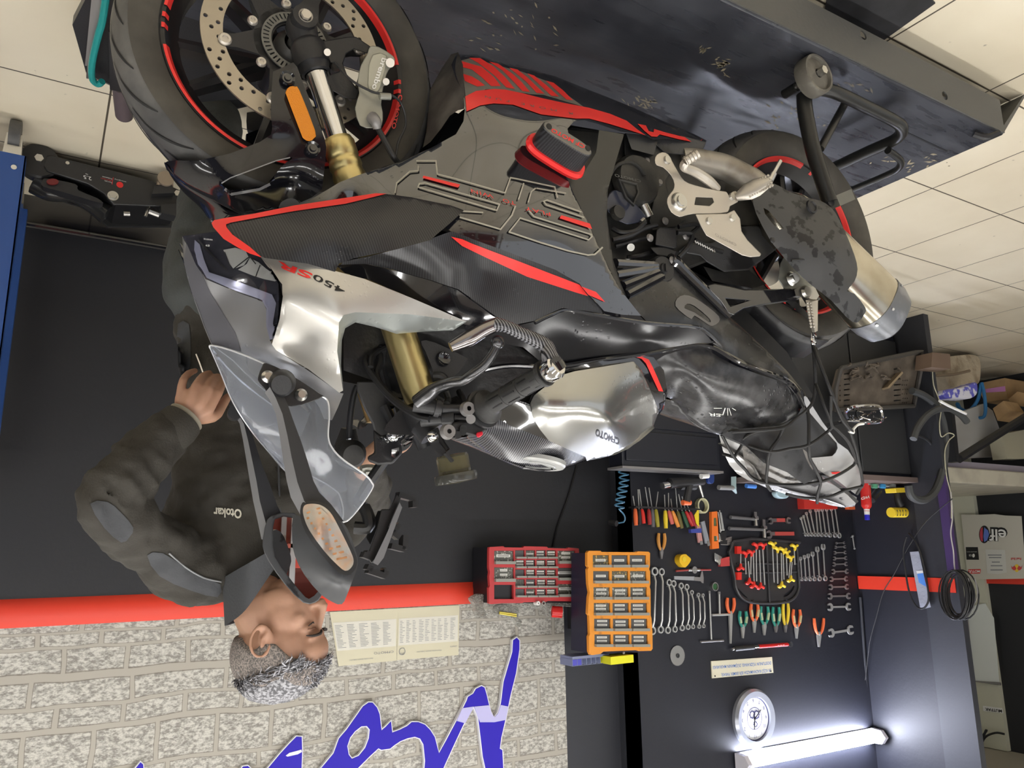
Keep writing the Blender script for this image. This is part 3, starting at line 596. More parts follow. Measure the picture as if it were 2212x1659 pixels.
# hammers and adjustable wrenches
def hammer(label, a, b, hx, hy0, hy1):
    t = thing('hammer', label, 'hammer', T6(*a)); MB().cyl(T6(*a, .02), T6(*b, .02), .0105, .0085).make('handle', mat('hammer_handle', (.2, .2, .21), .45, metal=.4), t)
    c = T6(hx, (hy0+hy1)/2, .02); m = MB(); p = T6(hx, hy0, .02); q = T6(hx+6, hy1, .02); mid = p.lerp(q, .45); m.cyl(q, mid, .013, .010); m.bar(p, mid, .022, .006, up=(0, 1, 0)); m.cyl(mid-V((.014, 0, 0)), mid+V((.014, 0, 0)), .013)
    m.make('head', STEEL, t)
hammer('thinner hammer hung horizontally, farther from the black case', (918, 385), (1130, 403), 1128, 340, 458); hammer('thicker hammer hung horizontally, nearer the black case', (905, 480), (1195, 492), 1200, 405, 560)
def adj(label, x0, x1, y, big):
    t = thing('adjustable_wrench', label, 'wrench', T6(x0, y)); MB().bar(T6(x0+60, y, .012), T6(x1-(0 if big else 45), y, .012), .010, .022, up=(0, 0, 1)).make('handle', mat('adj_red', (.55, .08, .07), .4), t)
    m = MB(); jaw(m, wxz(x0+32, y+8), V((1, .1)).normalized(), .025 if big else .02, .006, .014)
    if not big: jaw(m, wxz(x1-18, y+3), V((-1, .1)).normalized(), .02, .006, .014)
    m.bar(T6(x0+40, y, .013), T6(x0+80, y, .013), .012, .02, up=(0, 0, 1)); m.make_each('jaw', STEEL, t)
adj('small double ended wrench with short red grip', 1232, 1432, 410, False); adj('adjustable wrench with long red handle, nearest the black case', 1218, 1465, 525, True)
# red box (partly hidden by the tail) and other items
tag(MB().plate([(1508, 225), (1798, 235), (1795, 318), (1515, 316)], T6, .05).make('red_tool_box', mat('box_red', (.62, .04, .03), .4)), 'red box hung on the tool wall behind the motorcycle tail', 'box')
# hex key T handle case
t = thing('hex_key_case', 'open black case of red and yellow T-handle hex keys', 'tool case', T6(1220, 850))
CASE = mat('case_black', (.04, .04, .044), .35)
oc = smoothpoly([(945, 590), (1470, 600), (1482, 640), (1500, 930), (1500, 990), (1470, 1060), (1400, 1105), (1260, 1118), (1100, 1112), (1020, 1075), (970, 1000), (955, 900)], 3)
hl = smoothpoly([(985, 985), (1010, 1010), (1060, 1060), (1075, 1075), (1040, 1060), (1000, 1020)], 2); hr = smoothpoly([(1390, 1040), (1440, 1000), (1470, 960), (1465, 1000), (1420, 1050), (1380, 1065)], 2)
MB().plate(oc, T6, .012, holes=[hl, hr]).make('case_back', CASE, t)
m = MB(); oc3 = [T6(x, y, .02) for x, y in oc]; m.tube(oc3, .008, 6, closed=True); m.tube([T6(1222, 600, .02), T6(1250, 1110, .02)], .007, 6); m.tube([T6(970, 780, .02), T6(1480, 780, .02)], .006, 6); m.tube([T6(970, 860, .02), T6(1480, 850, .02)], .006, 6)
m.make('case_rim', CASE, t)
for i, (x, y) in enumerate([(1103, 1092), (1385, 1088)]): MB().cyl(T6(x, y, .012), T6(x, y, .03), .006).make('latch_stud', CHROME, t)
for (x, y) in ((970, 665), (972, 885)): MB().plate([(x-18, y-32), (x+18, y-32), (x+18, y+32), (x-18, y+32)], lambda a_, b_, h: T6(a_, b_, .02+h), .02).make('red_clip', REDH, t)
def tkey(x, y, x2, y2, col, s=1):
    k = thing('hex_key', '', '', (0, 0, 0)) if 0 else None
    a = T6(x, y, .03); b = T6(x2, y2, .03); ob = MB().cyl(a, b, .0035, n=8)
    return ob, a, b
rk = [(1030, 730, 1035, 870), (992, 650, 990, 780), (1055, 760, 1065, 900), (1098, 690, 1103, 930), (1122, 660, 1126, 930), (1150, 665, 1160, 940), (1178, 660, 1195, 960), (1078, 720, 1075, 870)]
yk = [(1262, 650, 1275, 940), (1300, 690, 1306, 950), (1336, 690, 1340, 930), (1352, 700, 1358, 915), (1380, 720, 1385, 880), (1412, 765, 1400, 900), (1427, 765, 1418, 880), (1447, 670, 1452, 790)]
rk.sort(); yk.sort(); place = ['first', 'second', 'third', 'fourth', 'fifth', 'sixth', 'seventh', 'eighth']
for col, ks, cn, mt_ in ((0, rk, 'red', REDH), (1, yk, 'yellow', YEL)):
    for i, (x, y, x2, y2) in enumerate(ks):
        up_ = i % 2 == 0; k_ = thing('hex_key', '%s-handled hex key in the black case, %s counting from the %s' % (cn, place[i], 'centre hinge' if col else 'red clips'), 'hex key', T6(x, y), '%s T-handle hex keys' % cn)
        MB().cyl(T6(x, y, .032), T6(x2, y2, .032), .0035, n=8).make('shaft', TSTEEL, k_)
        hx, hy, sg = (x, y, -1) if i in (1, 3, 5, 7) or (i in (0, 4) and col) else (x2, y2, 1)
        m = MB(); m.tube([T6(hx, hy-sg*-0, .034), T6(hx+(4 if sg < 0 else -4), hy+sg*28, .034), T6(hx-22, hy+sg*48, .036), T6(hx-34, hy+sg*40, .036)], [.006, .010, .010, .008], 8, sm=3); m.tube([T6(hx, hy+sg*30, .034), T6(hx+24, hy+sg*46, .036)], .008, 8)
        m.make('handle', mt_, k_)
# screwdriver rack
t = thing('screwdriver_rack', 'thin black rail rack holding the screwdrivers', 'tool rack', T6(340, 308)); RK = MB(); RK.bar(T6(70, 300, .03), T6(625, 322, .03), .06, .008); RK.make('rail', SATIN, t)
m = MB(); m.bb(tuple(T6(574, 330, .0)), tuple(T6(620, 318, .07))); MB().plate([(574, 370), (606, 318), (612, 318), (612, 470), (590, 440)], lambda x, y, h: T6(x, y, .05+h), .004).make('yellow_label_card', mat('card_yellow', (.85, .65, .03), .5), t)
MB().plate([(536, 490), (628, 480), (626, 520), (540, 520)], lambda x, y, h: T6(x, y, .04+h), .02).make('blue_label_card', mat('card_blue', (.05, .07, .35), .5), t)
dr = [(95, 315, 98, 455, 'orange', 82, 205), (128, 320, 130, 450, 'black', 125, 150), (152, 318, 165, 440, 'red', 136, 150), (210, 318, 215, 450, 'dark red', 186, 130), (240, 320, 242, 470, 'grey', 218, 135), (270, 320, 285, 470, 'yellow and black', 296, 170), (350, 330, 352, 480, 'yellow', 350, 195), (380, 330, 408, 445, 'red and white', 384, 180), (410, 332, 460, 468, 'amber', 404, 230), (455, 335, 490, 480, 'black and yellow', 443, 130), (495, 335, 540, 470, 'dark green', 470, 190), (525, 335, 580, 460, 'deep red', 500, 210), (560, 340, 600, 460, 'crimson', 520, 230)]
cm = {'orange': ORG, 'black': SATIN, 'red': REDH, 'dark red': mat('h_dred', (.35, .03, .03), .4), 'grey': mat('h_grey', (.12, .12, .13), .4), 'yellow and black': mat('h_olive', (.35, .30, .03), .4), 'yellow': YEL, 'red and white': mat('h_redw', (.6, .12, .1), .35), 'amber': mat('h_amber', (.75, .28, .04), .3), 'black and yellow': mat('h_blky', (.12, .10, .02), .4), 'dark green': mat('h_green', (.01, .07, .03), .4), 'deep red': mat('h_deep', (.5, .02, .02), .4), 'crimson': mat('h_crimson', (.4, .01, .04), .4)}
for x, y, x2, y2, c_, sx, sy in dr:
    s = thing('screwdriver', '%s handled screwdriver hanging in the black rack' % c_, 'screwdriver', T6(x, y), 'screwdrivers in the rack')
    MB().tube([T6(x, y, .03), T6(x+(x2-x)*.2, y+(y2-y)*.2, .031), T6(x+(x2-x)*.5, y+(y2-y)*.5, .032), T6(x2, y2, .034)], [.008, .011, .0125, .010], 10, sm=3).make('handle', cm[c_], s)
    MB().cyl(T6(x, y, .03), T6(sx, sy, .025), .0028, n=8).make('blade', TSTEEL, s)
# coil hose and pillar bracket
m = MB(); pts = []
def C7(x, y, h=.05): return onX(x, y, XR+h)
base = [(1346, 990), (1345, 1010), (1338, 1030), (1347, 1050), (1343, 1075), (1348, 1090), (1351, 1105)]
for i in range(64):
    u = i/63; y = 1006+94*u; x = 1343+5*math.sin(u*5); a_ = i*2*math.pi/8; p = onY(x, y, YT-.06); pts.append(p+V((math.cos(a_)*.024, math.sin(a_)*.024, 0)))
pts += [onY(1345, 1108, YT-.06), onY(1350, 1118, YT-.06), onY(1347, 1128, YT-.05), onY(1330, 1130, YT-.02)]
t = thing('coiled_air_hose', 'blue coiled air hose hanging at the edge of the tool wall', 'hose', pts[0]); m.tube(pts, .0042, 6, sm=2); m.make('hose', mat('hose_blue', (.08, .22, .36), .35), t)
MB().cyl(onY(1332, 1131, YT-.07), onY(1318, 1128, YT-.03), .015).make('fitting', SATIN, t)
# ================================================================ DRAWER CABINETS
def Z7(x, y): return (1000+x*.19891, 1150+y*.19891)
DRW = mat('clear_grey_drawer', (.10, .10, .10), .2); DRWL = mat('drawer_lip', (.30, .30, .27), .25); LBL = mat('white_label', (.78, .78, .74), .5); LINK = mat('label_ink', (.12, .12, .12), .6)
CRED = mat('cabinet_red_plastic', (.50, .045, .05), .45); CORG = mat('cabinet_orange_plastic', (.80, .30, .03), .45, noise=(20, (.45, .18, .04), .62, .75)); CNAVY = mat('cabinet_side_navy', (.012, .012, .035), .35)
def cabinet(name, label, outer, Y, depth, cells, colr, side):
    F = lambda x, y, h=0: (lambda p: p+V((0, -h, 0)))(onY(*Z7(x, y), Y))
    c = F(*outer[0]); t = thing(name, label, 'drawer cabinet', c)
    q = [F(*p) for p in outer]
    MB().plate(outer, F, .02, holes=[[(a, b), (c_, b), (c_, d), (a, d)] for a, b, c_, d, *_ in cells]).make('front_frame', colr, t, bevel=.002)
    inx = [V(((p.x-sum(v.x for v in q)/4)*.97+sum(v.x for v in q)/4, 0, (p.z-sum(v.z for v in q)/4)*.96+sum(v.z for v in q)/4)) for p in q]
    m = MB(); m.loft([[V((p.x, Y+dd, p.z)) for p in inx] for dd in (0, depth)]); m.make('body', side, t)
    for i, (a, b, c_, d, lab, fill) in enumerate(cells):
        if fill is None:
            continue
        dr = MB(); dr.plate([(a+3, b+3), (c_-3, b+3), (c_-3, d-3), (a+3, d-3)], lambda x, y, h: F(x, y, .002+h), .012)
        dob = dr.make('drawer', fill, t)
        lp = MB(); lp.plate([(a, d-(d-b)*.22), (c_+6, d-(d-b)*.22), (c_+6, d), (a, d)], lambda x, y, h: F(x, y, .008+h), .028); lp.make('drawer_lip', DRWL, dob)
        if lab:
            lb = MB(); k = MB(); cx = (a+c_)/2+random.uniform(-6, 6); w = (c_-a)*lab[0]/2; hh = (d-b)
            for j in range(lab[1]):
                y = b+hh*(.40 if lab[1] == 1 else .22+.30*j)+random.uniform(-4, 4); th_ = hh*(.20 if lab[1] == 1 else .17)
                lb.plate([(cx-w, y-th_/2), (cx+w, y-th_/2), (cx+w, y+th_/2), (cx-w, y+th_/2)], lambda x, y_, h: F(x, y_, .0145+h), .0006)
                for g in range(int(w/7)):
                    x = cx-w*.8+g*w*1.6/max(1, int(w/7)); k.plate([(x, y-th_*.15), (x+w*.13, y-th_*.15), (x+w*.13, y+th_*.15), (x, y+th_*.15)], lambda x_, y_, h: F(x_, y_, .0152+h), .0003)
            lo = lb.make('label_sticker', LBL, dob)
            for p_, ix in zip(k.v, range(len(k.v))): pass
            k.make('label_writing', LINK, dob)
    return t, F
FL1 = mat('drawer_with_parts', (.13, .13, .11), .2, noise=(90, (.45, .45, .40), .55, .6)); FL2 = mat('drawer_grey_parts', (.10, .10, .085), .2, noise=(70, (.22, .21, .16), .5, .6)); FL3 = mat('drawer_brass_parts', (.12, .11, .07), .2, noise=(80, (.60, .42, .12), .55, .62))
cells = [(318, 200, 528, 345, (.72, 1), FL1), (318, 380, 528, 535, (.38, 2), FL1), (318, 568, 528, 722, None, None), (1005, 200, 1195, 340, (.5, 2), FL1), (1008, 385, 1215, 520, (.95, 1), DRW), (1008, 560, 1210, 698, (.8, 1), FL1)]
for r, y in enumerate((195, 298, 402, 508, 612)):
    for c_, x in enumerate((545, 660, 775, 885)):
        cells.append((x+r, y, x+r+100, y+90, None if (c_ == 0 and r != 1) else (.75, 1 if r == 0 and c_ == 1 or (c_ == 1 and r > 2) else 2), FL2 if (c_+r) % 2 else DRW))
outer = [(265, 160), (420, 150), (430, 162), (630, 165), (640, 150), (890, 155), (900, 170), (1110, 175), (1120, 165), (1235, 175), (1242, 330), (1232, 350), (1232, 400), (1248, 420), (1250, 740), (1170, 748), (900, 742), (880, 752), (640, 757), (620, 765), (400, 768), (290, 778), (262, 770), (258, 600), (270, 580), (262, 480), (270, 430), (260, 380), (262, 200)]
outer = list(outer)
def mkcab(name, label, outer, Y, depth, cells, colr, side):
    xs = [p[0] for p in outer]; ys = [p[1] for p in outer]
    F = lambda x, y, h=0: onY(*Z7(x, y), Y)+V((0, -h, 0))
    t, F2 = cabinet(name, label, [(min(xs), min(ys)), (max(xs), min(ys)), (max(xs), max(ys)), (min(xs), max(ys))], Y, depth, cells, colr, side)
    for ch in list(t.children):
        if ch.name.startswith('front_frame'):
            me = ch.data; bpy.data.objects.remove(ch); bpy.data.meshes.remove(me)
    MB().plate(outer, F, .02, holes=[[(a, b), (c_, b), (c_, d), (a, d)] for a, b, c_, d, *_ in cells]).make('front_frame', colr, t, bevel=.0015)
    return t, F
t, F = mkcab('drawer_cabinet', 'red small-parts drawer cabinet with one empty slot, beside the brick wall', outer, 3.235, .15, cells, CRED, mat('cabinet_side_black', (.012, .012, .016), .4))
MB().plate([(322, 572), (526, 572), (526, 720), (322, 720)], lambda x, y, h: F(x, y, -.10+h), .002).make('empty_slot_back', BLACKT, t)
cells = []
two = {(0, 0): FL3, (1, 1): FL3, (2, 1): FL1, (0, 2): FL1, (1, 2): FL1, (2, 2): FL2, (0, 3): FL2, (1, 3): DRW}
for r, y in enumerate((248, 420, 595, 765, 935, 1105)):
    for c_, x in enumerate((1385, 1588, 1785)): cells.append((x+r*3.5, y, x+175+r*3.5, y+132, (.62, 1 if r < 2 else 2), two.get((c_, r), DRW)))
outer = [(1340, 200), (1470, 200), (1480, 212), (1860, 215), (1870, 205), (1990, 210), (2005, 225), (2003, 360), (1995, 400), (2005, 420), (2008, 560), (2000, 590), (2010, 620), (2012, 900), (2020, 930), (2030, 1080), (2032, 1260), (2015, 1282), (1880, 1285), (1870, 1275), (1500, 1290), (1470, 1315), (1385, 1328), (1360, 1325), (1345, 1290), (1340, 1130), (1352, 1100), (1345, 900), (1330, 880), (1340, 700), (1350, 650), (1335, 560), (1328, 400), (1340, 380), (1325, 360), (1325, 220)]
t, F = mkcab('drawer_cabinet', 'orange small-parts drawer cabinet with eighteen drawers, beside the ring wrenches', outer, 3.06, .120, cells, CORG, CNAVY)
MB().bb((-2.62, 3.178, 1.50), (-2.36, YB-.002, 1.78)).make('wall_bracket', SATIN, t)
# things standing on the cabinets (upwards is down in the photograph)
def F7(x, y, Y, h=0): return onY(*Z7(x, y), Y)+V((0, -h, 0))
YBX = mat('box_yellow', (.80, .78, .02), .4)
z = F7(1600, 1290, 3.08); m = MB(); a = F7(1602, 1300, 3.04); b = F7(1850, 1285, 3.04); tp = F7(1700, 1415, 3.04)
m.bb((min(a.x, b.x)-.0, 3.04, max(a.z, b.z)+.018), (max(a.x, b.x), 3.13, tp.z+.006)); t = thing('yellow_box', 'small bright yellow box on top of the orange cabinet', 'box', (a.x, 3.06, a.z)); m.make('box_body', YBX, t, bevel=.001)
MB().lathe([(.0, 0), (.0065, 0), (.005, .004), (0, .004)], F7(1745, 1308, 3.04), (0, -1, 0), 16).make('button', TDARK, t)
t = thing('compartment_tray', 'flat clear compartment tray with blue dividers on top of the orange cabinet', 'tray', F7(1190, 1340, 3.10))
m = MB(); a = F7(1188, 1333, 3.1)+V((0, 0, .008)); b = F7(1592, 1395, 3.1)+V((0, 0, .008)); m.bb((min(a.x, b.x), 3.1, a.z), (max(a.x, b.x), 3.2, a.z+.012)); m.make('lid', mat('tray_grey', (.22, .25, .38), .25), t)
m = MB(); dx = (b.x-a.x)/8
for i in range(9): m.bb((a.x+dx*i-.001, 3.1, a.z+.012), (a.x+dx*i+.001, 3.2, b.z))
m.bb((min(a.x, b.x), 3.19, a.z+.012), (max(a.x, b.x), 3.2, b.z)); m.bb((min(a.x, b.x), 3.1, b.z-.002), (max(a.x, b.x), 3.102, b.z)); m.make('dividers', MATS['tray_grey'], t)
MB().bb((a.x-.002, 3.101, a.z+.013), (a.x+dx*1.9, 3.15, b.z-.003)).make('blue_parts', mat('blue_parts', (.08, .08, .5), .4), t)
c = F7(1035, 840, 3.25); t = MB().lathe([(.018, 0), (.027, 0), (.027, .05), (.018, .05)], F7(965, 860, 3.25), (-1, -.5, .1), 30, True).make('red_tape_roll', mat('tape_red', (.65, .02, .02), .25)); tag(t, 'roll of glossy red tape on top of the red drawer cabinet', 'tape roll')
BAG = mat('bag_film', (.62, .62, .58), .18, trans=.45, alpha=.75, bump=(30, 1, 'noise', .01))
def bag(label, pts, Y, th=.03):
    o = smoothpoly(pts, 3); m = MB(); P, T, L = fill2d(o, (), 8); n = len(P); rnd = random.Random(3)
    cx = sum(p[0] for p in P)/n; cy = sum(p[1] for p in P)/n; edge = set(L[0])
    hs = [0 if i in edge else rnd.uniform(.3, 1)*th for i in range(n)]
    vs = [F7(x, y, Y, hs[i]) for i, (x, y) in enumerate(P)]+[F7(x, y, Y, -.004-hs[i]*.3) for i, (x, y) in enumerate(P)]
    m.add(vs, list(T)+[tuple(n+i for i in reversed(f)) for f in T]+[(L[0][i], n+L[0][i], n+L[0][(i+1) % len(L[0])], L[0][(i+1) % len(L[0])]) for i in range(len(L[0]))])
    return tag(m.make('plastic_bag', BAG), label, 'bag')
bag('knotted clear plastic bag at the corner of the red cabinet top', [(60, 715), (160, 665), (260, 690), (240, 750), (200, 790), (240, 880), (200, 925), (150, 925), (110, 860), (110, 800)], 3.30)
bag('clear bag with brass pieces lying on the red cabinet top', [(340, 800), (420, 775), (560, 800), (600, 850), (580, 920), (620, 960), (600, 1035), (540, 960), (430, 900), (330, 890)], 3.30)
bag('flat clear bag lying along the top of the red cabinet', [(560, 770), (900, 765), (1200, 752), (1220, 790), (1180, 812), (960, 800), (950, 900), (900, 915), (880, 830), (700, 830)], 3.29, .015)
t = MB(); t.cyl(F7(395, 865, 3.27), F7(580, 890, 3.27), .004); t.cyl(F7(395, 880, 3.27), F7(580, 912, 3.27), .004); tag(t.make('brass_rod_pack', mat('brass_yellow', (.7, .6, .12), .3, metal=.6)), 'pair of short brass rods inside the clear bag on the red cabinet', 'rods')
for i, (x, y) in enumerate(((820, 770), (878, 770))):
    c = F7(x, y, 3.2); tag(MB().lathe([(.004+.003*i, 0), (.0095, 0), (.0095, .03), (.004+.003*i, .03)], c, (0, 1, 0), 18, True).make('socket', [WHITE, STEEL][i]), ['white plastic ring end on top of the red cabinet', 'steel socket on top of the red cabinet'][i], 'socket')
# ================================================================ BENCH AREA
BOXB = mat('tool_chest_black', (.010, .011, .018), .3); BOXG = mat('tool_chest_lit_front', (.030, .031, .034), .45)  # greyer front colour paints the light falling on a black cabinet
Y1 = 3.04; a = onY(1345, 1010, Y1); b = onY(1556, 1010, Y1)
t = thing('tool_chest', 'tall glossy navy black tool chest behind the seat, beside the screwdriver rack', 'tool chest', ((a.x+b.x)/2, Y1, 0))
MB().bb((b.x, Y1, .08), (a.x, YT-.10, .98)).make('body', BOXB, t, bevel=.004)
m = MB(); m.bb((b.x-.01, Y1-.012, .98), (a.x+.01, YT-.10, .992)); m.make('top_rail', TDARK, t)
m = MB()
for i in range(5): m.bb((b.x+.02, Y1-.010, .11+i*.172), (a.x-.02, Y1, .262+i*.172))
m.make('drawer_front', BOXB, t, bevel=.003)
# second chest by the left wall
Y2 = 2.80; q = [onY(1864, 1012, Y2), onY(1980, 1028, Y2)]
t = thing('tool_chest', 'dark grey cabinet behind the rear wheel with the perforated crate leaning on it', 'cabinet', ((q[0].x+q[1].x)/2, Y2, 0))
x0 = q[0].x+.55; x1 = max(q[1].x, XS+.03)
MB().bb((x1, Y2, .10), (x0, YT-.02, .985)).make('body', BOXB, t, bevel=.004)
m = MB(); m.bb((q[0].x+.02, Y2-.014, .14), (x1+.01, Y2, .97)); m.make('door', BOXG, t, bevel=.004)
m = MB(); m.bb((q[0].x+.035, Y2-.014, .14), (x0-.005, Y2, .97)); m.make('door', BOXG, t, bevel=.004)
m = MB()
for xx in (x1+.05, x0-.05):
    for yy in (Y2+.05, YT-.08): m.cyl((xx, yy, 0), (xx, yy, .1), .025)
m.make_each('foot', SATIN, t)
WT_ = MB(); WT_.bb((XS+.02, Y2-.04, .99), (-3.45, YT-.01, 1.02)); tag(WT_.make('work_shelf', mat('shelf_brown', (.16, .12, .11), .6)), 'brown work shelf on top of the dark grey cabinet', 'shelf')
# things lying on the bench
def zq(x, y): return (1300+x*.27125, 840+y*.27125)
def lump(name, label, cat, pts, Y, th, m_, **k):
    o = smoothpoly([zq(*p) for p in pts], 3); return tag(MB().plate(o, lambda x, y, h: onY(x, y, Y)+V((0, th/2-h, 0)), th).make(name, m_, bevel=min(.006, th/5), **k), label, cat)
t = thing('impact_wrench', 'black and grey air impact wrench with bright chuck on the tool chest', 'power tool', onY(*zq(640, 690), 2.95))
def zp(x, y, Y=3.10, h=0): return onY(*zq(x, y), Y)+V((0, -h, .032 if Y == 3.10 else 0))
MB().cyl(zp(535, 705), zp(800, 685), .028, .024).make('motor_housing', SATIN, t); MB().cyl(zp(480, 725), zp(540, 712), .018).make('chuck', CHROME, t)
MB().tube([zp(700, 700), zp(680, 790), zp(670, 850)], [.020, .018, .022], 10, sm=3).make('grip', MATTE, t); MB().cyl(zp(640, 858), zp(700, 858), .014).make('orange_base', ORG, t); MB().cyl(zp(745, 655, h=.04), zp(800, 650, h=.04), .014).make('white_cap', WHITE, t)
t = thing('cordless_drill', 'small black drill with grey bit behind the impact wrench', 'power tool', zp(720, 780)); MB().tube([zp(620, 770, 3.2), zp(740, 770, 3.2)], .026, sm=0).make('body', MATTE, t); MB().cyl(zp(768, 738, 3.2), zp(805, 862, 3.2), .012, .007).make('bit', STEEL, t)
lump('blue_clip', 'blue and steel bracket standing at the edge of the tool chest', 'bracket', [(840, 640), (880, 640), (885, 745), (840, 745)], 3.15, .02, mat('dark_blue', (.02, .05, .22), .4))
t = thing('blow_gun', 'transparent grey spray nozzle with blue end behind the tail', 'nozzle', zp(1050, 780)); MB().cyl(zp(930, 785, 3.2), zp(1060, 790, 3.2), .014).make('barrel', mat('grey_plain', (.25, .25, .25), .4), t)
MB().loft([[zp(1050+dx_, y, 3.2, dy) for dx_, dy in ((0, .02), (20, 0), (0, -.02), (-20, 0))] for y in (700, 760, 800)]+[[zp(1070+dx_*.2, 835, 3.2, dy*.3) for dx_, dy in ((0, .02), (20, 0), (0, -.02), (-20, 0))]]).make('body', mat('pale_teal_plastic', (.35, .47, .50), .3), t); MB().cyl(zp(1150, 772, 3.2), zp(1222, 778, 3.2), .013).make('blue_tip', mat('tip_blue', (.08, .25, .7), .4), t)
lump('clear_cup', 'small pale blue plastic cap peeking out beside the tail', 'cap', [(1375, 815), (1470, 830), (1465, 865), (1430, 875), (1385, 860)], 3.21, .04, mat('cap_blue', (.45, .62, .68), .3))
t = thing('spray_can', 'red and white aerosol can with blue cap beside the tail', 'spray can', onY(1868, 1045, 2.95))
cn = lambda y, Y=2.95: onY(1869+(y-1045)*.06, y, Y)
MB().lathe([(0, 0), (.030, 0), (.030, .14), (.028, .152), (.016, .168), (.016, .18)], cn(1040), cn(1100)-cn(1040), 28).make('can_body', mat('can_red', (.62, .03, .025), .25), t)
MB().cyl(cn(1096), cn(1112), .017, .015).make('can_neck', WHITE, t); MB().cyl(cn(1112), cn(1123), .0145).make('cap', mat('cap_deep_blue', (.02, .02, .5), .4), t)
m = MB(); pxtext(m, 'WD', (1879, 1070), (1861, 1074), (-1, 6), lambda x, y: onY(x, y, 2.918), bold=.02); m.make('can_print', WHITE, t)
t = thing('power_drill', 'yellow and black power drill lying on the work shelf', 'power tool', onY(1930, 1080, 2.92))
D = lambda x, y, h=0: onY(1780+x*.2532, 700+y*.2532, 2.92)+V((0, -h, 0))
MB().plate([(515, 1405), (655, 1400), (660, 1440), (525, 1445)], D, .07).make('battery', YEL, t, bevel=.004)
MB().tube([D(580, 1440, .035), D(585, 1500, .035), D(605, 1550, .035)], [.018, .02, .026], 12, sm=3).make('grip', SATIN, t)
MB().cyl(D(525, 1610, .035), D(660, 1610, .035), .030).make('motor_body', YEL, t); MB().cyl(D(655, 1612, .035), D(705, 1612, .035), .027, .02).make('black_nose', SATIN, t); MB().cyl(D(705, 1612, .035), D(790, 1612, .035), .015, .012).make('chuck', STEEL, t)
m = MB(); [m.cyl(D(540+i*24, 1590, .064), D(548+i*24, 1640, .060), .003) for i in range(4)]; m.make('body_stripe', SATIN, t)
t = thing('small_bottle_tray', 'clear tray of small green and blue capped bottles on the work shelf', 'tray', D(560, 1385)); MB().bb(tuple(D(380, 1360)), tuple(D(715, 1390, -.12))).make('tray', mat('tray_pale', (.42, .44, .42), .35), t)
for x, cc_ in ((405, (.1, .35, .2)), (475, (.05, .3, .6)), (560, (.4, .45, .45)), (640, (.35, .4, .5))): MB().cyl(D(x, 1372, .02), D(x, 1400, .02), .018).make('bottle', mat('bottle_%g' % x, cc_, .35), t)
tag(MB().cyl(D(430, 1500, -.02), D(490, 1420, -.02), .022).make('black_cable_coil', SATIN), 'dark cable bundle on the shelf between spray can and drill', 'cable')
zo = onY(1825, 1093, YT); zo2 = onY(1842, 1101, YT); tag(MB().bb((zo.x, YT-.03, zo.z), (zo2.x, YT, zo2.z)).make('orange_clip', ORG), 'tiny orange clip hung on the wall beside the tail tip', 'clip')
# crate tray leaning, with clutter
PZ = lambda x, y, Y: onY(1780+x*.2532, 700+y*.2532, Y)
TRAY = mat('dusty_brown_plastic', (.075, .06, .046), .75, noise=(14, (.13, .105, .08), .4, .7), bump=(40, .5))
t = thing('perforated_crate', 'dusty brown perforated plastic crate leaning against the dark cabinet', 'crate', onY(1880, 800, 2.6))
o = [(100, 400), (110, 385), (745, 250), (790, 240), (785, 400), (725, 705), (60, 740), (60, 560)]
holes = []
for r in range(7):
    for (x0_, x1_, sl) in ((150, 200, 0), (575, 635, 0)):
        y = 425+r*45-(x0_-150)*.1; holes.append([(x0_, y), (x1_, y-6), (x1_, y+6), (x0_, y+12)])
for r in range(6):
    for c_ in range(3): x = 650+c_*18-(r % 2)*7; y = 480+r*38; holes.append([(x, y), (x+9, y-1), (x+9, y+10), (x, y+11)])
    for c_ in range(2): x = 92+c_*20; y = 440+r*42; holes.append([(x, y), (x+9, y-1), (x+9, y+10), (x, y+11)])
CRY = lambda x, y, h=0: PZ(x, y, 2.62+(y-250)*.00022)+V((0, -h, 0))
MB().plate(o, CRY, .015, holes=holes).make('base', TRAY, t)
m = MB(); m.tube([CRY(x, y, .03) for x, y in o], .014, 6, closed=True); m.make('rim', mat('crate_rim_dark', (.05, .045, .04), .6), t)
m = MB(); rnd = random.Random(5)
for i in range(26): x = rnd.uniform(180, 600); y = rnd.uniform(340, 480); m.tube([CRY(x, y, .03), CRY(x+rnd.uniform(-40, 40), y+rnd.uniform(-20, 20), .05), CRY(x+rnd.uniform(-50, 50), y+rnd.uniform(-50, 50), .03)], .006, 5, sm=2)
m.make('caked_dirt', TRAY, t)['kind'] = 'stuff'
tag(MB().bar(CRY(470, 560, .04), CRY(590, 430, .04), .05, .012).make('cardboard_piece', mat('card_dusty', (.24, .18, .11), .8)), 'small strip of cardboard stuck on the perforated crate', 'cardboard')
t = thing('clutter_tray', 'shallow black tray full of shiny wire and steel bits beside the crate', 'tray', PZ(400, 800, 2.55))
m = MB(); m.tube([PZ(190, 735, 2.55), PZ(300, 700, 2.5), PZ(460, 700, 2.5), PZ(500, 780, 2.5), PZ(480, 830, 2.55), PZ(350, 840, 2.6), PZ(210, 810, 2.6)], .01, 6, closed=True, sm=3)
for i in range(16): x = rnd.uniform(200, 480); y = rnd.uniform(730, 830); m.tube([PZ(x, y, 2.53), PZ(x+rnd.uniform(-60, 60), y+rnd.uniform(-20, 20), 2.5), PZ(x+rnd.uniform(-80, 80), y+rnd.uniform(-30, 30), 2.53)], .004, 5, sm=2)
m.make('wire_tangle', CHROME, t)
MB().plate([(0, 850), (175, 820), (180, 850), (0, 880)], lambda x, y, h: PZ(x, y, 2.55)+V((0, -h, 0)), .02, holes=[[(100, 842), (120, 840), (120, 852), (100, 855)], [(140, 835), (155, 833), (155, 845), (140, 848)]]).make('slotted_rail', CHROME, t)
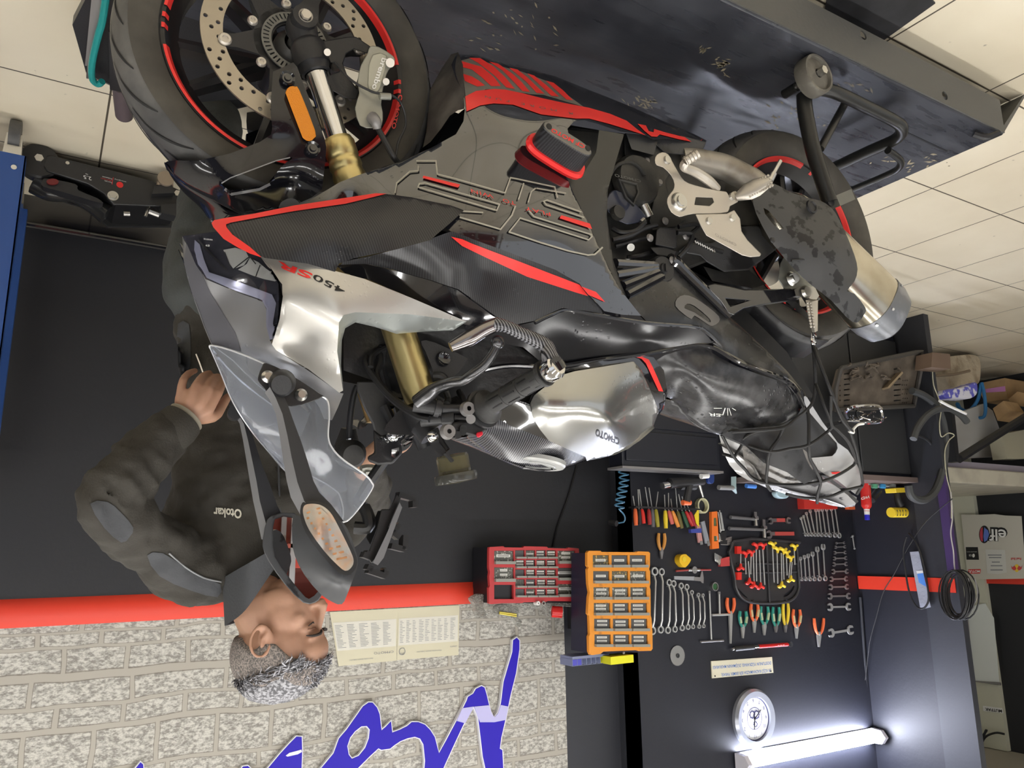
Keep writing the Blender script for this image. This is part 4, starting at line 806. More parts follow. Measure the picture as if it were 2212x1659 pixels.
tag(MB().tube([WB(1246, 1005), WB(1240, 1030), WB(1225, 1080), WB(1205, 1135), WB(1195, 1182)], .004, 6, sm=4).make('thin_cable', BLACKT), 'thin black cable running down the dark wall to the red drawer cabinet', 'cable')
tag(MB().plate([(790, 272), (940, 285), (948, 410), (780, 395)], lambda x, y, h: PZ(x, y, 2.60)+V((0, .003-h, 0)), .10).make('rusty_brown_box', mat('rust_brown', (.15, .10, .07), .8)), 'dark brown box between the crate and the cloth bundle', 'box')
sk_ = smoothpoly([(955, 310), (1110, 280), (1190, 280), (1250, 320), (1250, 490), (1200, 540), (1080, 555), (980, 530), (945, 430)], 3)
t = thing('cloth_bundle', 'bundle of dirty cream cloth bags on the floor by the far room', 'bundle', PZ(1100, 400, 3.0)); MB().plate(sk_, lambda x, y, h: PZ(x, y, 3.05)+V((0, .15-h, 0)), .22, step=25).make('bundle', mat('dirty_cream_cloth', (.42, .35, .25), .9, noise=(10, (.25, .19, .12), .5, .7), bump=(12, 1, 'noise', .03)), t, bevel=.02)
MB().tube([PZ(950, 440, 2.93), PZ(1100, 430, 2.92), PZ(1240, 400, 2.93)], .01, sm=3).make('strap', mat('strap_brown', (.2, .15, .1), .8), t)
t = thing('tissue_pack', 'blue and white plastic tissue pack against the cloth bundle', 'pack', PZ(1130, 580, 3.0)); MB().plate(smoothpoly([(990, 570), (1150, 545), (1260, 500), (1275, 590), (1220, 640), (1100, 640), (1000, 630)], 3), lambda x, y, h: PZ(x, y, 2.84)+V((0, .06-h, 0)), .09).make('pack', mat('pack_blue_white', (.75, .75, .85), .3, noise=(14, (.12, .12, .55), .5, .55)), t, bevel=.01)
# far-room boxes
CB = mat('cardboard', (.42, .27, .13), .8, noise=(12, (.35, .22, .11), .4, .7))
def cbox(label, pts, X, depth, extra=None):
    t = thing('cardboard_box', label, 'box', onX(1780+pts[0][0]*.2532, 700+pts[0][1]*.2532, X)); fn = lambda x, y, h: onX(1780+x*.2532, 700+y*.2532, X)+V((h-depth, 0, 0))
    MB().plate(pts, fn, depth).make('box_body', CB, t)
    if extra: MB().plate(extra, lambda x, y, h: fn(x, y, depth+.002+h), .002).make('tape_strip', mat('tape_pink', (.62, .25, .55), .4), t)
    return t
cbox('open cardboard box with a pink tape strip in the far heap', [(1350, 500), (1540, 460), (1565, 640), (1370, 670), (1335, 590)], -6.45, .3, [(1378, 555), (1545, 530), (1550, 575), (1385, 585)])
cbox('plain cardboard box at the right edge beside the taped box', [(1575, 640), (1650, 575), (1740, 600), (1740, 700), (1600, 690)], -6.4, .2)
cbox('tilted cardboard box end nearest the diagonal strut', [(1440, 720), (1530, 655), (1590, 740), (1480, 825)], -6.15, .2)
cbox('shaded tan cardboard box behind the taped box', [(1540, 460), (1660, 480), (1720, 520), (1720, 600), (1565, 620)], -6.76, .13)
# white basin panel, strut, counter
t = thing('stone_counter', 'cream stone counter with thick front edge beyond the pillar', 'counter', (-5.5, 2.8, 0)); STN = mat('cream_stone', (.55, .52, .42), .4, noise=(8, (.42, .39, .32), .4, .7))
yc = onZ(2043, 1042, .92).y; yc = 2.95
p0 = onY(2043, 1042, yc); p1 = onY(2050, 1008, yc)
MB().bb((XF+.01, yc, p1.z), (p0.x, 4.07, p0.z)).make('slab', STN, t, bevel=.01)
MB().bb((XF+.01, yc+.04, p1.z-.05), (p0.x-.03, 4.07, p1.z)).make('under_rail', mat('lavender_grey', (.33, .30, .36), .6), t)
MB().bb((-7.1, yc-.02, p0.z+.10), (p0.x-.6, yc+.02, p0.z+.2)).make('support_rail', STN, t) if 0 else None
tag(MB().plate([(1100, 780), (1360, 680), (1440, 740), (1500, 900), (1550, 1130), (1140, 1150)], lambda x, y, h: PZ(x, y, 3.20)+V((0, .03-h, 0)), .03).make('curved_sheet', mat('panel_grey_white', (.48, .48, .47), .4)), 'pale grey curved panel between stone counter and cardboard boxes', 'panel')
tag(MB().tube([PZ(1150, 1150, 2.9), PZ(1706, 800, 2.9), PZ(2000, 610, 2.9)], .03, 8).make('diagonal_strut', SATIN), 'black diagonal steel strut crossing the pale curved panel', 'strut')
tag(MB().bar(PZ(1105, 1180, 2.9), PZ(1060, 740, 2.9), .06, .04).make('counter_leg', SATIN), 'black vertical leg at the end of the stone counter', 'leg')
tag(MB().plate([(1520, 940), (1720, 900), (1720, 1150), (1560, 1150)], lambda x, y, h: PZ(x, y, 3.0)+V((0, .1-h, 0)), .1).make('cream_box', mat('cream_carton', (.36, .34, .25), .7)), 'cream carton beside the stone counter and diagonal strut', 'box')
# hoses and cables at the pillar
def strand(name, label, cat, pts, Y, r, m_): return tag(MB().tube([PZ(x, y, Y) if Y != 'X' else onX(1780+x*.2532, 700+y*.2532, -6.13) for x, y in pts], r, 8, sm=6).make(name, m_), label, cat)
HOSE = mat('grey_hose', (.055, .058, .06), .5)
strand('thick_hose', 'thick grey hose looped beside the dark cabinet', 'hose', [(750, 570), (850, 610), (950, 690), (1010, 820), (1035, 1000), (1020, 1200), (960, 1400), (880, 1490), (800, 1500), (740, 1460), (720, 1380)], 2.62, .022, HOSE)
strand('thick_hose', 'short grey hose curving over the looped hose', 'hose', [(762, 980), (800, 880), (880, 780), (980, 725), (1080, 725), (1160, 770), (1220, 835)], 2.55, .020, HOSE)
strand('thin_black_cable', 'thin black cable curving inside the hose loop', 'cable', [(800, 950), (880, 990), (950, 1080), (985, 1200)], 2.66, .008, SATIN)
strand('blue_hose', 'thin blue hose looped over the cardboard boxes', 'hose', [(1340, 510), (1310, 650), (1230, 740), (1150, 710), (1140, 680), (1200, 770), (1330, 800), (1375, 760), (1370, 620), (1345, 500)], 'X', .013, mat('hose_bright_blue', (.03, .16, .36), .35))
strand('white_cable', 'cream cable hanging down the pillar edge', 'cable', [(925, 400), (935, 520), (980, 640), (1000, 720), (985, 850), (1000, 960), (1060, 930), (1110, 950), (1060, 1000), (1030, 1100), (1045, 1300), (1080, 1450), (1085, 1660)], 2.6, .0035, mat('cable_cream', (.5, .48, .36), .5))
strand('white_pen_wire', 'white plastic rod caught in the cables beside the hose', 'rod', [(985, 655), (1060, 695), (1210, 765)], 2.5, .008, WHITE)
# ================================================================ LEFT WALL: red stripe, cable loops, packet, wire coil, poster
def Z8(x, y): return (1800+x*.37319, 1040+y*.37319)
L8 = lambda x, y, h=0: onX(*Z8(x, y), XS+.02+h)
t = thing('plastic_packet', 'clear plastic packet with blue label hung on the red stripe', 'packet', L8(500, 560)); MB().plate([(443, 408), (495, 404), (565, 728), (505, 742)], lambda x, y, h: L8(x, y, h+.01), .01).make('packet_film', mat('packet_film', (.36, .38, .45), .15, bump=(20, 1, 'noise', .01)), t)
MB().plate([(486, 535), (520, 530), (540, 610), (520, 600), (495, 585)], lambda x, y, h: L8(x, y, .021+h), .001).make('blue_label', mat('label_blue', (.10, .28, .75), .3), t); MB().plate([(480, 518), (518, 515), (521, 530), (484, 534)], lambda x, y, h: L8(x, y, .021+h), .001).make('white_band', WHITE, t)
tag(MB().tube([L8(435, 300, .04), L8(470, 340, .05), L8(505, 420, .06), L8(530, 520, .06), L8(550, 640, .06), L8(548, 700, .06), L8(520, 735, .06), L8(480, 720, .05), L8(440, 640, .04), L8(415, 500, .04), L8(405, 400, .04), L8(425, 320, .04)], .0055, 8, sm=5).make('black_cable_loop', SATIN), 'black cable looped around the plastic packet', 'cable')
tag(MB().tube([L8(690, 100, .03), L8(540, 230, .03), L8(435, 380, .03), L8(350, 540, .03), L8(290, 640, .03), L8(245, 800, .03), L8(213, 920, .03), L8(200, 1020, .02), L8(185, 1150, .02)], .0028, 6, sm=4).make('thin_cable', SATIN), 'thin sagging cable crossing the red stripe with a small white connector', 'cable')
tag(MB().tube([L8(680, 60, .02), L8(690, 200, .02), L8(680, 300, .02), L8(695, 400, .02), L8(700, 480, .02), L8(706, 535, .02)], [.004]*30+[.008]*4, 6, sm=5).make('pillar_wire', mat('wire_pale', (.4, .38, .36), .5)), 'pale wire with white switch running up the pillar', 'wire')
cc = onX(*Z8(718, 655), XS+.12); m = MB(); rnd = random.Random(2)
for i in range(22):
    r1 = .118+rnd.uniform(-.016, .016); r2 = .062+rnd.uniform(-.014, .014); ox = rnd.uniform(-.03, .03); oy = rnd.uniform(-.012, .012)
    m.tube([cc+V((ox+.02*math.sin(k_), oy+math.cos(k_)*r2*1.25, math.sin(k_)*r1)) for k_ in [2*math.pi*j/22 for j in range(22)]], .0042, 5, closed=True)
tag(m.make('wire_coil', SATIN), 'coil of black wire hung over the end of the red stripe', 'coil')
tag(MB().tube([L8(780, 560, .1), L8(795, 620, .1), L8(780, 720, .1), L8(820, 700, .1), L8(835, 640, .1), L8(820, 565, .1)], .003, 6, sm=5).make('wire_tail', TDARK), 'loose thin wire tail beside the wire coil', 'wire')
m = MB(); a = onX(2045, 1062, XS+.02); b = onX(2073, 1062, XS+.02); sbox('door_1_jamb', (XS-.01, 2.600, .99), (XS+.018, 2.652, 1.56), mat('jamb_purple', (.06, .035, .12), .4)); del m
# far wall with cream door
FX = lambda x, y, h=0: onX(*Z8(x, y), XF+.03+h)
q = [onX(2098, 1659, XF), onX(2062, 1100, XF)]
dy0 = onX(2140, 1300, XF).y; dy1 = onX(2078, 1300, XF).y+.25
sbox('door_1', (XF, dy0, 0), (XF+.05, dy1, 3.025), CREAM)
t = thing('door_window_pane', 'frosted white window pane in the cream door of the far room', 'window', FX(860, 900))
MB().plate([(778, 725), (880, 705), (930, 790), (962, 1170), (805, 1150)], lambda x, y, h: FX(x, y, .03+h), .01).make('pane', mat('pane_white', (.72, .76, .74), .35), t); MB().tube([FX(770, 720, .05), FX(800, 1155, .05), FX(968, 1172, .05)], .012, 6).make('frame', TDARK, t)
t = thing('room_sign', 'small white door sign reading the word for kitchen', 'sign', FX(925, 1320)); MB().plate([(865, 1298), (978, 1312), (985, 1342), (868, 1328)], lambda x, y, h: FX(x, y, .022+h), .005).make('sign_plate', WHITE, t)
m = MB(); pxtext(m, 'MUTFAK', Z8(976, 1322), Z8(880, 1310), (1, 6.2), lambda x, y: onX(x, y, XF+.03+.029), bold=.02); m.make('sign_text', BLACKT, t)
sbox('wall_far_lintel', (XF, .6, 3.03), (XS-.16, 4.08, 3.1), mat('lintel_beige', (.42, .39, .33), .7))
a = FX(905, 570); sbox('trim_3', (XF, -1, a.z-.09), (XF+.02, dy0, a.z+.03), WRED)
tag(MB().tube([FX(990, 1462, .1), FX(940, 1455, .1), FX(880, 1480, .1), FX(845, 1545, .1), FX(880, 1450, .1), FX(885, 1445, .1), FX(850, 1500, .1), FX(830, 1565, .1)], .009, 6, sm=5).make('loose_cable', SATIN), 'loose dark cable dangling beside the kitchen door sign', 'cable')
# sponsor poster
XP = XF+.07; P9 = lambda x, y, h=0: onX(1960+x*.15672, 1040+y*.15672, XP+h)
t = thing('sponsor_poster', 'white poster board with round red and blue logo and small brand marks', 'poster', P9(1150, 900))
MB().plate([(740, 455), (1020, 458), (1200, 450), (1350, 470), (1575, 478), (1640, 1340), (1300, 1345), (840, 1352), (825, 1300)], P9, .012).make('board', mat('poster_offwhite', (.56, .54, .47), .5), t)
pw = lambda e: (lambda x, y: onX(x, y, XP+.014+e))
m = MB(); pxtext(m, 'elf', (1960+1375*.15672, 1040+650*.15672), (1960+1128*.15672, 1040+640*.15672), (1, 27), pw(0), bold=.05, spacing=.9); m.make('logo_outline', BLACKT, t)
m = MB(); pxtext(m, 'elf', (1960+1368*.15672, 1040+668*.15672), (1960+1138*.15672, 1040+658*.15672), (1, 25), pw(.003), bold=.012, spacing=.95); m.make('logo_letters', WHITE, t)
el = lambda cx, cy, rx, ry, n=24, a0=0, a1=360: [(cx+rx*math.cos(math.radians(a0+(a1-a0)*i/n)), cy+ry*math.sin(math.radians(a0+(a1-a0)*i/n))) for i in range(n)]
m = MB(); m.plate(el(1060, 730, 72, 122), lambda x, y, h: P9(x, y, .013+h), .001); m.make('logo_disc_edge', BLACKT, t)
m = MB(); m.plate(el(1040, 730, 42, 100, 24, 90, 275), lambda x, y, h: P9(x, y, .0145+h), .001); m.make('logo_red_half', mat('logo_red', (.5, .05, .08), .4), t)
m = MB(); m.plate([(1062, 630), (1078, 650), (1110, 672), (1128, 730), (1100, 810), (1060, 835), (1048, 760)], lambda x, y, h: P9(x, y, .0145+h), .001); m.make('logo_blue_half', mat('logo_blue', (.12, .2, .6), .4), t)
MB().plate([(805, 905), (972, 905), (988, 1080), (815, 1078)], lambda x, y, h: P9(x, y, .012+h), .002).make('black_sticker', BLACKT, t)
m = MB(); m.plate(el(912, 1022, 18, 26), lambda x, y, h: P9(x, y, .0145+h), .001); pxtext(m, 'GB', (1960+888*.15672, 1040+1005*.15672), (1960+850*.15672, 1040+1005*.15672), (0, 4.5), pw(.001)); pxtext(m, 'GENUINE PARTS', (1960+960*.15672, 1040+965*.15672), (1960+820*.15672, 1040+965*.15672), (0, 1.6), pw(.001)); m.make('sticker_print', LBL, t)
MB().plate([(840, 1212), (1012, 1208), (1005, 1268), (838, 1272)], lambda x, y, h: P9(x, y, .012+h), .002).make('red_sticker', REDD, t)
m = MB(); pxtext(m, 'MOTUL', (1960+1002*.15672, 1040+1222*.15672), (1960+848*.15672, 1040+1226*.15672), (0, 5.4), pw(.002), bold=.03); m.make('red_sticker_text', WHITE, t)
m = MB(); pxtext(m, 'Red Bull', (1960+1572*.15672, 1040+1050*.15672), (1960+1432*.15672, 1040+1052*.15672), (0, 5), pw(0), bold=.02)
for s in (-1, 1): m.plate([(1508+s*4, 1200), (1508+s*30, 1160), (1508+s*60, 1185), (1508+s*80, 1155), (1508+s*66, 1205), (1508+s*40, 1225), (1508+s*20, 1222)], lambda x, y, h: P9(x, y, .0148+h), .001)
m.make_each('red_print', mat('print_red', (.6, .06, .06), .5), t)
MB().plate(el(1508, 1195, 34, 55), lambda x, y, h: P9(x, y, .0128+h), .001).make('yellow_print', mat('print_yellow', (.85, .6, .05), .5), t)
MB().plate([(1075, 935), (1345, 945), (1370, 1255), (1240, 1278), (1100, 1265)], lambda x, y, h: P9(x, y, .012+h), .003).make('notice_sheet', mat('notice_white', (.60, .60, .56), .3), t)
m = MB()
for yy, a_, b_ in ((1015, 1110, 1300), (1050, 1125, 1295), (1112, 1165, 1275), (1162, 1150, 1310), (1220, 1145, 1315)): m.plate([(a_, yy-7), (b_, yy-7), (b_, yy+7), (a_, yy+7)], lambda x, y, h: P9(x, y, .0155+h), .0005)
m.make('notice_print', INK, t)

# shelf rack behind the viewer, seen only in the mirror; boxes invented for the reflection
t = thing('steel_rack', 'red-brown steel shelf rack reflected in the motorcycle mirror', 'shelf rack', (-.9, -3.0, 0)); RB = mat('rack_red_brown', (.28, .06, .04), .6)
for z in (.4, .9, 1.32, 1.75, 2.2): MB().bb((-2.4, -3.4, z), (.5, -3.0, z+.03)).make('shelf_board', RB, t)
for x in (-2.4, -1.4, -.45, .46):
    for y in (-3.4, -3.04): MB().bb((x, y, 0), (x+.04, y+.04, 2.25)).make('post', STEEL, t)
MB().bb((-2.4, -3.44, .05), (.5, -3.41, 2.2)).make('back_panel', RB, t)
rnd = random.Random(9)
for i in range(9):
    x = -2.2+i*.3; c_ = [(.02, .03, .3), (.6, .6, .58), (.5, .05, .03), (.03, .03, .03), (.6, .55, .4)][i % 5]; n_ = ['blue', 'white', 'red', 'black', 'cream'][i % 5]
    tag(MB().bb((x, -3.35, 1.351), (x+.2, -3.08, 1.351+rnd.uniform(.12, .3))).make('invented_box', mat('stored_%s' % n_, c_, .5), bevel=.006), '%s box on the rack reflected in the mirror, place %s from the wall side' % (n_, ['first', 'second', 'third', 'fourth', 'fifth', 'sixth', 'seventh', 'eighth', 'ninth'][i]), 'box', 'boxes on the reflected rack')
# ================================================================ LIFT PLATFORM
PZT = .19
def plat_mat():
    m = mat('lift_platform_black', (.035, .037, .046), .34, noise=(5, (.055, .058, .07), .45, .62), bump=(35, .12))
    nt = m.node_tree; b = nt.nodes['Principled BSDF']; L = nt.links.new
    tc = nt.nodes.new('ShaderNodeTexCoord'); mp = nt.nodes.new('ShaderNodeMapping'); mp.inputs['Scale'].default_value = (2.2, 14, 1); n = nt.nodes.new('ShaderNodeTexNoise'); n.inputs['Scale'].default_value = 3; n.inputs['Detail'].default_value = 8
    L(tc.outputs['Object'], mp.inputs[0]); L(mp.outputs[0], n.inputs['Vector']); r = nt.nodes.new('ShaderNodeMapRange'); r.inputs[1].default_value = .35; r.inputs[2].default_value = .75; r.inputs[3].default_value = .22; r.inputs[4].default_value = .6
    L(n.outputs['Fac'], r.inputs[0]); L(r.outputs[0], b.inputs['Roughness']); return m
PM = plat_mat(); LIFTG = mat('lift_side_grey', (.085, .085, .08), .5, bump=(80, .25))
lift = thing('motorcycle_lift', 'low black motorcycle lift platform with folded ramp and grey side rail', 'lift', (-1.2, 1.35, 0))
X0, X1, YA, YC = -2.355, .012, 1.045, 1.70
m = MB(); m.bb((X0, YA, .155), (X1, YC, PZT)); m.make('deck', PM, lift, bevel=.004)
zb = onY(1905, 87, YA).z
m = MB(); hole_ = []
for p in ((1862, 78), (2038, 208)):
    c = onY(*p, YA); hole_.append([(c.x+.013*math.cos(i*math.pi/8), c.z+.013*math.sin(i*math.pi/8)) for i in range(16)])
m.plate([(X0, max(.05, zb)), (X1, max(.05, zb)), (X1, .185), (X0, .185)], lambda x, z, h: V((x, YA-.004+h, z)), .004, holes=hole_); m.make('side_rail', LIFTG, lift)
MB().bb((X0+.05, YC-.05, .05), (X1-.05, YC, .155)).make('side_rail', LIFTG, lift); MB().bb((X1-.02, YA, .05), (X1+.003, YC+.3, .197)).make('end_strip', mat('end_strip_steel', (.35, .33, .32), .5, metal=.6), lift)
m = MB(); m.loft([[V((X0, y, .185)), V((X0-.17, y, .012)), V((X0-.17, y, .002)), V((X0, y, .165))] for y in (YA, YC)]); m.make('ramp', LIFTG, lift)
m = MB(); m.bar(onZ(1955, 285, PZT+.0006), onZ(2045, 327, PZT+.0006), .006, .001); m.make('deck_seam', BLACKT, lift)
m = MB()
for sx in (-2.0, -.45):
    m.bar((sx, YA+.15, .02), (sx+.9 if sx < -1 else sx-.6, YA+.15, .15), .04, .03); m.bar((sx, YC-.15, .02), (sx+.9 if sx < -1 else sx-.6, YC-.15, .15), .04, .03)
m.bb((-2.2, YA+.08, 0), (-.2, YA+.14, .04)); m.bb((-2.2, YC-.14, 0), (-.2, YC-.08, .04)); m.bb((-2.2, YA+.08, 0), (-2.1, YC-.08, .04)); m.bb((-.3, YA+.08, 0), (-.2, YC-.08, .04)); m.make('scissor_frame', SATIN, lift)
c = onZ(2130, 288, PZT+.01); m = MB(); m.tube([c+V((-.03, -.02, 0)), c+V((0, 0, .012)), c+V((.03, .02, 0))], .010, 8, sm=4); m.make('hook', SATIN, lift)
c = onZ(1955, 112, .02); m = MB(); m.tube([c+V((-.02, .02, .02)), c+V((.0, 0, .03)), c+V((.035, .0, .02))], .009, 8, sm=4); m.make('blue_hose_end', mat('dark_teal', (.02, .07, .12), .4), lift)
# front wheel clamp plate
m = MB(); m.plate(smoothpoly([(X1, 1.68), (X1, 2.05), (-.03, 2.07), (-.18, 2.10), (-.30, 2.02), (-.42, 1.93), (-.50, 1.80), (-.52, 1.68)], 2), lambda x, y, h: V((x, y, .160+h)), .024); m.make('wheel_clamp_plate', SATIN, lift)
c = onZ(222, 140, .2); m = MB(); m.bar(V((-.05, 1.80, .2)), V((-.07, 2.05, .2)), .05, .03); m.make('clamp_jaw', SATIN, lift)
m = MB(); m.cyl(onZ(262, 185, .12), onZ(262, 185, .12)+V((-.02, .14, .01)), .024, n=24); m.make('clamp_handle_tube', mat('purple_brown_rubber', (.10, .075, .08), .5), lift)
# silver edge strip plus bolt
e0 = onZ(205, 0, PZT); e1 = onZ(186, 150, PZT); m = MB(); m.bar(e0+V((0, -.3, 0)), V((X1-.005, 2.06, PZT)), .006, .012); m.bar(V((X1-.005, 2.06, PZT-.01)), V((-.16, 2.12, PZT-.01)), .006, .012); m.make('edge_strip', STEEL, lift)
TEAL = mat('teal_hose', (.02, .27, .26), .35)
tp = [(232, -30), (222, 40), (214, 70), (204, 110), (198, 145), (200, 172), (212, 182), (221, 176)]
tag(MB().tube([onZ(x, y, .215) for x, y in tp], .008, 10, sm=5).make('teal_air_hose', TEAL), 'teal rubber hose bent over the end of the lift by the front tyre', 'hose')
# deck scuffs (paint worn through)
m = MB(); SC = mat('worn_paint_scuff', (.30, .26, .18), .7)
rnd = random.Random(4)
def scuff(cx, cy, w, h, n, ang):
    for i in range(n):
        x = cx+rnd.gauss(0, w); y = cy+rnd.gauss(0, h); l = rnd.uniform(2, 9); a = math.radians(ang+rnd.gauss(0, 25)); t_ = rnd.uniform(.8, 2.4)
        dx, dy = math.cos(a)*l, math.sin(a)*l; nx, ny = -math.sin(a)*t_, math.cos(a)*t_
        m.add([onZ(*p, PZT+.0012) for p in [(x-dx, y-dy), (x+nx, y+ny), (x+dx, y+dy), (x-nx, y-ny)]], [(0, 1, 2, 3)])
scuff(1520, 106, 4, 4, 12, -20); scuff(1562, 135, 10, 8, 26, 10); scuff(1390, 222, 18, 6, 26, 30); scuff(1566, 162, 2, 2, 3, 0); scuff(1105, 62, 60, 22, 30, 30); scuff(1700, 250, 40, 12, 20, 15); scuff(1830, 190, 30, 10, 10, 20); scuff(1960, 350, 40, 8, 24, -15)
m.make('paint_scuff', SC, lift)['kind'] = 'stuff'
tag(MB().plate([(p.x, p.y) for p in (onZ(1782, 16, 0), onZ(1903, 88, 0), onZ(2020, 4, 0), onZ(1960, -60, 0), onZ(1800, -80, 0))], lambda x, y, h: V((x, y, .001+h)), .004).make('rubber_mat', mat('black_mat', (.02, .02, .022), .5, noise=(6, (.05, .05, .055), .4, .65))), 'black rubber sheet on the floor beside the lift', 'mat')
# ================================================================ PADDOCK STAND (rear)
ST = mat('stand_black', (.018, .018, .017), .35)
ps = thing('paddock_stand', 'black tubular paddock stand lifting the rear wheel', 'stand', (-1.7, 1.2, PZT))
zs = PZT+.055
wc = onY(1757, 165, 1.085); r_w = .0515
ax = V((0, 1, 0)); MB().lathe([(.012, -.016), (.030, -.013), (.042, -.010), (.044, -.018), (.050, -.018), (r_w, -.012), (r_w, .012), (.05, .018), (.02, .016)], wc, ax, 40).make('castor_wheel', mat('castor_grey_rubber', (.13, .12, .10), .65, noise=(40, (.2, .19, .16), .5, .7)), ps)
w2 = V((wc.x-.0, 1.56, wc.z)); MB().lathe([(.012, -.016), (.030, -.013), (.042, -.010), (.044, -.018), (.050, -.018), (r_w, -.012), (r_w, .012), (.05, .018), (.02, .016)], w2, ax, 40).make('castor_wheel', MATS['castor_grey_rubber'], ps)
m = MB(); m.cyl(wc-ax*.03, wc+ax*.06, .008); m.cyl(wc-ax*.034, wc-ax*.012, .011, n=6); m.make('axle_bolt', STEEL, ps)
nY = 1.125
pA = V((wc.x-.02, nY, zs)); top = onY(1797, 428, nY)
bend = onZ(1945, 272, zs+.01)
tubes = [V((wc.x, nY, zs+.012)), V((bend.x+.08, nY+.005, zs+.02)), V((bend.x, nY+.06, zs+.025)), onZ(1925, 310, zs+.02), onZ(1850, 343, zs+.02), onZ(1790, 372, zs+.02)]
MB().tube([onZ(1748, 190, zs+.012), onZ(1800, 198, zs+.012), onZ(1870, 230, zs+.012), onZ(1928, 259, zs+.012), onZ(1948, 277, zs+.02), onZ(1935, 300, zs+.02), onZ(1870, 330, zs+.02), onZ(1780, 372, zs+.02)], .0165, 14, sm=8).make('base_tube', ST, ps)
MB().tube([onY(1737, 206, nY), onY(1740, 245, nY), onY(1758, 330, nY), onY(1792, 436, nY)], .019, 14, sm=8).make('lifting_arm', ST, ps)
MB().tube([onY(1828, 218, nY), onY(1772, 322, nY)], .010, 12).make('brace_tube', ST, ps)
MB().tube([onZ(1918, 325, zs+.05), onZ(1945, 347, zs+.05), onZ(1938, 366, zs+.05), onZ(1900, 385, zs+.05), onZ(1830, 414, zs+.05)], .010, 12, sm=6).make('handle_loop', ST, ps)
a = onY(1800, 438, nY); b = onY(1833, 424, nY); m = MB(); m.bar(a, b, .028, .028, up=(0, 1, 0)); m.make('square_adapter', mat('adapter_grey', (.15, .15, .13), .5), ps)
m = MB(); m.cyl(b+V((.001, 0, 0)), b+V((-.002, 0, 0)), .009); m.make('adapter_opening', BLACKT, ps)
MB().cyl(wc+ax*.05, wc+ax*.09, .012).make('axle_stub', ST, ps)
MB().tube([V((wc.x-.02, 1.52, zs)), V((-1.66, 1.52, .45))], .017).make('lifting_arm', ST, ps)
# ================================================================ LEFT SIDE: floor jack, blue frame
def Z3(x, y): return (x/2.963, y/2.963)
YJ = 2.93
J = lambda x, y, h=0: onY(*Z3(x, y), YJ)+V((0, -h, 0))
jk = thing('floor_jack', 'black trolley jack with 2.5 marking lying low against the back wall', 'jack', J(600, 1000)); JB = mat('jack_black', (.02, .02, .021), .4, bump=(60, .2))
MB().plate([(300, 1022), (330, 1018), (940, 1170), (1000, 1195), (1100, 1218), (1152, 1242), (1160, 1258), (1150, 1335), (1080, 1342), (720, 1330), (660, 1260), (560, 1200), (300, 1120), (280, 1090)], lambda x, y, h: J(x, y, .02+h), .012).make('side_plate', JB, jk, bevel=.003)
MB().plate([(300, 1022), (940, 1170), (1152, 1242), (1150, 1335), (720, 1330), (560, 1200), (300, 1120)], lambda x, y, h: J(x, y, -.20+h), .012).make('side_plate', JB, jk)
m = MB(); m.plate([(310, 1040), (940, 1190), (1130, 1250), (1130, 1325), (740, 1315), (600, 1210), (330, 1120)], lambda x, y, h: J(x, y, -.18+h), .19); m.make('inner_frame', BLACKT, jk)
for x, y, r in ((250, 1045, .062),): MB().lathe([(0, -.03), (r*.35, -.03), (r*.9, -.025), (r, -.018), (r, .02), (0, .02)], J(x, y, .0), (0, 1, 0), 30).make('front_wheel', JB, jk)
m = MB(); m.cyl(J(250, 1040, .02), J(250, 1040, .04), .014, n=6); m.cyl(J(718, 1278, .03), J(718, 1278, .045), .013, n=6); m.cyl(J(718, 1278, .03), J(718, 1278, .036), .018); m.cyl(J(1127, 1262, .03), J(1127, 1262, .04), .012, n=6); m.cyl(J(430, 1070, .03), J(430, 1070, .036), .006); m.make_each('hex_bolt', STEEL, jk)
m = MB(); m.tube([J(240, 1130, -.04), J(330, 1180, -.04), J(480, 1210, -.05), (J(600, 1280, -.05)), J(690, 1340, -.05)], [.05, .045, .03, .03, .04], 12, sm=5); m.make('lifting_arm', mat('jack_gloss', (.02, .02, .02), .2, bump=(30, .5)), jk)
m = MB(); m.plate(smoothpoly([(272, 1180), (300, 1165), (480, 1200), (500, 1240), (620, 1290), (640, 1320), (400, 1250), (275, 1215)], 3), lambda x, y, h: J(x, y, -.02+h), .05); m.make('arm_guard', SATIN, jk)
m = MB(); eru_ = [J(335+38*math.cos(a), 1192+18*math.sin(a), .033) for a in [2*math.pi*i/24 for i in range(24)]]; m.loft([eru_, [p+V((0, -.008, 0)) for p in eru_]]); m.make('red_saddle_pad', mat('pad_red', (.16, .015, .015), .5), jk)
m = MB(); m.plate([(975, 1230), (1085, 1215), (1100, 1275), (960, 1282)], lambda x, y, h: J(x, y, .03+h), .03); m.make('castor_bracket', JB, jk)
m = MB(); m.tube([J(1005, 1225, .05), J(1020, 1180, .05), J(1045, 1155, .05), J(1075, 1185, .05), J(1080, 1230, .05)], .010, 8, sm=4); m.cyl(J(1045, 1190, .03), J(1045, 1190, .07), .028); m.make('rear_castor', mat('castor_steel_brown', (.32, .26, .2), .4, metal=.5), jk)
m = MB(); m.plate([(1015, 1350), (1130, 1340), (1170, 1360), (1165, 1395), (1145, 1400), (1140, 1425), (1020, 1400)], lambda x, y, h: J(x, y, -.0+h), .06); m.make('handle_socket', JB, jk)
m = MB(); m.tube([J(930, 1385, .0), J(950, 1318, .0)], .006); m.tube([J(955, 1350, 0), J(1020, 1375, 0)], .012); m.cyl(J(790, 1366, .0), J(830, 1368, 0), .010); m.make('release_rod', STEEL, jk)
m = MB(); Jt = lambda x, y: onY(x, y, YJ)+V((0, -.0335, 0))
